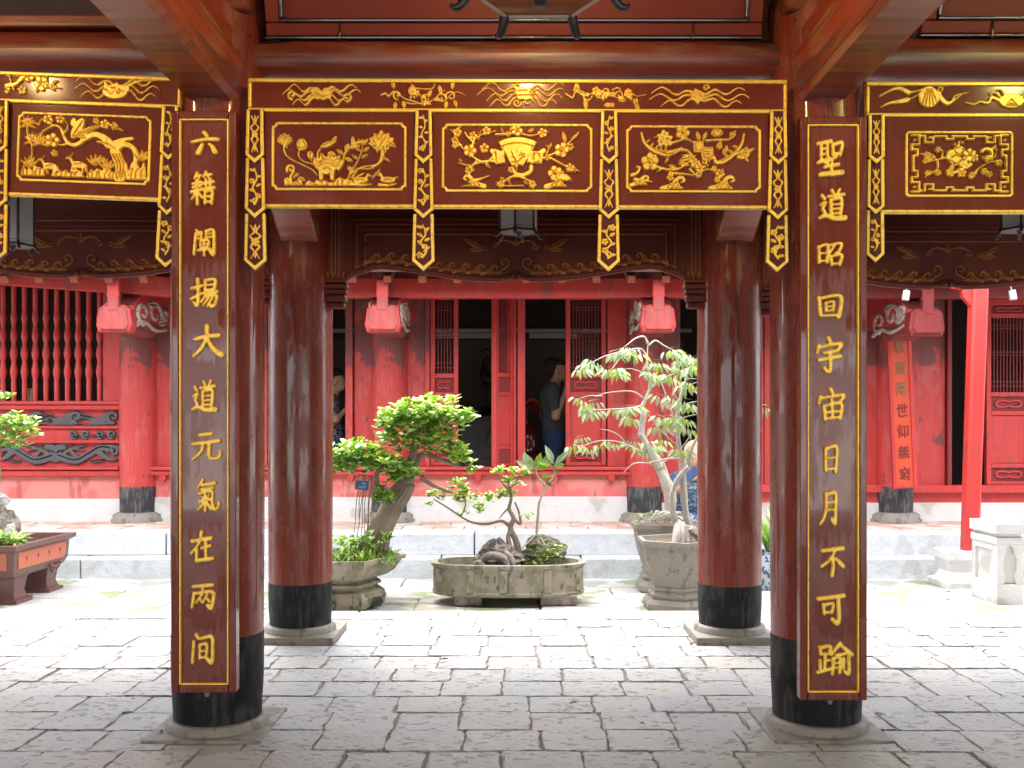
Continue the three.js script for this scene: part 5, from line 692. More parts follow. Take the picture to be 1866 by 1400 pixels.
// top, mid and bottom: pixel rows of the three rails; panels carry a notched frame each; pendants hang past the bottom rail
function fascia(label, ox, oy, x0, x1, rows, panels, pendants, heads, turn = 0) {
  const t = thing('gilded_fascia', label, 'carved fascia', [X(ox, 4.1), Y(oy, 4.1), -4.1]); t.rotation.z = turn;
  const lx = (p) => (p - ox) * S1, ly = (p) => (oy - p) * S1, [yt, ym, yb, pt] = rows, rail = 7.5;
  const rect = (a, b, c, e, z0, z1, r) => span(lx(a), ly(e), lx(c), ly(b), z0, z1, r);
  obj('header_board', rect(x0 + 3, yt + 3, x1 - 3, ym + 4, -0.03, -0.004), M.panel, t);
  obj('gilt_rail', rect(x0, yt, x1, yt + rail, -0.028, 0.006), M.gold, t); obj('gilt_rail', rect(x0, ym, x1, ym + rail, -0.028, 0.0065), M.gold, t);
  obj('gilt_rail', rect(x0, yt + rail, x0 + rail - 1, ym, -0.028, 0.0055), M.gold, t); obj('gilt_rail', rect(x1 - rail + 1, yt + rail, x1, ym, -0.028, 0.0055), M.gold, t);
  const put = (name, rc, H, draw, z, m = M.gold, o = {}) => { const c = obj(name, relief(rc, S1, H, draw, { k: 1.5, r: 1, edge: 0.45, ...o }), m, t); c.position.set(lx((rc[0] + rc[2]) / 2), ly((rc[1] + rc[3]) / 2), z); return c; };
  for (const [a, b, dr, dx = 0] of heads) put('gilt_carving', [a, yt + rail + 0.5, b, ym - 0.5], 0.012, (p, c) => { c.translate(dx, 0); DRAW[dr](p, c); }, -0.0045);
  for (const [a, b, fr, dr, dx = 0] of panels) {
    obj('panel_board', rect(a, ym + rail - 1, b, yb + 3, -0.03, -0.003), M.panel, t);
    obj('gilt_rail', rect(a - 2, yb, b + 2, yb + 6.5, -0.028, 0.0045), M.gold, t);
    const [u0, v0, u1, v1] = fr;
    put('gilt_frame', [u0 - 3, v0 - 3, u1 + 3, v1 + 3], 0.009, (p, c) => { c.lineWidth = 5; const n = dr === 'meander' ? 3 : 7; c.lineJoin = 'round'; c.beginPath(); for (const [i, [x, y, sx, sy]] of [[u0, v0, 1, 1], [u1, v0, -1, 1], [u1, v1, -1, -1], [u0, v1, 1, -1]].entries()) { const A = [x, y + sy * n], B = [x + sx * n, y], K = [x + sx * n * 0.8, y + sy * n * 0.8], [P, Q] = i % 2 ? [B, A] : [A, B]; i ? c.lineTo(...P) : c.moveTo(...P); c.quadraticCurveTo(...K, ...Q); } c.closePath(); c.stroke(); }, -0.0035);
    put('gilt_carving', [u0 + 3, v0 + 3, u1 - 3, v1 - 3], 0.016, (p, c) => { c.save(); c.translate(dx, 0); DRAW[dr](p, c); c.restore(); }, -0.0035);
  }
  for (const [pc, wT, wB, flip] of pendants) {
    const g = group('pendant', t); g.position.set(lx(pc), ly(ym + rail), 0); const y0 = ym + rail - 2, H = pt - y0, cuts = [[0, 0.335, 0], [0.3, 0.675, 1], [0.645, 1, 2]];
    cuts.forEach(([a, b, i]) => {
      const wa = lerp(wT, wB, a) / 2, wb = lerp(wT, wB, b) / 2, ya = y0 + a * H, yb2 = y0 + b * H, ch = wb * 0.92, z = 0.026 - i * 0.006;
      const out = [[-wa, ya], [wa, ya], [wb, yb2 - ch], [0, yb2], [-wb, yb2 - ch]], loc = ([x, y]) => [x * S1, (ym + rail - y) * S1];
      obj('strip_board', slab(out.map(loc).map(([x, y]) => [x * 0.97, y]).reverse(), 0.02, 0.001).translate(0, 0, z - 0.03), M.plum, g);
      const bw = 6, rc = [-wb - 3, ya - 2, wb + 3, yb2 + 2], rel = (name, H2, dr, zz, o) => { const c = obj(name, relief(rc, S1, H2, dr, { k: 1.7, r: 1, ox: 0, oy: ym + rail, ...o }), M.gold, g); c.position.z = zz; };
      rel('gilt_border', 0.008, (p, c) => { c.lineJoin = 'miter'; c.beginPath(); out.forEach((q, n) => (n ? c.lineTo(...q) : c.moveTo(...q))); c.closePath(); c.fill(); c.globalCompositeOperation = 'destination-out'; c.beginPath(); const iw = (w) => w - bw; [[-iw(wa), ya - 4 + (i ? 0 : 0)], [iw(wa), ya - 4], [iw(wb), yb2 - ch - 2], [0, yb2 - bw * 1.45], [-iw(wb), yb2 - ch - 2]].forEach((q, n) => (n ? c.lineTo(...q) : c.moveTo(...q))); c.closePath(); c.fill(); c.globalCompositeOperation = 'source-over'; }, z - 0.01, { r: 1, edge: 0.6 });
      const iy = ya + (i ? wa * 0.75 : 4);
      rel('gilt_carving', 0.009, (p, c) => { c.save(); c.scale(flip ? -1 : 1, 1); segDraw(-wb + bw + 1.5, iy, 2 * (wb - bw - 1.5), yb2 - ch * 0.6 - iy - 3, pendSeed++)(p); c.restore(); }, z - 0.0095);
    });
  }
  return t;
}
fascia('wide central gilded fascia with lotus, fan and scroll panels between the near columns', 942, 378, 451, 1434, [144, 198, 373, 495],
  [[480, 757, [497, 226, 738, 346], 'lotus'], [787, 1098, [807, 228, 1077, 348], 'fan'], [1124, 1402, [1143, 230, 1384, 348], 'scrolls']],
  [[466, 30, 41, 0], [772, 29, 41, 0], [1109, 29, 41, 1], [1416, 29, 41, 1]],
  [[500, 668, 'ribbonKnot'], [690, 852, 'grapes'], [862, 1026, 'tied'], [1028, 1180, 'morning'], [1176, 1390, 'book']], -0.003);
fascia('tilted left gilded fascia with pine tree, bird and deer panel', 322, 368, -330, 323, [141, 191, 361, 489],
  [[12, 296, [30, 216, 269, 338], 'pine', 0], [-300, -14, [-282, 216, -43, 338], 'pine', -312]], [[307, 29, 38, 0], [-2, 29, 38, 1]],
  [[2, 106, 'plumBough'], [112, 306, 'gourd'], [-300, -110, 'gourd', -412]], -0.036);
fascia('right gilded fascia with meander framed fruit panel', 1580, 384, 1578, 2240, [149, 206, 382, 479],
  [[1608, 1908, [1652, 241, 1844, 357], 'meander'], [1940, 2240, [1984, 241, 2176, 357], 'meander', 332]], [[1594, 29, 33, 0], [1924, 29, 33, 1]],
  [[1600, 1766, 'shells'], [1756, 1914, 'bowl'], [1930, 2096, 'shells', 330]], -0.001);
penWidth = 1;
// ---------------------------------------------------------------- round tie beams over the fascias
function roundBeam(label, x0, x1, y, z, r) {
  const g = new THREE.CylinderGeometry(r, r, x1 - x0, 40, 12); g.rotateZ(Math.PI / 2);
  const p = g.attributes.position, u = g.attributes.uv; for (let i = 0; i < p.count; i++) { const t = Math.abs(p.getX(i)) / ((x1 - x0) / 2), k = 1 - 0.22 * sstep(t, 0.93, 1); p.setY(i, p.getY(i) * k); p.setZ(i, p.getZ(i) * k); u.setXY(i, p.getX(i) + x0, Math.atan2(p.getZ(i), p.getY(i)) * r); }
  g.computeVertexNormals();
  const o = obj('tie_beam', g, M.beam); o.position.set((x0 + x1) / 2, y, z); tag(o, label, 'beam'); return o;
}
roundBeam('central round red tie beam directly above the wide gilded fascia', -1.12, 1.13, 2.885, -DF, 0.095);
roundBeam('left round red tie beam above the tilted gilded fascia', -3.75, -1.46, 2.905, -DF, 0.1);
roundBeam('right round red tie beam above the gilded fascia with the fruit panel', 1.47, 3.75, 2.885, -DF, 0.1);
{ const o = obj('ledge_beam', span(-3.8, 3.005, -1.45, 3.06, -DF - 0.08, -DF + 0.08, 0.012), M.beam); tag(o, 'thin pale brown ledge beam at the upper left corner', 'beam'); }
// ---- beams running from the near columns back over our heads
function crossBeam(label, x) {
  const w = 0.105, prof = [[-w, 0.03], [-w + 0.02, 0], [w - 0.02, 0], [w + 0.004, 0.02], [w - 0.012, 0.05], [w + 0.008, 0.075], [w + 0.02, 0.13], [w + 0.012, 0.19], [w - 0.02, 0.2], [w - 0.02, 0.3], [-w + 0.02, 0.3], [-w + 0.02, 0.2], [-w - 0.012, 0.19], [-w - 0.02, 0.13], [-w - 0.008, 0.075], [-w + 0.012, 0.05], [-w - 0.004, 0.02]];
  const g = slab(prof, 7.3, 0.003); const o = obj('cross_beam', g, M.orangewood); o.position.set(x, 2.665, -4.14); tag(o, label, 'beam');
}
crossBeam('left square beam with rounded groove running overhead to the near left column', -1.275);
crossBeam('right square beam with rounded groove running overhead to the near right column', 1.285);
// ---- brackets from the near row to the inner columns
for (const s of [-1, 1]) {
  const g = slab([[4.46, 2.78], [5.1, 2.72], [5.55, 2.62], [5.92, 2.42], [6.0, 2.44], [6.0, 3.05], [4.46, 3.05]].map(([z, y]) => [z, y]), 0.2, 0.012); g.rotateY(Math.PI / 2); g.translate(-0.1, 0, 0);
  const o = obj('column_bracket', uvm(g), M.orangewood); o.position.x = s < 0 ? -1.3 : 1.315; tag(o, s < 0 ? 'curved orange brown bracket on top of the left inner column' : 'curved orange brown bracket on top of the right inner column', 'bracket');
}
// ---- lacquer sign boards leaning out over the tie beams
function sign(label, x0, x1, y) {
  const t = thing('sign_board', label, 'sign board', [(x0 + x1) / 2, y, -DF + 0.075]), g = group('leaning_board', t); g.rotation.x = 0.3;
  const w = (x1 - x0) / 2, h = 0.72, f = 0.062;
  obj('panel', span(-w + f, f, w - f, h, -0.03, 0.0), M.signred, g);
  obj('frame', [span(-w, 0.008, w, f, -0.03, 0.022, 0.008), span(-w, f, -w + f, h, -0.03, 0.021, 0.008), span(w - f, f, w, h, -0.03, 0.021, 0.008)], M.signred, g);
  obj('black_trim', [span(-w + f, f, w - f, f + 0.016, -0.01, 0.03, 0.006), span(-w + f, f + 0.016, -w + f + 0.016, h, -0.01, 0.03, 0.006), span(w - f - 0.016, f + 0.016, w - f, h, -0.01, 0.03, 0.006), span(-w - 0.004, -0.004, w + 0.004, 0.008, -0.03, 0.028, 0.004)], M.trim, g);
  for (const s of [-0.7, 0.72]) obj('nail', tube([[s * w, 0.07, 0.035, 0.004], [s * w, 0.02, 0.04, 0.004], [s * w, -0.02, 0.035, 0.004]]), M.trim, t);
}
sign('wide red lacquer sign board with black trim above the central beam', -1.06, 1.045, 2.955);
sign('red lacquer sign board with black trim at the upper right corner', 1.72, 3.7, 2.965);
{ const o = obj('lattice_frame', [span(-1.075, 3.0, -1.045, 3.8, -DF - 0.1, -DF - 0.06), span(-1.16, 2.99, 1.16, 3.9, -DF - 0.16, -DF - 0.12)], M.darkwood); tag(o, 'dark wall boarding behind the central red sign board', 'wall panel'); }

// ---------------------------------------------------------------- carved cloud-edged boards between the inner columns
function cloudBoard() {
  const d = 6.1, s = d / F, t = thing('cloud_board', 'central dark carved board with wave edge between the inner columns', 'carved board', [0, Y(600, d), -d + 0.03]);
  const lx = (p) => (p - 942) * s, ly = (p) => (600 - p) * s;
  const half = [[0, 511], [16, 511], [30, 515], [80, 513], [120, 509], [170, 501], [215, 494], [245, 491.5], [262, 494], [272, 499], [286, 502], [300, 508], [304, 512], [306, 516]];
  const out = [...half.map(([x, y]) => [x * s, ly(y)]), [306 * s, ly(330)], [-306 * s, ly(330)], ...half.slice(1).reverse().map(([x, y]) => [-x * s, ly(y)])];
  obj('board', slab(out, 0.03, 0.004), M.carved, t);
  obj('edge_moulding', [-1, 1].map((q) => tube(half.map(([x, y]) => [q * x * s, ly(y - 5), 0.036, 0.012]), 50, 6)), M.carved, t);
  for (const [x, y0, w] of [[287, 412, 2], [272, 430, 2]]) obj('moulding', [span(-x * s, ly(y0 + w), x * s, ly(y0), 0.03, 0.042, 0.003), span(-x * s, ly(500), -x * s + w * s, ly(y0 + w), 0.03, 0.042, 0.003), span(x * s - w * s, ly(500), x * s, ly(y0 + w), 0.03, 0.042, 0.003)], M.dimgold, t);
  for (const [x, y0, w] of [[297, 402, 3], [281, 420, 3]]) obj('moulding', [span(-x * s, ly(y0 + w), x * s, ly(y0), 0.03, 0.05, 0.004), span(-x * s, ly(500), -x * s + w * s, ly(y0 + w), 0.03, 0.05, 0.004), span(x * s - w * s, ly(500), x * s, ly(y0 + w), 0.03, 0.05, 0.004)], M.carved, t);
  const put = (name, rc, H, draw, m) => { const c = obj(name, relief(rc, s, H, draw, { k: 1.6, r: 2 }), m, t); c.position.set(lx((rc[0] + rc[2]) / 2), ly((rc[1] + rc[3]) / 2), 0.034); };
  put('wave_carving', [640, 455, 1244, 512], 0.02, (p) => {
    const yOf = (x) => { let i = 1; while (i < half.length - 1 && half[i][0] < x) i++; const [a, b] = [half[i - 1], half[i]]; return lerp(a[1], b[1], (x - a[0]) / (b[0] - a[0])) - 13; };
    for (const q of [-1, 1]) {
      const line = []; for (let x = 26; x <= 290; x += 12) line.push(942 + q * x, yOf(x)); p.v(2.6, 2.2, ...line); p.cu(942 + q * 22, yOf(30) - 20, 11, 3, q, 100, 1.1);
      p.v(2.6, 2.6, 942 + q * 18, yOf(30) - 10, 942 + q * 34, yOf(34) - 3, 942 + q * 60, yOf(60));
      let x = 46; const R = rng(31); while (x < 276) { const r = 10 + 5 * Math.abs(Math.sin(x * 0.021)); p.wave(942 + q * x, yOf(x) + 1, r * 1.25, -q); x += r * 1.75; }
    }
  }, M.dimgold);
  put('centre_carving', [838, 428, 1046, 470], 0.02, (p) => { for (const q of [-1, 1]) { p.v(3, 2.2, 942, 448, 942 + q * 18, 442, 942 + q * 32, 446, 942 + q * 40, 456); p.cu(942 + q * 36, 452, 6, 2.2, q, 0); p.lf(942 + q * 58, 458, q > 0 ? -28 : 208, 42, 12); p.lf(942 + q * 58, 460, q > 0 ? -5 : 185, 28, 10); p.cu(942 + q * 56, 456, 5, 2, -q, 0); } p.lf(942, 452, -90, 16, 8).lf(942, 452, -50, 14, 6).lf(942, 452, -130, 14, 6); }, M.dimgold);
  put('corner_carving', [652, 434, 690, 462], 0.012, (p) => { p.cu(664, 446, 8, 3, 1).lf(672, 440, 0, 16, 8).lf(660, 452, 80, 14, 7); }, M.carved);
  put('corner_carving', [1194, 434, 1232, 462], 0.012, (p) => { p.cu(1220, 446, 8, 3, -1).lf(1212, 440, 180, 16, 8).lf(1224, 452, 100, 14, 7); }, M.carved);
  put('leaf_tip', [916, 494, 968, 516], 0.02, (p) => { p.lf(942, 496, 90, 18, 14).lf(942, 498, 140, 26, 12).lf(942, 498, 40, 26, 12); p.el(924, 510, 7, 4).el(960, 510, 7, 4); }, M.carved);
  for (const q of [-1, 1]) {
    const g = group('pilaster', t), a = q < 0 ? -343 : 306, b = q < 0 ? -306 : 343, box = (x0, x1, y0, y1, z0, z1, r = 0.006) => span((a + x0) * s, ly(y1), (b - x1) * s, ly(y0), z0, z1, r);
    obj('shaft', [box(0, 0, 330, 512, -0.03, 0.04)], M.carved, g);
    for (const k of [10, 17, 24]) obj('fillet', [span((a + k) * s, ly(505), (a + k + 2) * s, ly(335), 0.038, 0.048, 0.003)], M.dimgold, g);
    obj('capital', [box(-1, -1, 512, 519, -0.03, 0.055), box(-3, -3, 521, 530, -0.03, 0.065, 0.012), box(-1, -1, 531, 539, -0.03, 0.058), box(0, 0, 540, 553, -0.03, 0.062, 0.015), box(3, 3, 554, 564, -0.03, 0.045, 0.012)], M.carved, g);
    const lf = relief([0, 0, 40, 14], s, 0.015, (p) => { for (const x of [6, 15, 25, 34]) p.lf(x, 13, -90, 13, 6); }, { k: 1.6, r: 1 }); const c = obj('leaf_band', lf, M.dimgold, g); c.position.set((a + b) / 2 * s, ly(505), 0.042);
  }
  return t;
}
{
  const c = cloudBoard(), p = c.position;
  copy(c, 'left dark carved board with wave edge beyond the tilted fascia', [-2.66, p.y + 0.022, p.z]);
  copy(c, 'right dark carved board with wave edge beyond the fruit panel fascia', [2.64, p.y - 0.045, p.z]);
  // the boarded frieze above them
  const f = obj('frieze_board', [span(-4, 2.55, 4, 3.15, -DR - 0.07, -DR - 0.02, 0.004), span(-4, 2.7, 4, 2.78, -DR - 0.02, -DR + 0.03, 0.01)], M.darkwood); tag(f, 'long dark red frieze board above the carved wave-edged boards', 'wall panel');
}

// ---------------------------------------------------------------- lanterns
function lantern(name, label, pos, R, H, mat, pane, lit) {
  const t = thing(name, label, 'lantern', pos), hex = (r, y, off = 0) => [...Array(6)].map((_, i) => [Math.cos(off + i * Math.PI / 3) * r, y, Math.sin(off + i * Math.PI / 3) * r]);
  obj('bottom_plate', flat(rings([hex(R * 0.98, 0), hex(R * 1.0, R * 0.03), hex(R, R * 0.09)], true)), lit ? M.goldwood : mat, t);
  obj('rim', [hex(R * 1.0, 0.0)].map((r) => mergeGeometries(r.map((p, i) => { const q = r[(i + 1) % 6]; return clean(tube([[p[0], p[1], p[2], R * 0.035], [q[0], q[1], q[2], R * 0.035]], 2, 6)); }))), lit ? M.palewood : mat, t);
  for (let i = 0; i < 6; i++) {
    const a = i * Math.PI / 3, c = Math.cos(a), s = Math.sin(a), P = (r, y, w) => [c * r, y, s * r, w];
    obj('post', [tube([P(R * 0.97, R * 0.08, R * 0.06), P(R * 0.99, H * 0.5, R * 0.055), P(R * 1.02, H, R * 0.06)], 8, 6)], mat, t);
    obj('foot', [tube([P(R * 0.98, R * 0.14, R * 0.08), P(R * 1.08, -R * 0.1, R * 0.075), P(R * 1.2, -R * 0.24, R * 0.06), P(R * 1.3, -R * 0.2, R * 0.035)], 14, 8)], mat, t);
    const b = a + Math.PI / 6, m = obj('pane', bx(R * 0.86, H - R * 0.1, 0.004, 0, H / 2 + R * 0.05, 0, 0.001), pane, t); m.position.set(Math.cos(b) * R * 0.84, 0, Math.sin(b) * R * 0.84); m.rotation.y = Math.PI / 2 - b;
    obj('bar', [tube([[Math.cos(a) * R * 0.97, R * 0.22, Math.sin(a) * R * 0.97, R * 0.025], [Math.cos(a + Math.PI / 3) * R * 0.97, R * 0.22, Math.sin(a + Math.PI / 3) * R * 0.97, R * 0.025]], 2, 5), tube([[Math.cos(a) * R * 0.96, R * 0.1, Math.sin(a) * R * 0.96, R * 0.02], [Math.cos(b) * R * 0.84, R * 0.22, Math.sin(b) * R * 0.84, R * 0.02], [Math.cos(a + Math.PI / 3) * R * 0.96, R * 0.1, Math.sin(a + Math.PI / 3) * R * 0.96, R * 0.02]], 6, 5)], mat, t);
  }
  obj('roof', [flat(rings([hex(R * 1.1, H), hex(R * 1.25, H + R * 0.06), hex(R * 0.7, H + R * 0.35), hex(R * 0.12, H + R * 0.6)], true))], mat, t);
  obj('hanging_chain', tube([[0, H + R * 0.55, 0, 0.006], [0, H + R * 2, 0, 0.006], [0, H + R * 3.2, 0, 0.006]]), M.trim, t);
  obj('knob', lathe([[0.001, -R * 0.22], [R * 0.1, -R * 0.22], [R * 0.13, -R * 0.06], [R * 0.17, -R * 0.05], [R * 0.17, 0.001]], 14), mat, t);
  if (lit) {
    const bulb = obj('bulb', new THREE.SphereGeometry(0.045, 18, 12), std({ color: 0x111111, emissive: new THREE.Color(1, 0.62, 0.22), emissiveIntensity: 3 }), t); bulb.position.y = H * 0.76; bulb.castShadow = false;
    const l = new THREE.PointLight(new THREE.Color(...lit.color), lit.power); l.name = 'lantern_light'; l.position.set(0, H * 0.76, 0); l.shadow.radius = 2.5; l.castShadow = true; t.add(l);
  }
  return t;
}
const warm = [1, 0.63, 0.27];
lantern('hanging_lantern', 'big dark hexagonal lantern cut off by the top edge in the middle', [0.07, 2.56, -2.86], 0.2, 0.8, M.lanternwood, M.clear, { color: warm, power: 0.8 });
lantern('hanging_lantern', 'big hexagonal lantern above the left bay', [-2.55, 2.56, -2.86], 0.2, 0.8, M.lanternwood, M.clear, { color: warm, power: 0.7 });
lantern('hanging_lantern', 'big hexagonal lantern above the right bay', [2.68, 2.56, -2.86], 0.2, 0.8, M.lanternwood, M.clear, { color: [0.85, 0.85, 0.3], power: 0.7 });
const sl = lantern('small_lantern', 'small black lantern with white panes below the middle of the central fascia', [0.014, 2.32, -5.2], 0.105, 0.3, M.lanternwood, M.frosted);
sl.rotation.y = 0.35;
copy(sl, 'small black lantern with white panes near the left edge', [-2.6, 2.23, -5.1], 0.2);
copy(sl, 'small black lantern with white panes near the right edge', [2.63, 2.32, -5.15], 0.1);
// ---------------------------------------------------------------- leaves
// one leaf: folded along its midrib, tip drooping; colours vary from leaf to leaf
function leafInto(acc, pos, dir, up, len, wid, col, droop = 0.25, fold = 0.25) {
  const d = dir.clone().normalize(), s = V3().crossVectors(d, up).normalize(); if (!isFinite(s.x) || s.lengthSq() < 0.5) s.set(1, 0, 0);
  const n = V3().crossVectors(s, d).normalize(), q = (u, v, w) => pos.clone().addScaledVector(d, u * len).addScaledVector(s, v * wid).addScaledVector(n, w * len);
  const m = [q(0, 0, 0), q(0.35, 0, 0.02), q(0.7, 0, -droop * 0.35), q(1, 0, -droop)], L = [q(0.33, 0.5, fold * 0.3), q(0.68, 0.4, fold * 0.25 - droop * 0.35)], Rr = [q(0.33, -0.5, fold * 0.3), q(0.68, -0.4, fold * 0.25 - droop * 0.35)];
  const tri = (a, b, c) => { for (const v of [a, b, c]) { acc.p.push(v.x, v.y, v.z); acc.c.push(...col); } };
  tri(m[0], L[0], m[1]); tri(m[1], L[0], L[1]); tri(m[1], L[1], m[2]); tri(m[2], L[1], m[3]);
  tri(m[0], m[1], Rr[0]); tri(m[1], Rr[1], Rr[0]); tri(m[1], m[2], Rr[1]); tri(m[2], m[3], Rr[1]);
}
const newAcc = () => ({ p: [], c: [] });
function accGeo(a) { const g = new THREE.BufferGeometry(); g.setAttribute('position', new THREE.Float32BufferAttribute(a.p, 3)); g.setAttribute('color', new THREE.Float32BufferAttribute(a.c, 3)); g.setAttribute('uv', new THREE.BufferAttribute(new Float32Array(a.p.length / 3 * 2), 2)); g.computeVertexNormals(); return g; }
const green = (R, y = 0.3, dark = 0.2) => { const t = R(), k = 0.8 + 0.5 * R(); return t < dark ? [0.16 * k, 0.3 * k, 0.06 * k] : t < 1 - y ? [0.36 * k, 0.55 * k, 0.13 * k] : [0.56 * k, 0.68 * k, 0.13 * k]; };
// a pad of foliage: twigs spread from the middle, each carrying a rosette of leaves, most of them near the skin
function pad(acc, R, c, rx, ry, rz, n, len, per = 6, yellow = 0.35) {
  n = Math.round(n * 0.62);
  for (let i = 0; i < n; i++) {
    let u; do u = V3(R() * 2 - 1, R() * 2 - 1, R() * 2 - 1); while (u.lengthSq() > 1 || u.lengthSq() < 0.12);
    const lump = 0.78 + 0.3 * Math.sin(u.x * 7 + c.x * 20) * Math.cos(u.z * 6 + u.y * 5), p = V3(c.x + u.x * rx * lump, c.y + u.y * ry * lump + 0.25 * ry * (1 - u.x * u.x), c.z + u.z * rz * lump), out = V3(u.x, u.y * 0.6 + 0.55, u.z).normalize();
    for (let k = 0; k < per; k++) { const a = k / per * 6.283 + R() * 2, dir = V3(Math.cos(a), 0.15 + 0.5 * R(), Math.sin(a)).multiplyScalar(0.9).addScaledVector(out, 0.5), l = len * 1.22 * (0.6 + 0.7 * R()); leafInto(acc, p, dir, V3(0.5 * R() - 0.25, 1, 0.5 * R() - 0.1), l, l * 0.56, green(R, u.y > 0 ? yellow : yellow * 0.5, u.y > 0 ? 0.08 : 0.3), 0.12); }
  }
}
const limb = (pts, m, parent, name = 'branch', sides = 8) => obj(name, tube(pts.map(([px, py, d, r]) => { const v = PX(px, py, d); return [v.x - parent.position.x, v.y - parent.position.y, v.z - parent.position.z, r]; }), 0, sides), m, parent);
const rel = (parent, px, py, d) => PX(px, py, d).sub(parent.position);
function rockGeo(w, h, dd, seed, holes = 0.3) {
  const g = new THREE.IcosahedronGeometry(1, 14), p = g.attributes.position, v = V3();
  for (let i = 0; i < p.count; i++) {
    v.fromBufferAttribute(p, i); const th = Math.atan2(v.z, v.x) / 6.283 + 0.5, ph = v.y * 0.5 + 0.5, a = fbm(th, ph, 5, 4, 4, seed), b = fbm(th, ph, 11, 9, 3, seed + 50);
    const k = 0.72 + 0.6 * (a - 0.4) + 0.35 * (b - 0.5) - holes * sstep(b, 0.6, 0.75); v.multiplyScalar(k); p.setXYZ(i, v.x * w, Math.max(-0.05, v.y * h + h * 0.45), v.z * dd);
  }
  const q = uvm(g); q.computeVertexNormals(); return q;
}
// ---------------------------------------------------------------- left bonsai in a hexagonal pot
{
  const cx = -1.4, d0 = 7.75, pot = thing('bonsai_pot', 'hexagonal mossy stone pot at the left holding the leaning leafy bonsai', 'plant pot', [cx, COURT, -d0]);
  const hx = (L, f, z, y) => [[L, y, 0], [f, y, z], [-f, y, z], [-L, y, 0], [-f, y, -z], [f, y, -z]];
  const prof = [[0.34, 0.22, 0.31, 0], [0.37, 0.24, 0.34, 0.02], [0.385, 0.25, 0.35, 0.09], [0.36, 0.235, 0.33, 0.135], [0.31, 0.2, 0.28, 0.15], [0.31, 0.2, 0.28, 0.165], [0.345, 0.22, 0.315, 0.175], [0.345, 0.22, 0.315, 0.195], [0.3, 0.195, 0.275, 0.205], [0.31, 0.2, 0.28, 0.22], [0.39, 0.235, 0.34, 0.245], [0.455, 0.255, 0.385, 0.29], [0.49, 0.265, 0.41, 0.34], [0.505, 0.27, 0.42, 0.36], [0.535, 0.275, 0.445, 0.365], [0.54, 0.28, 0.45, 0.395], [0.5, 0.262, 0.415, 0.395], [0.48, 0.255, 0.4, 0.35]];
  obj('pot_body', flat(rings(prof.map(([L, f, z, y]) => hx(L, f, z, y)))), M.pot, pot);
  obj('soil', flat(rings([hx(0.485, 0.256, 0.4, 0.335), hx(0.484, 0.255, 0.4, 0.345)], true)), M.soil, pot);
  const slot = (x, z, ry) => { const g = slab([[-0.07, 0], [-0.05, 0.035], [0.05, 0.035], [0.07, 0], [0.05, -0.035], [-0.05, -0.035]], 0.012, 0.003); const o = obj('foot_slot', g, M.trim, pot); o.position.set(x, 0.055, z); o.rotation.y = ry; };
  const fa = Math.atan2(0.35, 0.135); slot(0.317, 0.176, Math.PI / 2 - fa + 0.38); slot(-0.02, 0.345, 0);
  const t = thing('bonsai_tree', 'leaning leafy green bonsai with thick rooted trunk in the left hexagonal pot', 'bonsai', [X(692, d0), 0.245, -d0]);
  limb([[676, 1002, d0, 0.1], [690, 975, d0, 0.088], [706, 935, d0, 0.078], [724, 900, d0, 0.074], [742, 876, d0, 0.056], [750, 850, d0, 0.04]], M.bark, t, 'trunk', 12);
  const R = rng(91);
  for (let i = 0; i < 26; i++) { const a = i / 26 * 6.283, o = (k) => Math.cos(a) * 17 * k, z = Math.sin(a) * 0.07; limb([[740 + o(0.9), 884, d0 + z * 0.8, 0.012], [722 + o(1.05) + 4 * R(), 910, d0 + z, 0.016], [706 + o(1.1), 940, d0 + z * 1.05, 0.018], [688 + o(1.25), 975, d0 + z * 1.15, 0.02], [676 + o(1.6) + 8 * (R() - 0.5), 1006, d0 + z * 1.4, 0.018]], M.bark, t, 'root', 6); }
  for (let i = 0; i < 9; i++) { const x = 646 + i * 4 + 3 * R(); limb([[x + 10, 868, d0 - 0.2 + 0.3 * R(), 0.003], [x + 3 * R(), 915, d0 - 0.1, 0.0035], [x + 6 * (R() - 0.5), 960, d0 - 0.05, 0.003], [x - 8 + 8 * R(), 995, d0 - 0.1, 0.003]], M.bark, t, 'hanging_root', 5); }
  limb([[748, 852, d0, 0.045], [752, 830, d0, 0.034], [760, 800, d0, 0.026], [757, 770, d0, 0.016]], M.bark, t); limb([[752, 850, d0, 0.036], [772, 828, d0 + 0.05, 0.026], [800, 838, d0, 0.018], [838, 850, d0 - 0.05, 0.012]], M.bark, t);
  limb([[738, 872, d0, 0.04], [710, 850, d0 - 0.1, 0.024], [672, 838, d0 - 0.12, 0.018], [622, 830, d0 - 0.1, 0.012]], M.bark, t); limb([[700, 915, d0 - 0.1, 0.03], [686, 880, d0 - 0.12, 0.022], [690, 850, d0 - 0.1, 0.014]], M.bark, t); limb([[757, 790, d0, 0.018], [735, 765, d0, 0.012], [715, 770, d0, 0.008]], M.bark, t); limb([[758, 785, d0, 0.016], [790, 770, d0, 0.012], [825, 775, d0, 0.008]], M.bark, t); limb([[768, 872, d0 - 0.05, 0.02], [795, 888, d0 - 0.1, 0.013], [825, 898, d0 - 0.1, 0.009]], M.bark, t);
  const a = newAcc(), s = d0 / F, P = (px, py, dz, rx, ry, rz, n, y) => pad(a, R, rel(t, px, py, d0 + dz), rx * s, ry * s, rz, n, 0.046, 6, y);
  P(775, 758, 0, 88, 30, 0.3, 330, 0.5); P(745, 785, 0.05, 62, 30, 0.26, 170, 0.35); P(805, 778, 0, 56, 26, 0.24, 150, 0.35); P(708, 772, -0.05, 26, 26, 0.14, 60, 0.45); P(845, 765, -0.05, 20, 18, 0.1, 36, 0.5);
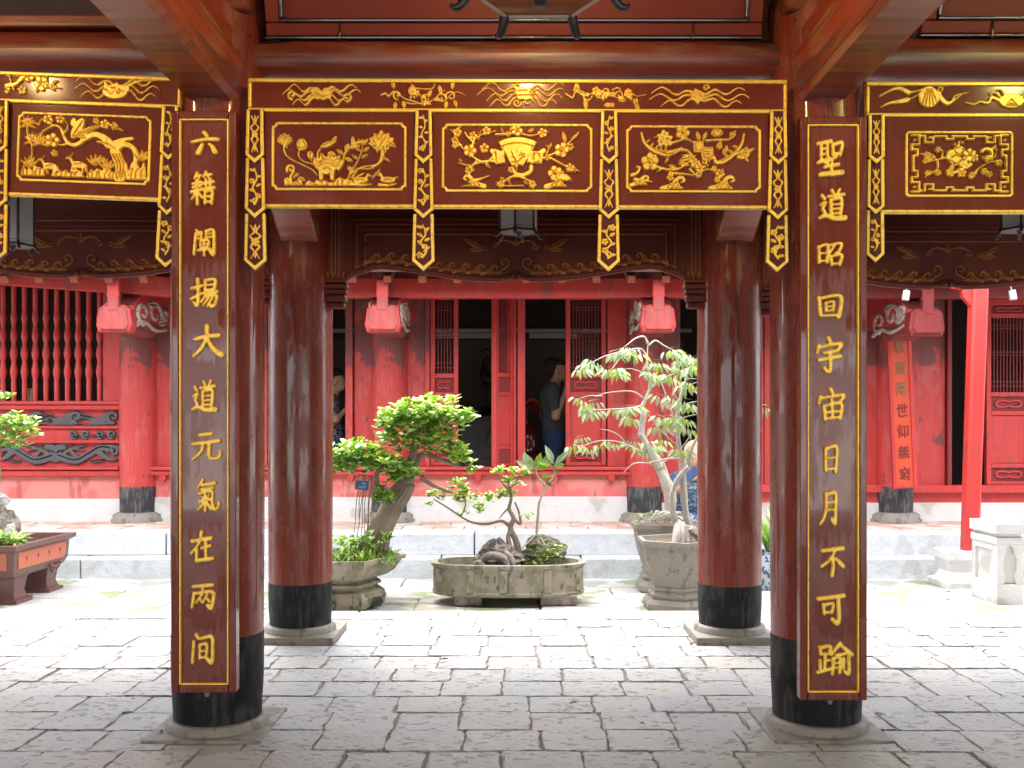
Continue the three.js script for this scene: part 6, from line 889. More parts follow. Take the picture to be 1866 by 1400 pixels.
  P(800, 812, 0, 56, 28, 0.2, 170, 0.4); P(836, 838, -0.05, 30, 24, 0.14, 70, 0.45); P(858, 858, -0.05, 13, 14, 0.08, 16, 0.5); P(745, 815, 0, 36, 22, 0.14, 66, 0.3); P(712, 806, 0, 22, 20, 0.12, 40, 0.3);
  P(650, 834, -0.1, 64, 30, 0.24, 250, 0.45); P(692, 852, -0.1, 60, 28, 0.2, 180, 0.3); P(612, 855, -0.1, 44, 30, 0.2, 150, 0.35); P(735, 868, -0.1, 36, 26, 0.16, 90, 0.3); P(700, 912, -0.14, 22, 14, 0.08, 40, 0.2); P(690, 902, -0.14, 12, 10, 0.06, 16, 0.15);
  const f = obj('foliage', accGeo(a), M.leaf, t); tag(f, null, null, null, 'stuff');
  const g = newAcc(); for (let i = 0; i < 460; i++) { const x = 596 + 126 * R(), z = -0.3 + 0.55 * R(), b = rel(pot, x, 0, d0 + z); b.y = 0.34; const h = 0.06 + 0.12 * R() * (1 - Math.abs(x - 660) / 90); leafInto(g, b, V3(R() - 0.5, 1.3, R() - 0.5), V3(R() - 0.5, 0.2, R() - 0.5), h, 0.02, green(R, 0.2, 0.3), 0.5); } for (let i = 0; i < 26; i++) pad(g, R, rel(pot, 610 + 100 * R(), 1000 - 18 * R(), d0 - 0.2 + 0.2 * R()), 0.06, 0.05, 0.06, 5, 0.035, 5, 0.2);
  const gr = obj('ground_cover', accGeo(g), M.leaf, pot); tag(gr, null, null, null, 'stuff');
  const tg = thing('name_plate', 'small dark blue name plate hanging in the left bonsai', 'name plate', [X(659, d0 - 0.25), Y(893, d0 - 0.25), -d0 + 0.25]);
  obj('plate', bx(0.105, 0.07, 0.006, 0, 0.035, 0, 0.002), M.blue, tg); obj('lettering', [bx(0.03, 0.012, 0.002, 0.015, 0.05, 0.0035, 0.0005), bx(0.06, 0.006, 0.002, 0.005, 0.028, 0.0035, 0.0005), bx(0.05, 0.006, 0.002, 0, 0.016, 0.0035, 0.0005)], std({ color: new THREE.Color(0.15, 0.28, 0.42), roughness: 0.6 }), tg); obj('wire', tube([[-0.03, 0.07, 0, 0.0015], [0, 0.12, 0, 0.0015], [0.03, 0.07, 0, 0.0015]]), M.metal, tg); tg.rotation.z = -0.06;
}
// ---------------------------------------------------------------- oval basin with rocks
{
  const d0 = 7.9, bx0 = X(926.5, d0), t = thing('stone_basin', 'wide oval stone basin with panelled sides in the middle of the courtyard', 'basin', [bx0, COURT, -d0]);
  const N = 64, ov = (a, b, y) => [...Array(N)].map((_, i) => { const f = i / N * 6.283, c = Math.cos(f), s = Math.sin(f); return [Math.sign(c) * Math.pow(Math.abs(c), 0.78) * a, y, Math.sign(s) * Math.pow(Math.abs(s), 0.78) * b]; });
  const g = uvm(rings([ov(0.56, 0.26, 0.07), ov(0.6, 0.29, 0.078), ov(0.61, 0.3, 0.1), ov(0.6, 0.29, 0.112), ov(0.6, 0.29, 0.29), ov(0.613, 0.303, 0.297), ov(0.62, 0.31, 0.323), ov(0.565, 0.258, 0.325), ov(0.55, 0.245, 0.24)])); g.computeVertexNormals(); obj('basin_body', g, M.pot, t);
  obj('soil', flat(rings([ov(0.552, 0.247, 0.25), ov(0.551, 0.246, 0.262)], true)), M.soil, t);
  for (const px of [799, 856, 917, 998, 1056]) { const x = X(px, 7.62) - bx0, k = Math.abs(x) / 0.6, z = 0.29 * Math.pow(Math.max(0, 1 - Math.pow(Math.min(1, k), 1 / 0.39)), 0.39), o = obj('pilaster', bx(0.062, 0.176, 0.03, 0, 0.2, 0, 0.008, px), M.pot, t); o.position.set(x, 0, z + 0.0); o.rotation.y = Math.sign(x) * Math.pow(k, 5) * 0.9; }
  for (const [px0, px1] of [[828, 878], [985, 1052]]) obj('foot_block', span(X(px0, 7.7) - bx0, 0, X(px1, 7.7) - bx0, 0.085, -0.16, 0.24, 0.02), M.rock, t);
  obj('back_block', span(-0.35, 0, 0.3, 0.08, -0.2, -0.1, 0.02), M.rock, t);
  const r1 = thing('scholar_rock', 'gnarled brown rock with holes in the oval basin', 'rock', [X(905, d0), 0.145, -d0 + 0.03]); obj('stone', rockGeo(0.24, 0.2, 0.17, 7, 0.5), M.rock, r1); obj('root_spread', [tube([[-0.12, 0.09, 0.1, 0.025], [-0.05, 0.14, 0.14, 0.035], [0.05, 0.13, 0.15, 0.03], [0.1, 0.05, 0.17, 0.02]], 20, 8), tube([[0.06, 0.16, 0.08, 0.03], [0.12, 0.1, 0.13, 0.03], [0.13, 0.0, 0.15, 0.025]], 16, 8), tube([[-0.2, 0.02, 0.1, 0.02], [-0.14, 0.08, 0.12, 0.03], [-0.08, 0.05, 0.16, 0.02]], 16, 8)], M.rock, r1);
  const r2 = thing('mossy_rock', 'dark mossy rock beside the brown one in the oval basin', 'rock', [X(988, d0), 0.145, -d0]); obj('stone', rockGeo(0.25, 0.22, 0.17, 19, 0.25), M.mossrock, r2);
  const R = rng(55), fe = newAcc();
  for (const [px, py, n] of [[985, 1020, 26], [1010, 1008, 20], [1025, 1000, 10], [960, 1025, 8]]) for (let i = 0; i < n; i++) { const b = rel(r2, px + 20 * (R() - 0.5), py + 14 * (R() - 0.5), d0 - 0.16 - 0.06 * R()); leafInto(fe, b, V3(R() - 0.5, 0.7 * R(), 0.5), V3(0, 1, 0.3), 0.045, 0.024, green(R, 0.25, 0.1), 0.2); }
  const fo = obj('fern_leaves', accGeo(fe), M.leaf, r2); tag(fo, null, null, null, 'stuff');

  const tr = thing('small_bonsai', 'slender twisting bonsai with sparse leaves growing over the brown rock', 'bonsai', [X(940, d0), 0.2, -d0]);
  limb([[946, 1012, d0, 0.03], [940, 985, d0, 0.026], [930, 962, d0, 0.022], [936, 945, d0, 0.018], [928, 928, d0, 0.015], [932, 905, d0, 0.011], [926, 880, d0, 0.006]], M.bark, tr, 'trunk', 9);
  limb([[934, 1010, d0 - 0.03, 0.024], [926, 980, d0 - 0.02, 0.018], [932, 962, d0, 0.02]], M.bark, tr, 'trunk', 8);
  limb([[932, 962, d0, 0.016], [915, 950, d0, 0.013], [888, 955, d0 - 0.04, 0.011], [860, 952, d0 - 0.06, 0.009], [840, 942, d0 - 0.06, 0.007], [815, 925, d0 - 0.05, 0.006], [790, 910, d0 - 0.04, 0.005]], M.bark, tr); limb([[840, 942, d0 - 0.06, 0.006], [848, 920, d0 - 0.05, 0.005], [842, 895, d0 - 0.05, 0.003]], M.bark, tr);
  limb([[936, 945, d0, 0.014], [948, 955, d0, 0.012], [946, 935, d0 + 0.02, 0.01], [938, 915, d0 + 0.03, 0.006]], M.bark, tr); limb([[928, 925, d0, 0.008], [918, 935, d0, 0.006], [910, 945, d0 - 0.05, 0.004]], M.bark, tr); limb([[928, 895, d0, 0.007], [915, 880, d0, 0.005], [905, 868, d0, 0.003]], M.bark, tr); limb([[930, 890, d0, 0.006], [945, 875, d0, 0.004], [955, 862, d0, 0.003]], M.bark, tr);
  const a = newAcc(), s = d0 / F, P = (px, py, rx, ry, n, y = 0.4) => pad(a, R, rel(tr, px, py, d0 + (R() - 0.5) * 0.1), rx * s, ry * s, 0.1, n, 0.036, 5, y);
  P(800, 905, 28, 14, 44); P(835, 888, 18, 18, 34); P(850, 910, 30, 16, 46); P(872, 930, 20, 12, 24); P(845, 940, 14, 8, 10); P(920, 860, 26, 10, 26, 0.7); P(905, 868, 16, 10, 12, 0.7); P(930, 882, 26, 16, 36); P(955, 866, 18, 12, 22, 0.5); P(922, 905, 28, 14, 34, 0.3); P(895, 915, 16, 10, 14); P(960, 945, 14, 14, 8, 0.2); P(890, 905, 12, 8, 8); P(786, 920, 10, 8, 6);
  const f = obj('foliage', accGeo(a), M.leaf, tr); tag(f, null, null, null, 'stuff');

  const sp = thing('slender_sapling', 'thin curving sapling with large upright leaves over the mossy rock', 'sapling', [X(980, d0), 0.25, -d0 + 0.02]);
  limb([[978, 975, d0 - 0.02, 0.013], [980, 945, d0 - 0.02, 0.011], [983, 915, d0 - 0.02, 0.01], [992, 892, d0 - 0.02, 0.009], [990, 882, d0 - 0.02, 0.008], [980, 868, d0 - 0.02, 0.006], [976, 855, d0 - 0.02, 0.004]], M.whitebark, sp, 'stem', 8);
  limb([[990, 884, d0 - 0.02, 0.006], [1004, 876, d0 - 0.02, 0.005], [1012, 858, d0 - 0.02, 0.004], [1010, 845, d0 - 0.02, 0.003]], M.whitebark, sp); limb([[990, 884, d0, 0.004], [1010, 880, d0, 0.003], [1016, 870, d0, 0.002]], M.whitebark, sp);
  limb([[977, 972, d0 - 0.04, 0.006], [966, 985, d0 - 0.08, 0.006], [950, 1000, d0 - 0.12, 0.005]], M.whitebark, sp, 'root'); limb([[979, 972, d0 - 0.04, 0.006], [990, 988, d0 - 0.1, 0.006], [1000, 1005, d0 - 0.14, 0.004]], M.whitebark, sp, 'root');
  const big = (px, py, ang, len, w, c) => { const q = newAcc(), th = ang * Math.PI / 180, b = rel(sp, px, py, d0 - 0.02 - 0.05 * R()); leafInto(q, b, V3(Math.cos(th), -Math.sin(th), 0.25 * (R() - 0.3)), V3(-Math.sin(th) * 0.3, 0.25, 1), len * s, w * s * 0.8, c, 0.06, 0.2); obj('leaf', accGeo(q), M.leaf, sp); };
  const pale = [0.3, 0.42, 0.2], yel = [0.22, 0.36, 0.03], mid = [0.1, 0.24, 0.03];
  big(1008, 846, -112, 38, 17, pale); big(1010, 846, -42, 38, 14, pale); big(1006, 848, -165, 28, 15, yel); big(1008, 848, 150, 4, 3, yel); big(1010, 850, -12, 20, 12, yel); big(1008, 850, 60, 16, 10, mid);
  big(975, 856, -70, 34, 18, yel); big(972, 856, -112, 30, 16, pale); big(978, 858, -30, 34, 15, yel); big(970, 856, -150, 34, 18, pale); big(972, 860, -178, 24, 14, yel); big(985, 852, -55, 34, 14, pale); big(960, 848, -100, 26, 16, pale); big(958, 856, -60, 22, 12, yel); big(990, 872, -20, 22, 9, yel); big(992, 875, 40, 20, 9, mid); big(985, 868, -5, 18, 9, yel);
}
// ---------------------------------------------------------------- two hexagonal pots with pale, drooping trees at the right
function hexPot(t, r, h, face) {
  const hx = (k, y) => [...Array(6)].map((_, i) => { const a = face + i * Math.PI / 3; return [Math.cos(a) * r * k, y * h, Math.sin(a) * r * k]; });
  const prof = [[0.82, 0], [0.86, 0.02], [0.86, 0.1], [0.78, 0.16], [0.72, 0.17], [0.72, 0.2], [0.76, 0.205], [0.76, 0.23], [0.7, 0.24], [0.66, 0.27], [0.7, 0.3], [0.7, 0.33], [0.66, 0.34], [0.74, 0.44], [0.83, 0.6], [0.9, 0.78], [0.93, 0.9], [0.98, 0.92], [1, 0.95], [1, 1], [0.9, 1], [0.87, 0.94]];
  obj('pot_body', flat(rings(prof.map(([k, y]) => hx(k, y)))), M.potstone, t);
  obj('soil', flat(rings([hx(0.875, 0.93), hx(0.872, 0.945)], true)), M.soil, t);
  const car = relief([0, 0, 60, 40], 0.0042, 0.005, (p, c) => { c.lineWidth = 2.5; c.beginPath(); c.ellipse(30, 20, 26, 17, 0, 0, 7); c.stroke(); p.cu(20, 20, 7, 2.5, 1).cu(40, 20, 7, 2.5, -1).v(3, 1.5, 12, 30, 30, 26, 48, 30); }, { k: 1.3, r: 1 });
  for (let i = 0; i < 6; i++) { const a = face + (i + 0.5) * Math.PI / 3, o = obj('carved_oval', car, M.potstone, t), ap = 0.866 * r * 0.84; o.position.set(Math.cos(a) * ap, h * 0.66, Math.sin(a) * ap); o.rotation.set(0, Math.PI / 2 - a, 0); o.rotateX(0.24); }
}
function drooper(t, mat, d, spec, sprays, R) {
  for (const [name, w0, w1, dz, ...pts] of spec) { const px0 = pts[0]; const q = [], kw = name === 'trunk' ? 0.58 : 0.75; for (let i = 0; i < pts.length; i += 2) q.push([pts[i], pts[i + 1], d + dz * i / pts.length, kw * lerp(w0, w1, i / Math.max(1, pts.length - 2)) * (name === 'trunk' ? 1 + 0.22 * Math.sin(i * 2.3 + px0) : 1)]); limb(q, mat, t, name, name === 'trunk' ? 10 : 6); }
  const s = d / F, kinds = [];
  for (let k = 0; k < 5; k++) {
    const a = newAcc(), n = 5 + k % 2, q = (i) => V3(0.004 * Math.sin(i * 2), -0.004 * i, 0);
    for (let i = 0; i < n; i++) { const f = (i / (n - 1) - 0.5), c = R() < 0.2 ? [0.42, 0.5, 0.05] : R() < 0.55 ? [0.46, 0.56, 0.32] : [0.34, 0.5, 0.2]; leafInto(a, q(i).add(V3(f * 0.1, -Math.abs(f) * 0.02, (R() - 0.5) * 0.03)), V3(f * 1.5, -1 + 0.5 * R() * Math.abs(f), 0.45 * (R() - 0.3)), V3(f, 0.4, 1), 0.075 + 0.035 * R(), 0.032, c, 0.14, 0.2); }
    leafInto(a, V3(-0.06, 0.004, 0), V3(1, 0, 0), V3(0, 1, 0), 0.12, 0.008, [0.3, 0.26, 0.2], 0.02, 0.1);
    kinds.push(accGeo(a));
  }
  sprays.forEach(([px, py, k = 1], i) => { if (R() < 0.5) return; const o = obj('leaf_spray', kinds[i % 5], M.leaf, t), b = rel(t, px, py, d + 0.16 * (R() - 0.5)); o.position.copy(b); o.rotation.set(0.3 * (R() - 0.5), 1.2 * (R() - 0.5), 0.7 * (R() - 0.5)); o.scale.setScalar(k * (0.7 + 0.4 * R())); });
}
const line = (n, ...p) => { const q = smooth(p, 10), out = []; for (let i = 0; i < n; i++) out.push(q[Math.round(i / Math.max(1, n - 1) * (q.length - 1))]); return out; };
{
  const d = 7.62, pot = thing('hex_pot', 'front hexagonal carved grey stone pot beside the right inner column', 'plant pot', [X(1237, d), COURT, -d]); hexPot(pot, 0.345, 0.535, Math.PI / 2);
  const pot2 = thing('hex_pot', 'rear hexagonal grey stone pot partly behind the front one', 'plant pot', [X(1216, 8.45), COURT, -8.45]); hexPot(pot2, 0.34, 0.575, Math.PI / 2);
  const R = rng(303);
  const t2 = thing('drooping_tree', 'pale barked tree with knobby trunk and drooping leaves in the rear hexagonal pot', 'potted tree', [X(1212, 8.4), 0.45, -8.4]);
  drooper(t2, M.whitebark, 8.3, [
    ['trunk', 0.085, 0.07, 0, 1217, 948, 1222, 915, 1216, 885, 1205, 862, 1199, 849], ['trunk', 0.062, 0.05, 0, 1203, 856, 1193, 836, 1181, 815, 1173, 800, 1166, 790], ['trunk', 0.06, 0.03, 0, 1168, 794, 1170, 774, 1173, 753, 1169, 742], ['trunk', 0.034, 0.02, 0, 1169, 744, 1178, 724, 1184, 708, 1183, 690], ['trunk', 0.02, 0.008, 0, 1183, 692, 1179, 664, 1180, 640, 1181, 622],
    ['trunk', 0.045, 0.02, 0.1, 1224, 925, 1222, 890, 1214, 865, 1208, 845, 1200, 830], ['branch', 0.014, 0.003, -0.1, 1181, 628, 1174, 614, 1160, 616, 1146, 626, 1138, 632], ['branch', 0.012, 0.003, 0.1, 1182, 630, 1194, 621, 1210, 630, 1222, 636, 1236, 642], ['branch', 0.012, 0.003, -0.15, 1179, 650, 1168, 636, 1140, 640, 1106, 648, 1080, 660, 1060, 672], ['branch', 0.01, 0.003, -0.1, 1150, 640, 1128, 656, 1112, 676, 1092, 686],
    ['branch', 0.012, 0.003, -0.05, 1181, 694, 1170, 680, 1148, 672, 1132, 674], ['branch', 0.018, 0.004, 0.12, 1185, 708, 1206, 692, 1232, 680, 1252, 672, 1268, 668], ['branch', 0.014, 0.003, -0.1, 1170, 740, 1150, 744, 1118, 746, 1085, 747, 1068, 746], ['branch', 0.012, 0.003, -0.12, 1173, 726, 1154, 714, 1124, 714, 1098, 718, 1085, 724], ['branch', 0.008, 0.002, -0.1, 1098, 722, 1072, 722, 1048, 730],
    ['branch', 0.014, 0.004, -0.1, 1190, 830, 1166, 822, 1144, 812, 1124, 805, 1090, 804, 1064, 812, 1045, 812], ['branch', 0.01, 0.003, -0.15, 1140, 808, 1128, 794, 1110, 785, 1092, 782], ['branch', 0.012, 0.003, 0.1, 1200, 850, 1216, 838, 1246, 826, 1262, 824, 1275, 836], ['branch', 0.012, 0.003, -0.15, 1196, 846, 1160, 844, 1150, 848, 1136, 862], ['branch', 0.008, 0.003, 0.1, 1186, 760, 1200, 780, 1220, 800, 1240, 816]],
    [...line(6, 1120, 640, 1148, 630).slice(0), ...line(5, 1060, 670, 1076, 660, 1090, 652), ...line(6, 1082, 690, 1100, 680, 1116, 668), ...line(4, 1124, 676, 1140, 674), ...line(6, 1150, 640, 1180, 650, 1200, 660), ...line(4, 1220, 636, 1246, 644), ...line(10, 1190, 650, 1220, 660, 1262, 652), ...line(6, 1240, 670, 1270, 668), ...line(8, 1180, 676, 1210, 684, 1240, 680), ...line(3, 1042, 728, 1056, 724), ...line(10, 1064, 742, 1090, 726, 1122, 716, 1150, 720), ...line(10, 1070, 750, 1110, 742, 1154, 740), ...line(3, 1190, 716, 1202, 720), ...line(5, 1040, 815, 1052, 802, 1064, 790), ...line(4, 1096, 788, 1116, 786), ...line(10, 1072, 814, 1104, 804, 1140, 806, 1170, 816), ...line(4, 1146, 760, 1156, 756), ...line(4, 1150, 800, 1180, 802), ...line(4, 1180, 815, 1200, 804), ...line(3, 1208, 800, 1218, 796)], R);
  const t1 = thing('drooping_tree', 'many branched pale tree in the front hexagonal pot half hidden by the column', 'potted tree', [X(1255, d), 0.4, -d]);
  drooper(t1, M.whitebark, d, [
    ['trunk', 0.05, 0.03, 0, 1262, 980, 1250, 935, 1246, 900, 1243, 850, 1236, 800, 1234, 765], ['trunk', 0.028, 0.012, 0, 1234, 768, 1238, 735, 1248, 700, 1254, 680], ['trunk', 0.045, 0.03, -0.05, 1240, 975, 1228, 940, 1224, 905, 1236, 872, 1256, 850], ['trunk', 0.03, 0.012, 0, 1256, 850, 1262, 815, 1280, 785, 1300, 760], ['branch', 0.014, 0.004, 0.05, 1234, 780, 1222, 745, 1210, 710, 1202, 688], ['branch', 0.012, 0.003, 0.1, 1236, 745, 1256, 735, 1280, 730], ['branch', 0.01, 0.003, 0, 1240, 735, 1230, 720, 1225, 700], ['branch', 0.01, 0.003, 0.1, 1230, 790, 1212, 776, 1190, 764, 1178, 752], ['branch', 0.01, 0.003, -0.1, 1245, 715, 1262, 700, 1290, 692], ['branch', 0.008, 0.002, 0, 1234, 770, 1250, 760, 1272, 756, 1290, 760], ['branch', 0.008, 0.002, 0, 1252, 690, 1270, 690, 1300, 680], ['branch', 0.012, 0.003, -0.1, 1244, 838, 1220, 836, 1190, 842, 1168, 844], ['branch', 0.008, 0.003, 0, 1240, 820, 1254, 800, 1260, 790], ['branch', 0.014, 0.004, 0.05, 1300, 770, 1340, 740, 1396, 738], ['branch', 0.006, 0.002, 0, 1340, 740, 1380, 725, 1392, 722]],
    [...line(6, 1228, 724, 1248, 728), ...line(4, 1238, 742, 1262, 736), ...line(4, 1206, 760, 1228, 756), ...line(6, 1230, 762, 1262, 758), ...line(5, 1248, 700, 1268, 692), ...line(5, 1240, 652, 1276, 648), ...line(4, 1256, 668, 1278, 664), ...line(3, 1194, 776, 1206, 772), ...line(3, 1234, 816, 1244, 812), ...line(3, 1388, 738, 1398, 742), ...line(3, 1240, 780, 1256, 772)], R);
  const rt = [0, 1, 2, 3, 4, 5].map((i) => tube([[X(1236 + i * 6, d) - t1.position.x, 0.16 - 0.012 * i, 0.02 * i, 0.03], [X(1230 + i * 9, d) - t1.position.x, 0.08, 0.1 - 0.02 * i, 0.034], [X(1224 + i * 12, d) - t1.position.x, -0.0, 0.15 - 0.02 * i, 0.026]], 12, 8)); obj('root_mass', rt, M.whitebark, t1);
  const lit = newAcc(); for (let i = 0; i < 46; i++) leafInto(lit, rel(t2, 1150 + 80 * R(), 936 + 20 * R(), 8.3 - 0.2 * R()), V3(R() - 0.5, 0.5 * R(), R() - 0.3), V3(0, 1, 0.4), 0.05, 0.02, [0.3, 0.34, 0.12], 0.2); tag(obj('low_leaves', accGeo(lit), M.leaf, t2), null, null, null, 'stuff');
  for (let i = 0; i < 14; i++) limb([[1195 + 50 * R(), 945, 8.2, 0.012], [1190 + 50 * R(), 932 + 8 * R(), 8.12, 0.014], [1185 + 60 * R(), 948, 8.1, 0.01]], M.whitebark, t2, 'root', 6);
}
// ---------------------------------------------------------------- red clay trough with rock planting at the left edge
{
  const x1 = -3.84, t = thing('clay_trough', 'long red brown clay trough with orange side panels at the left edge', 'trough', [x1 - 0.5, COURT, -8.1]);
  const q = (w, z, y) => [[w, y, z], [w, y, -z], [-w, y, -z], [-w, y, z]];
  obj('trough_body', flat(rings([q(0.38, 0.36, 0.2), q(0.43, 0.42, 0.22), q(0.455, 0.46, 0.27), q(0.465, 0.47, 0.42), q(0.5, 0.52, 0.44), q(0.505, 0.525, 0.475), q(0.44, 0.46, 0.475), q(0.43, 0.45, 0.4)])), M.redclay, t);
  obj('side_panel', [slab([[-0.4, 0.285], [0.36, 0.285], [0.4, 0.32], [0.4, 0.41], [-0.4, 0.41]], 0.006, 0.002).rotateY(Math.PI / 2).translate(0.459, 0, 0)], M.terracotta, t); obj('front_panel', [slab([[-0.38, 0.285], [0.4, 0.285], [0.4, 0.41], [-0.4, 0.41]], 0.006, 0.002).translate(0, 0, 0.464)], M.terracotta, t);
  for (let i = 0; i < 4; i++) obj('flower_motif', relief([0, 0, 20, 24], 0.0025, 0.004, (p) => { p.bl(10, 8, 6).v(2, 1, 10, 12, 8, 22).lf(9, 18, -30, 8, 4); }, { k: 1.5, r: 1 }).rotateY(Math.PI / 2), M.redclay, t).position.set(0.4665, 0.35, 0.28 - i * 0.19);
  obj('water', flat(rings([q(0.43, 0.45, 0.42), q(0.43, 0.45, 0.43)], true)), std({ color: new THREE.Color(0.05, 0.055, 0.035), roughness: 0.05 }), t);
  for (const [z, x] of [[0.24, 0.3], [-0.3, 0.3], [0.24, -0.3], [-0.3, -0.3]]) { const f = obj('foot', flat(rings([q(0.13, 0.13, 0), q(0.13, 0.13, 0.03), q(0.1, 0.1, 0.04), q(0.085, 0.085, 0.09), q(0.1, 0.1, 0.19), q(0.12, 0.12, 0.22)], true)), M.redclay, t); f.position.set(x, 0, z); }
  obj('corner_bracket', relief([0, 0, 40, 20], 0.005, 0.02, (p) => { p.cu(10, 8, 7, 3, 1).cu(26, 8, 6, 3, -1).v(6, 2, 2, 2, 20, 6, 38, 2); }, { k: 1.5, r: 1 }).rotateY(Math.PI / 2), M.redclay, t).position.set(0.44, 0.2, -0.25);
  const r = thing('landscape_rock', 'layered dark and white rock rising from the red clay trough', 'rock', [X(-6, 7.95), 0.31, -7.95]);
  obj('stone', [rockGeo(0.2, 0.26, 0.18, 29, 0.5)], M.rock, r); const w = obj('white_stone', rockGeo(0.07, 0.12, 0.07, 41, 0.1), M.white, r); w.position.set(0.16, 0.06, 0.1); const w2 = obj('white_stone', rockGeo(0.07, 0.07, 0.07, 48, 0.1), M.white, r); w2.position.set(0.06, 0.37, 0.05);
  const R = rng(66), a = newAcc(), P = (px, py, rx, ry, n, l = 0.042, y = 0.4) => pad(a, R, rel(r, px, py, 7.9), rx * 7.9 / F, ry * 7.9 / F, 0.2, n, l, 6, y);
  P(20, 778, 52, 22, 130); P(50, 790, 24, 16, 40); P(5, 805, 50, 22, 90, 0.042, 0.25); P(40, 815, 18, 10, 18); P(5, 726, 18, 8, 16); P(-20, 730, 30, 14, 30);
  tag(obj('foliage', accGeo(a), M.leaf, r), null, null, null, 'stuff');
  limb([[-10, 900, 7.95, 0.03], [-4, 860, 7.95, 0.026], [-14, 820, 7.95, 0.02], [-10, 780, 7.95, 0.014], [-16, 730, 7.95, 0.008]], M.bark, r, 'trunk'); limb([[-12, 810, 7.95, 0.012], [10, 800, 7.95, 0.009], [36, 790, 7.9, 0.006]], M.bark, r);
  const g = newAcc(); for (let i = 0; i < 150; i++) leafInto(g, rel(r, -20 + 55 * R(), 985 + 12 * R(), 7.75 + 0.1 * R()), V3(1.6 * (R() - 0.4), 1.2 * R(), R() - 0.3), V3(0, 1, 0.5), 0.08 + 0.05 * R(), 0.022, green(R, 0.4, 0.2), 0.5); tag(obj('grass_tuft', accGeo(g), M.leaf, r), null, null, null, 'stuff');
}
{ // blue and white jar glimpsed between the columns
  const d = 8.5, t = thing('porcelain_jar', 'blue and white porcelain jar glimpsed between the two right columns', 'jar', [X(1397, d), COURT, -d]);
  obj('jar_body', lathe([[0.08, 0], [0.09, 0.02], [0.12, 0.12], [0.125, 0.2], [0.1, 0.29], [0.09, 0.31], [0.1, 0.33]], 28), std({ map: tex(256, 0.25, (u, v) => (fbm(u, v, 8, 8, 4, 3) > 0.5 ? [0.05, 0.1, 0.24] : [0.4, 0.42, 0.44])), roughness: 0.15 }), t);
  const a = newAcc(), R = rng(8); for (let i = 0; i < 16; i++) leafInto(a, V3(0, 0.32, 0), V3(R() - 0.5, 0.9, R() - 0.5), V3(R(), 0.3, R()), 0.3 + 0.15 * R(), 0.06, green(R, 0.2), 0.4); obj('leaves', accGeo(a), M.leaf, t);
}
{ // dead leaves blown over the paving
  const a = newAcc(), R = rng(404);
  for (let i = 0; i < 46; i++) { const d = 4.1 + 4.6 * R(), px = 40 + 1790 * R(), y = d > 6.95 ? COURT + 0.006 : 0.009, v = V3(X(px, d), y, -d); leafInto(a, v, V3(R() - 0.5, 0.12, R() - 0.5), V3(0, 1, 0), 0.028 + 0.03 * R(), 0.016, R() < 0.5 ? [0.08, 0.045, 0.02] : [0.18, 0.1, 0.03], 0.15, 0.5); }
  tag(obj('leaf_litter', accGeo(a), M.leaf), 'few small dry leaves scattered over the grey paving', 'leaf litter', null, 'stuff');
}
// ---------------------------------------------------------------- people
// a body as one surface: tapered capsules [ax, ay, az, ra, bx, by, bz, rb] joined by a smooth minimum
function flesh(bones, cell, k = 0.03) {
  const lo = V3(1e9, 1e9, 1e9), hi = V3(-1e9, -1e9, -1e9);
  for (const b of bones) for (const o of [0, 4]) { const r = b[o + 3] + 0.04; lo.min(V3(b[o] - r, b[o + 1] - r, b[o + 2] - r)); hi.max(V3(b[o] + r, b[o + 1] + r, b[o + 2] + r)); }
  const c = lo.clone().add(hi).multiplyScalar(0.5), half = Math.max(hi.x - lo.x, hi.y - lo.y, hi.z - lo.z) / 2, n = clamp(Math.ceil(2 * half / cell), 24, 130);
  const mc = new MarchingCubes(n, M.skin, false, false, 160000); mc.isolation = 0;
  for (let z = 0; z < n; z++) for (let y = 0; y < n; y++) for (let x = 0; x < n; x++) {
    const p = [c.x + (x / n * 2 - 1) * half, c.y + (y / n * 2 - 1) * half, c.z + (z / n * 2 - 1) * half]; let d = 1e9;
    for (const b of bones) {
      const vx = b[4] - b[0], vy = b[5] - b[1], vz = b[6] - b[2], L = vx * vx + vy * vy + vz * vz || 1e-9, t = clamp(((p[0] - b[0]) * vx + (p[1] - b[1]) * vy + (p[2] - b[2]) * vz) / L, 0, 1), e = Math.hypot(p[0] - b[0] - vx * t, p[1] - b[1] - vy * t, p[2] - b[2] - vz * t) - lerp(b[3], b[7], t);
      if (d > 1e8) d = e; else { const h = Math.max(k - Math.abs(d - e), 0) / k; d = Math.min(d, e) - h * h * k * 0.25; }
    }
    mc.field[x + y * n + z * n * n] = -d;
  }
  mc.update();
  const g = new THREE.BufferGeometry(), m = mc.count, P = new Float32Array(m * 3); for (let i = 0; i < m; i++) for (let j = 0; j < 3; j++) P[i * 3 + j] = mc.positionArray[i * 3 + j] * half + [c.x, c.y, c.z][j];
  g.setAttribute('position', new THREE.BufferAttribute(P, 3)); g.setAttribute('normal', new THREE.BufferAttribute(mc.normalArray.slice(0, m * 3), 3)); return uvm(g);
}
const B = (a, ra, b, rb) => [...a, ra, ...b, rb];
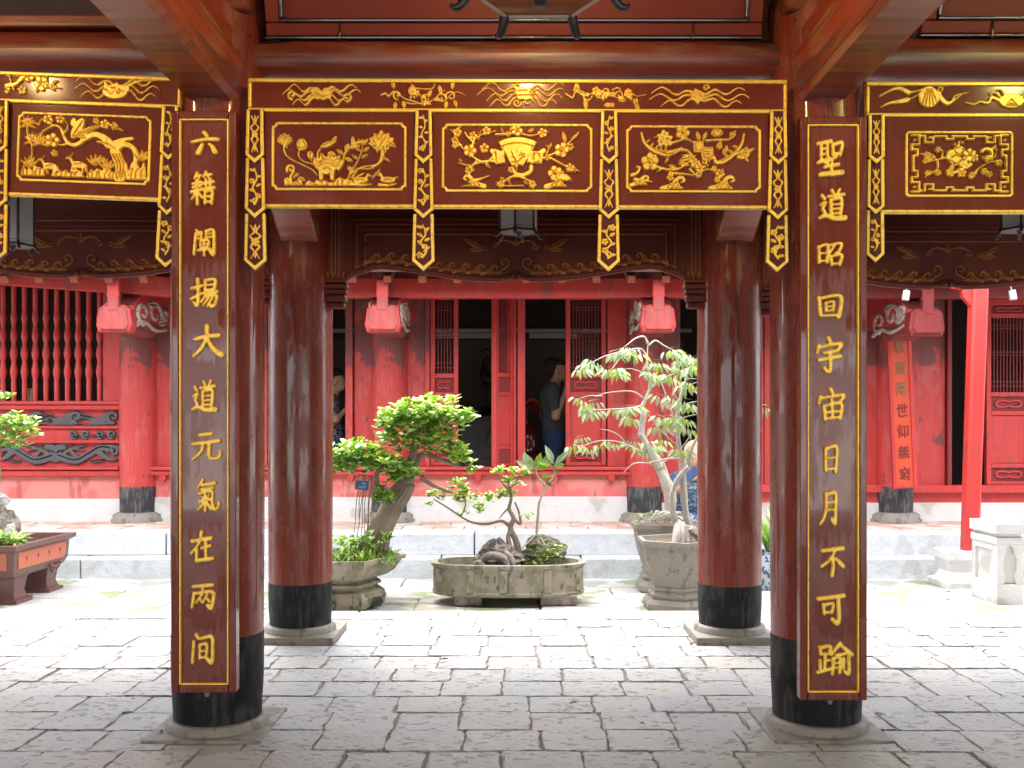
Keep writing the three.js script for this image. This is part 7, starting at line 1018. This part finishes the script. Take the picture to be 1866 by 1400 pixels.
// a head looking along +x, chin at y 0; five-fingered hands are chains of short bones
function headBones([x, y, z]) { const q = (a, b, c) => [x + a, y + b, z + c]; return [B(q(0, 0.13, 0), 0.086, q(-0.015, 0.15, 0), 0.088), B(q(0.035, 0.06, 0), 0.058, q(0.045, 0.02, 0), 0.04), B(q(0.085, 0.09, 0), 0.012, q(0.1, 0.065, 0), 0.014), B(q(-0.005, 0.09, 0.075), 0.018, q(-0.01, 0.07, 0.078), 0.014), B(q(-0.005, 0.09, -0.075), 0.018, q(-0.01, 0.07, -0.078), 0.014), B(q(0.08, 0.035, 0.012), 0.014, q(0.08, 0.035, -0.012), 0.014), B(q(0.07, 0.115, 0.03), 0.016, q(0.07, 0.115, -0.03), 0.016), B(q(-0.03, 0.05, 0), 0.055, q(-0.035, -0.06, 0), 0.056)]; }
function handBones(w, dir, curl, side) {   // w wrist, dir unit towards the knuckles, curl unit towards the palm, side unit towards the thumb
  const at = (u, v, t) => [0, 1, 2].map((i) => w[i] + dir[i] * u + curl[i] * v + side[i] * t), out = [B(at(0, 0, 0), 0.026, at(0.05, 0, 0), 0.03), B(at(0.05, 0, 0.022), 0.02, at(0.085, 0, 0.026), 0.015), B(at(0.05, 0, -0.02), 0.02, at(0.08, 0, -0.026), 0.014)];
  [[0.028, 0.036], [0.01, 0.042], [-0.009, 0.039], [-0.027, 0.03]].forEach(([t, l]) => out.push(B(at(0.085, 0, t), 0.0095, at(0.085 + l * 0.8, 0.014, t), 0.009), B(at(0.085 + l * 0.8, 0.014, t), 0.009, at(0.085 + l * 1.2, 0.042, t), 0.0078)));
  out.push(B(at(0.025, 0.008, 0.028), 0.012, at(0.055, 0.02, 0.05), 0.0105), B(at(0.055, 0.02, 0.05), 0.0105, at(0.08, 0.032, 0.05), 0.009)); return out;
}
const cloth = (r, g, b, o = {}) => std({ color: new THREE.Color(r, g, b), roughness: 0.9, bumpMap: T.fine, bumpScale: 0.003, ...o });
{ // the man inside, in profile, hands raised before his face
  const d = 11.5, t = thing('person', 'man in a dark grey t-shirt and jeans, hands raised to his face, in the doorway', 'person', [X(1008, d), TERR + 0.05, -d]);
  const z1 = 0.2, sh = 1.4, el = [0.02, 1.06, z1 + 0.07], wr = [0.13, 1.33, z1 - 0.02], el2 = [0.12, 1.1, -0.2], wr2 = [0.22, 1.36, -0.08];
  obj('body', flesh([...headBones([0.06, 1.5, 0]), B([0.02, 1.46, 0], 0.056, [0, 1.36, 0], 0.075), B([-0.02, 1.36, z1 - 0.02], 0.052, el, 0.042), B(el, 0.042, wr, 0.027), B([-0.02, 1.36, -z1 + 0.02], 0.052, el2, 0.042), B(el2, 0.042, wr2, 0.027), B([-0.01, 1.3, 0], 0.1, [0, 1.0, 0], 0.1), B([0.08, 0.05, 0.09], 0.036, [0.16, 0.035, 0.1], 0.032), B([0, 0.09, 0.09], 0.04, [0.08, 0.05, 0.09], 0.036), B([0, 0.09, -0.09], 0.04, [0.15, 0.035, -0.1], 0.032)], 0.0145, 0.03), M.skin, t);
  obj('hand', flesh(handBones(wr, [0.25, 0.95, -0.15], [-0.9, 0.25, -0.2], [0.1, 0.2, -0.95]), 0.005, 0.008), M.skin, t); obj('hand', flesh(handBones(wr2, [0.25, 0.95, 0.15], [-0.9, 0.25, 0.2], [0.1, 0.2, 0.95]), 0.005, 0.008), M.skin, t);
  obj('hair', flesh([B([0.04, 1.66, 0], 0.088, [-0.02, 1.655, 0], 0.094), B([-0.03, 1.64, 0], 0.085, [-0.03, 1.57, 0], 0.066), B([0.09, 1.69, 0.03], 0.04, [0.09, 1.69, -0.03], 0.04)], 0.01, 0.03), cloth(0.025, 0.016, 0.012), t);
  obj('t_shirt', flesh([B([-0.02, 1.37, z1 - 0.03], 0.085, [-0.02, 1.37, -z1 + 0.03], 0.085), B([-0.03, 1.3, 0.08], 0.125, [0, 1.05, 0.06], 0.12), B([-0.03, 1.3, -0.08], 0.125, [0, 1.05, -0.06], 0.12), B([0, 1.05, 0.07], 0.12, [0, 0.93, 0.07], 0.125), B([0, 1.05, -0.07], 0.12, [0, 0.93, -0.07], 0.125), B([-0.02, 1.36, z1], 0.078, [0.0, 1.18, z1 + 0.045], 0.07), B([-0.02, 1.36, -z1], 0.078, [0.05, 1.19, -z1 - 0.01], 0.07)], 0.014, 0.05), cloth(0.05, 0.055, 0.058), t);
  obj('jeans', flesh([B([0, 0.9, 0.07], 0.115, [0, 0.82, 0.08], 0.115), B([0, 0.9, -0.07], 0.115, [0, 0.82, -0.08], 0.115), B([0, 0.82, 0.09], 0.1, [0.02, 0.47, 0.09], 0.075), B([0.02, 0.47, 0.09], 0.075, [0, 0.09, 0.09], 0.068), B([0, 0.82, -0.09], 0.1, [-0.02, 0.47, -0.09], 0.075), B([-0.02, 0.47, -0.09], 0.075, [-0.03, 0.09, -0.09], 0.068)], 0.014, 0.03), cloth(0.025, 0.045, 0.11), t);
  obj('shoe', flesh([B([-0.02, 0.045, 0.09], 0.045, [0.16, 0.035, 0.1], 0.036), B([-0.02, 0.045, -0.09], 0.045, [0.15, 0.035, -0.1], 0.036)], 0.012, 0.02), cloth(0.03, 0.03, 0.03), t);
}
{ // the woman in the dark doorway at the left, turned away
  const d = 11.3, t = thing('person', 'woman in a dark patterned top and blue skirt in the left doorway', 'person', [X(609, d), TERR + 0.05, -d]);
  obj('body', flesh([...headBones([0.03, 1.37, 0]).map((b) => b.slice()), B([0, 1.32, 0], 0.05, [-0.02, 1.24, 0], 0.07), B([-0.02, 1.25, 0.15], 0.045, [0.06, 1.02, 0.2], 0.036), B([0.06, 1.02, 0.2], 0.036, [0.15, 1.14, 0.1], 0.024), B([-0.02, 1.25, -0.15], 0.045, [0.02, 1.0, -0.2], 0.036), B([0.02, 1.0, -0.2], 0.036, [0.12, 0.86, -0.16], 0.024), B([0, 1.15, 0], 0.09, [0, 0.9, 0], 0.09), B([0, 0.5, 0.08], 0.06, [0, 0.09, 0.08], 0.036), B([0, 0.5, -0.08], 0.06, [0, 0.09, -0.08], 0.036), B([0, 0.05, 0.08], 0.035, [0.13, 0.03, 0.09], 0.03), B([0, 0.05, -0.08], 0.035, [0.13, 0.03, -0.09], 0.03), B([0, 0.09, 0.08], 0.036, [0, 0.05, 0.08], 0.036), B([0, 0.09, -0.08], 0.036, [0, 0.05, -0.08], 0.036)], 0.014, 0.03), M.skin, t);
  obj('hand', flesh(handBones([0.15, 1.14, 0.1], [0.8, 0.58, -0.1], [-0.5, 0.8, 0], [0.1, 0.1, -0.98]), 0.006, 0.008), M.skin, t); obj('hand', flesh(handBones([0.12, 0.86, -0.16], [0.4, -0.9, 0.1], [0.1, 0.1, 0.98], [0.9, 0.4, 0]), 0.006, 0.008), M.skin, t);
  obj('hair', flesh([B([0.02, 1.53, 0], 0.088, [-0.03, 1.52, 0], 0.096), B([-0.05, 1.5, 0], 0.085, [-0.06, 1.34, 0], 0.06)], 0.012, 0.03), cloth(0.02, 0.012, 0.01), t);
  obj('top', flesh([B([-0.02, 1.25, 0.12], 0.075, [-0.02, 1.25, -0.12], 0.075), B([-0.02, 1.17, 0.07], 0.115, [0, 0.85, 0.07], 0.12), B([-0.02, 1.17, -0.07], 0.115, [0, 0.85, -0.07], 0.12), B([-0.02, 1.24, 0.15], 0.065, [0.03, 1.1, 0.185], 0.055), B([-0.02, 1.24, -0.15], 0.065, [0, 1.1, -0.185], 0.055)], 0.014, 0.05), cloth(1, 1, 1, { map: tex(256, 0.2, (u, v) => mixc([0.03, 0.025, 0.04], [0.3, 0.22, 0.24], sstep(fbm(u, v, 14, 14, 3, 4), 0.5, 0.56))) }), t);
  obj('skirt', flesh([B([0, 0.84, 0.05], 0.125, [0, 0.45, 0.09], 0.17), B([0, 0.84, -0.05], 0.125, [0, 0.45, -0.09], 0.17), B([0, 0.7, 0], 0.15, [0, 0.42, 0], 0.19)], 0.016, 0.05), cloth(0.035, 0.075, 0.2), t);
}
{ // a visitor sitting on the terrace behind the right hand trees, reading a blue booklet
  const d = 9.35, t = thing('person', 'fair haired seated visitor in blue patterned clothes behind the right potted trees', 'person', [X(1266, d), TERR, -d]); t.rotation.y = -Math.PI / 2;
  const wr = [0.34, 0.5, 0.09], wr2 = [0.34, 0.5, -0.09], el = [0.12, 0.36, 0.24], el2 = [0.12, 0.36, -0.24];
  obj('body', flesh([...headBones([0.08, 0.62, 0]), B([0.04, 0.58, 0], 0.055, [0, 0.5, 0], 0.07), B([0, 0.49, 0.17], 0.05, el, 0.04), B(el, 0.04, wr, 0.026), B([0, 0.49, -0.17], 0.05, el2, 0.04), B(el2, 0.04, wr2, 0.026), B([-0.01, 0.45, 0], 0.1, [-0.02, 0.14, 0], 0.11), B([0.38, -0.3, 0.1], 0.035, [0.5, -0.35, 0.1], 0.03), B([0.38, -0.3, -0.1], 0.035, [0.5, -0.35, -0.1], 0.03)], 0.0125, 0.03), M.skin, t);
  const eye = std({ color: new THREE.Color(0.02, 0.015, 0.012), roughness: 0.2 }); for (const s of [-1, 1]) obj('eye', new THREE.SphereGeometry(0.0085, 10, 8).translate(0.155, 0.715, s * 0.032), eye, t);
  obj('hand', flesh(handBones(wr, [0.5, 0.3, -0.8], [0, 0.85, 0.4], [0.85, -0.3, 0.4]), 0.005, 0.008), M.skin, t); obj('hand', flesh(handBones(wr2, [0.5, 0.3, 0.8], [0, 0.85, -0.4], [0.85, -0.3, -0.4]), 0.005, 0.008), M.skin, t);
  obj('hair', flesh([B([0.05, 0.785, 0], 0.088, [0.0, 0.775, 0], 0.098), B([-0.02, 0.74, 0], 0.09, [-0.04, 0.6, 0], 0.08), B([0.03, 0.77, 0.07], 0.035, [-0.0, 0.64, 0.08], 0.03), B([0.03, 0.77, -0.07], 0.035, [-0.0, 0.64, -0.08], 0.03)], 0.01, 0.03), cloth(0.55, 0.42, 0.28), t);
  const pat = cloth(1, 1, 1, { map: tex(256, 0.16, (u, v) => mixc([0.035, 0.065, 0.12], [0.2, 0.25, 0.3], sstep(fbm(u, v, 9, 14, 3, 14), 0.54, 0.58))) });
  obj('shirt', flesh([B([0, 0.49, 0.15], 0.08, [0, 0.49, -0.15], 0.08), B([-0.01, 0.42, 0.08], 0.13, [-0.02, 0.12, 0.08], 0.14), B([-0.01, 0.42, -0.08], 0.13, [-0.02, 0.12, -0.08], 0.14), B([0, 0.48, 0.18], 0.068, [0.09, 0.38, 0.23], 0.058), B([0, 0.48, -0.18], 0.068, [0.09, 0.38, -0.23], 0.058)], 0.013, 0.05), pat, t);
  obj('trousers', flesh([B([-0.03, 0.1, 0.08], 0.1, [0.4, 0.12, 0.11], 0.085), B([-0.03, 0.1, -0.08], 0.1, [0.4, 0.12, -0.11], 0.085), B([0.4, 0.12, 0.11], 0.08, [0.38, -0.28, 0.1], 0.06), B([0.4, 0.12, -0.11], 0.08, [0.38, -0.28, -0.1], 0.06)], 0.013, 0.03), pat, t);
  const b = thing('booklet', 'dark blue booklet held up by the seated visitor', 'booklet', [X(1262, 8.95), Y(880, 8.95), -8.95]); obj('cover', [bx(0.13, 0.15, 0.006, -0.066, 0.075, 0, 0.002).rotateY(0.25), bx(0.13, 0.15, 0.006, 0.066, 0.075, 0, 0.002).rotateY(-0.25)], M.blue, b); b.rotation.x = -0.25;
}
renderer.render(scene, camera);
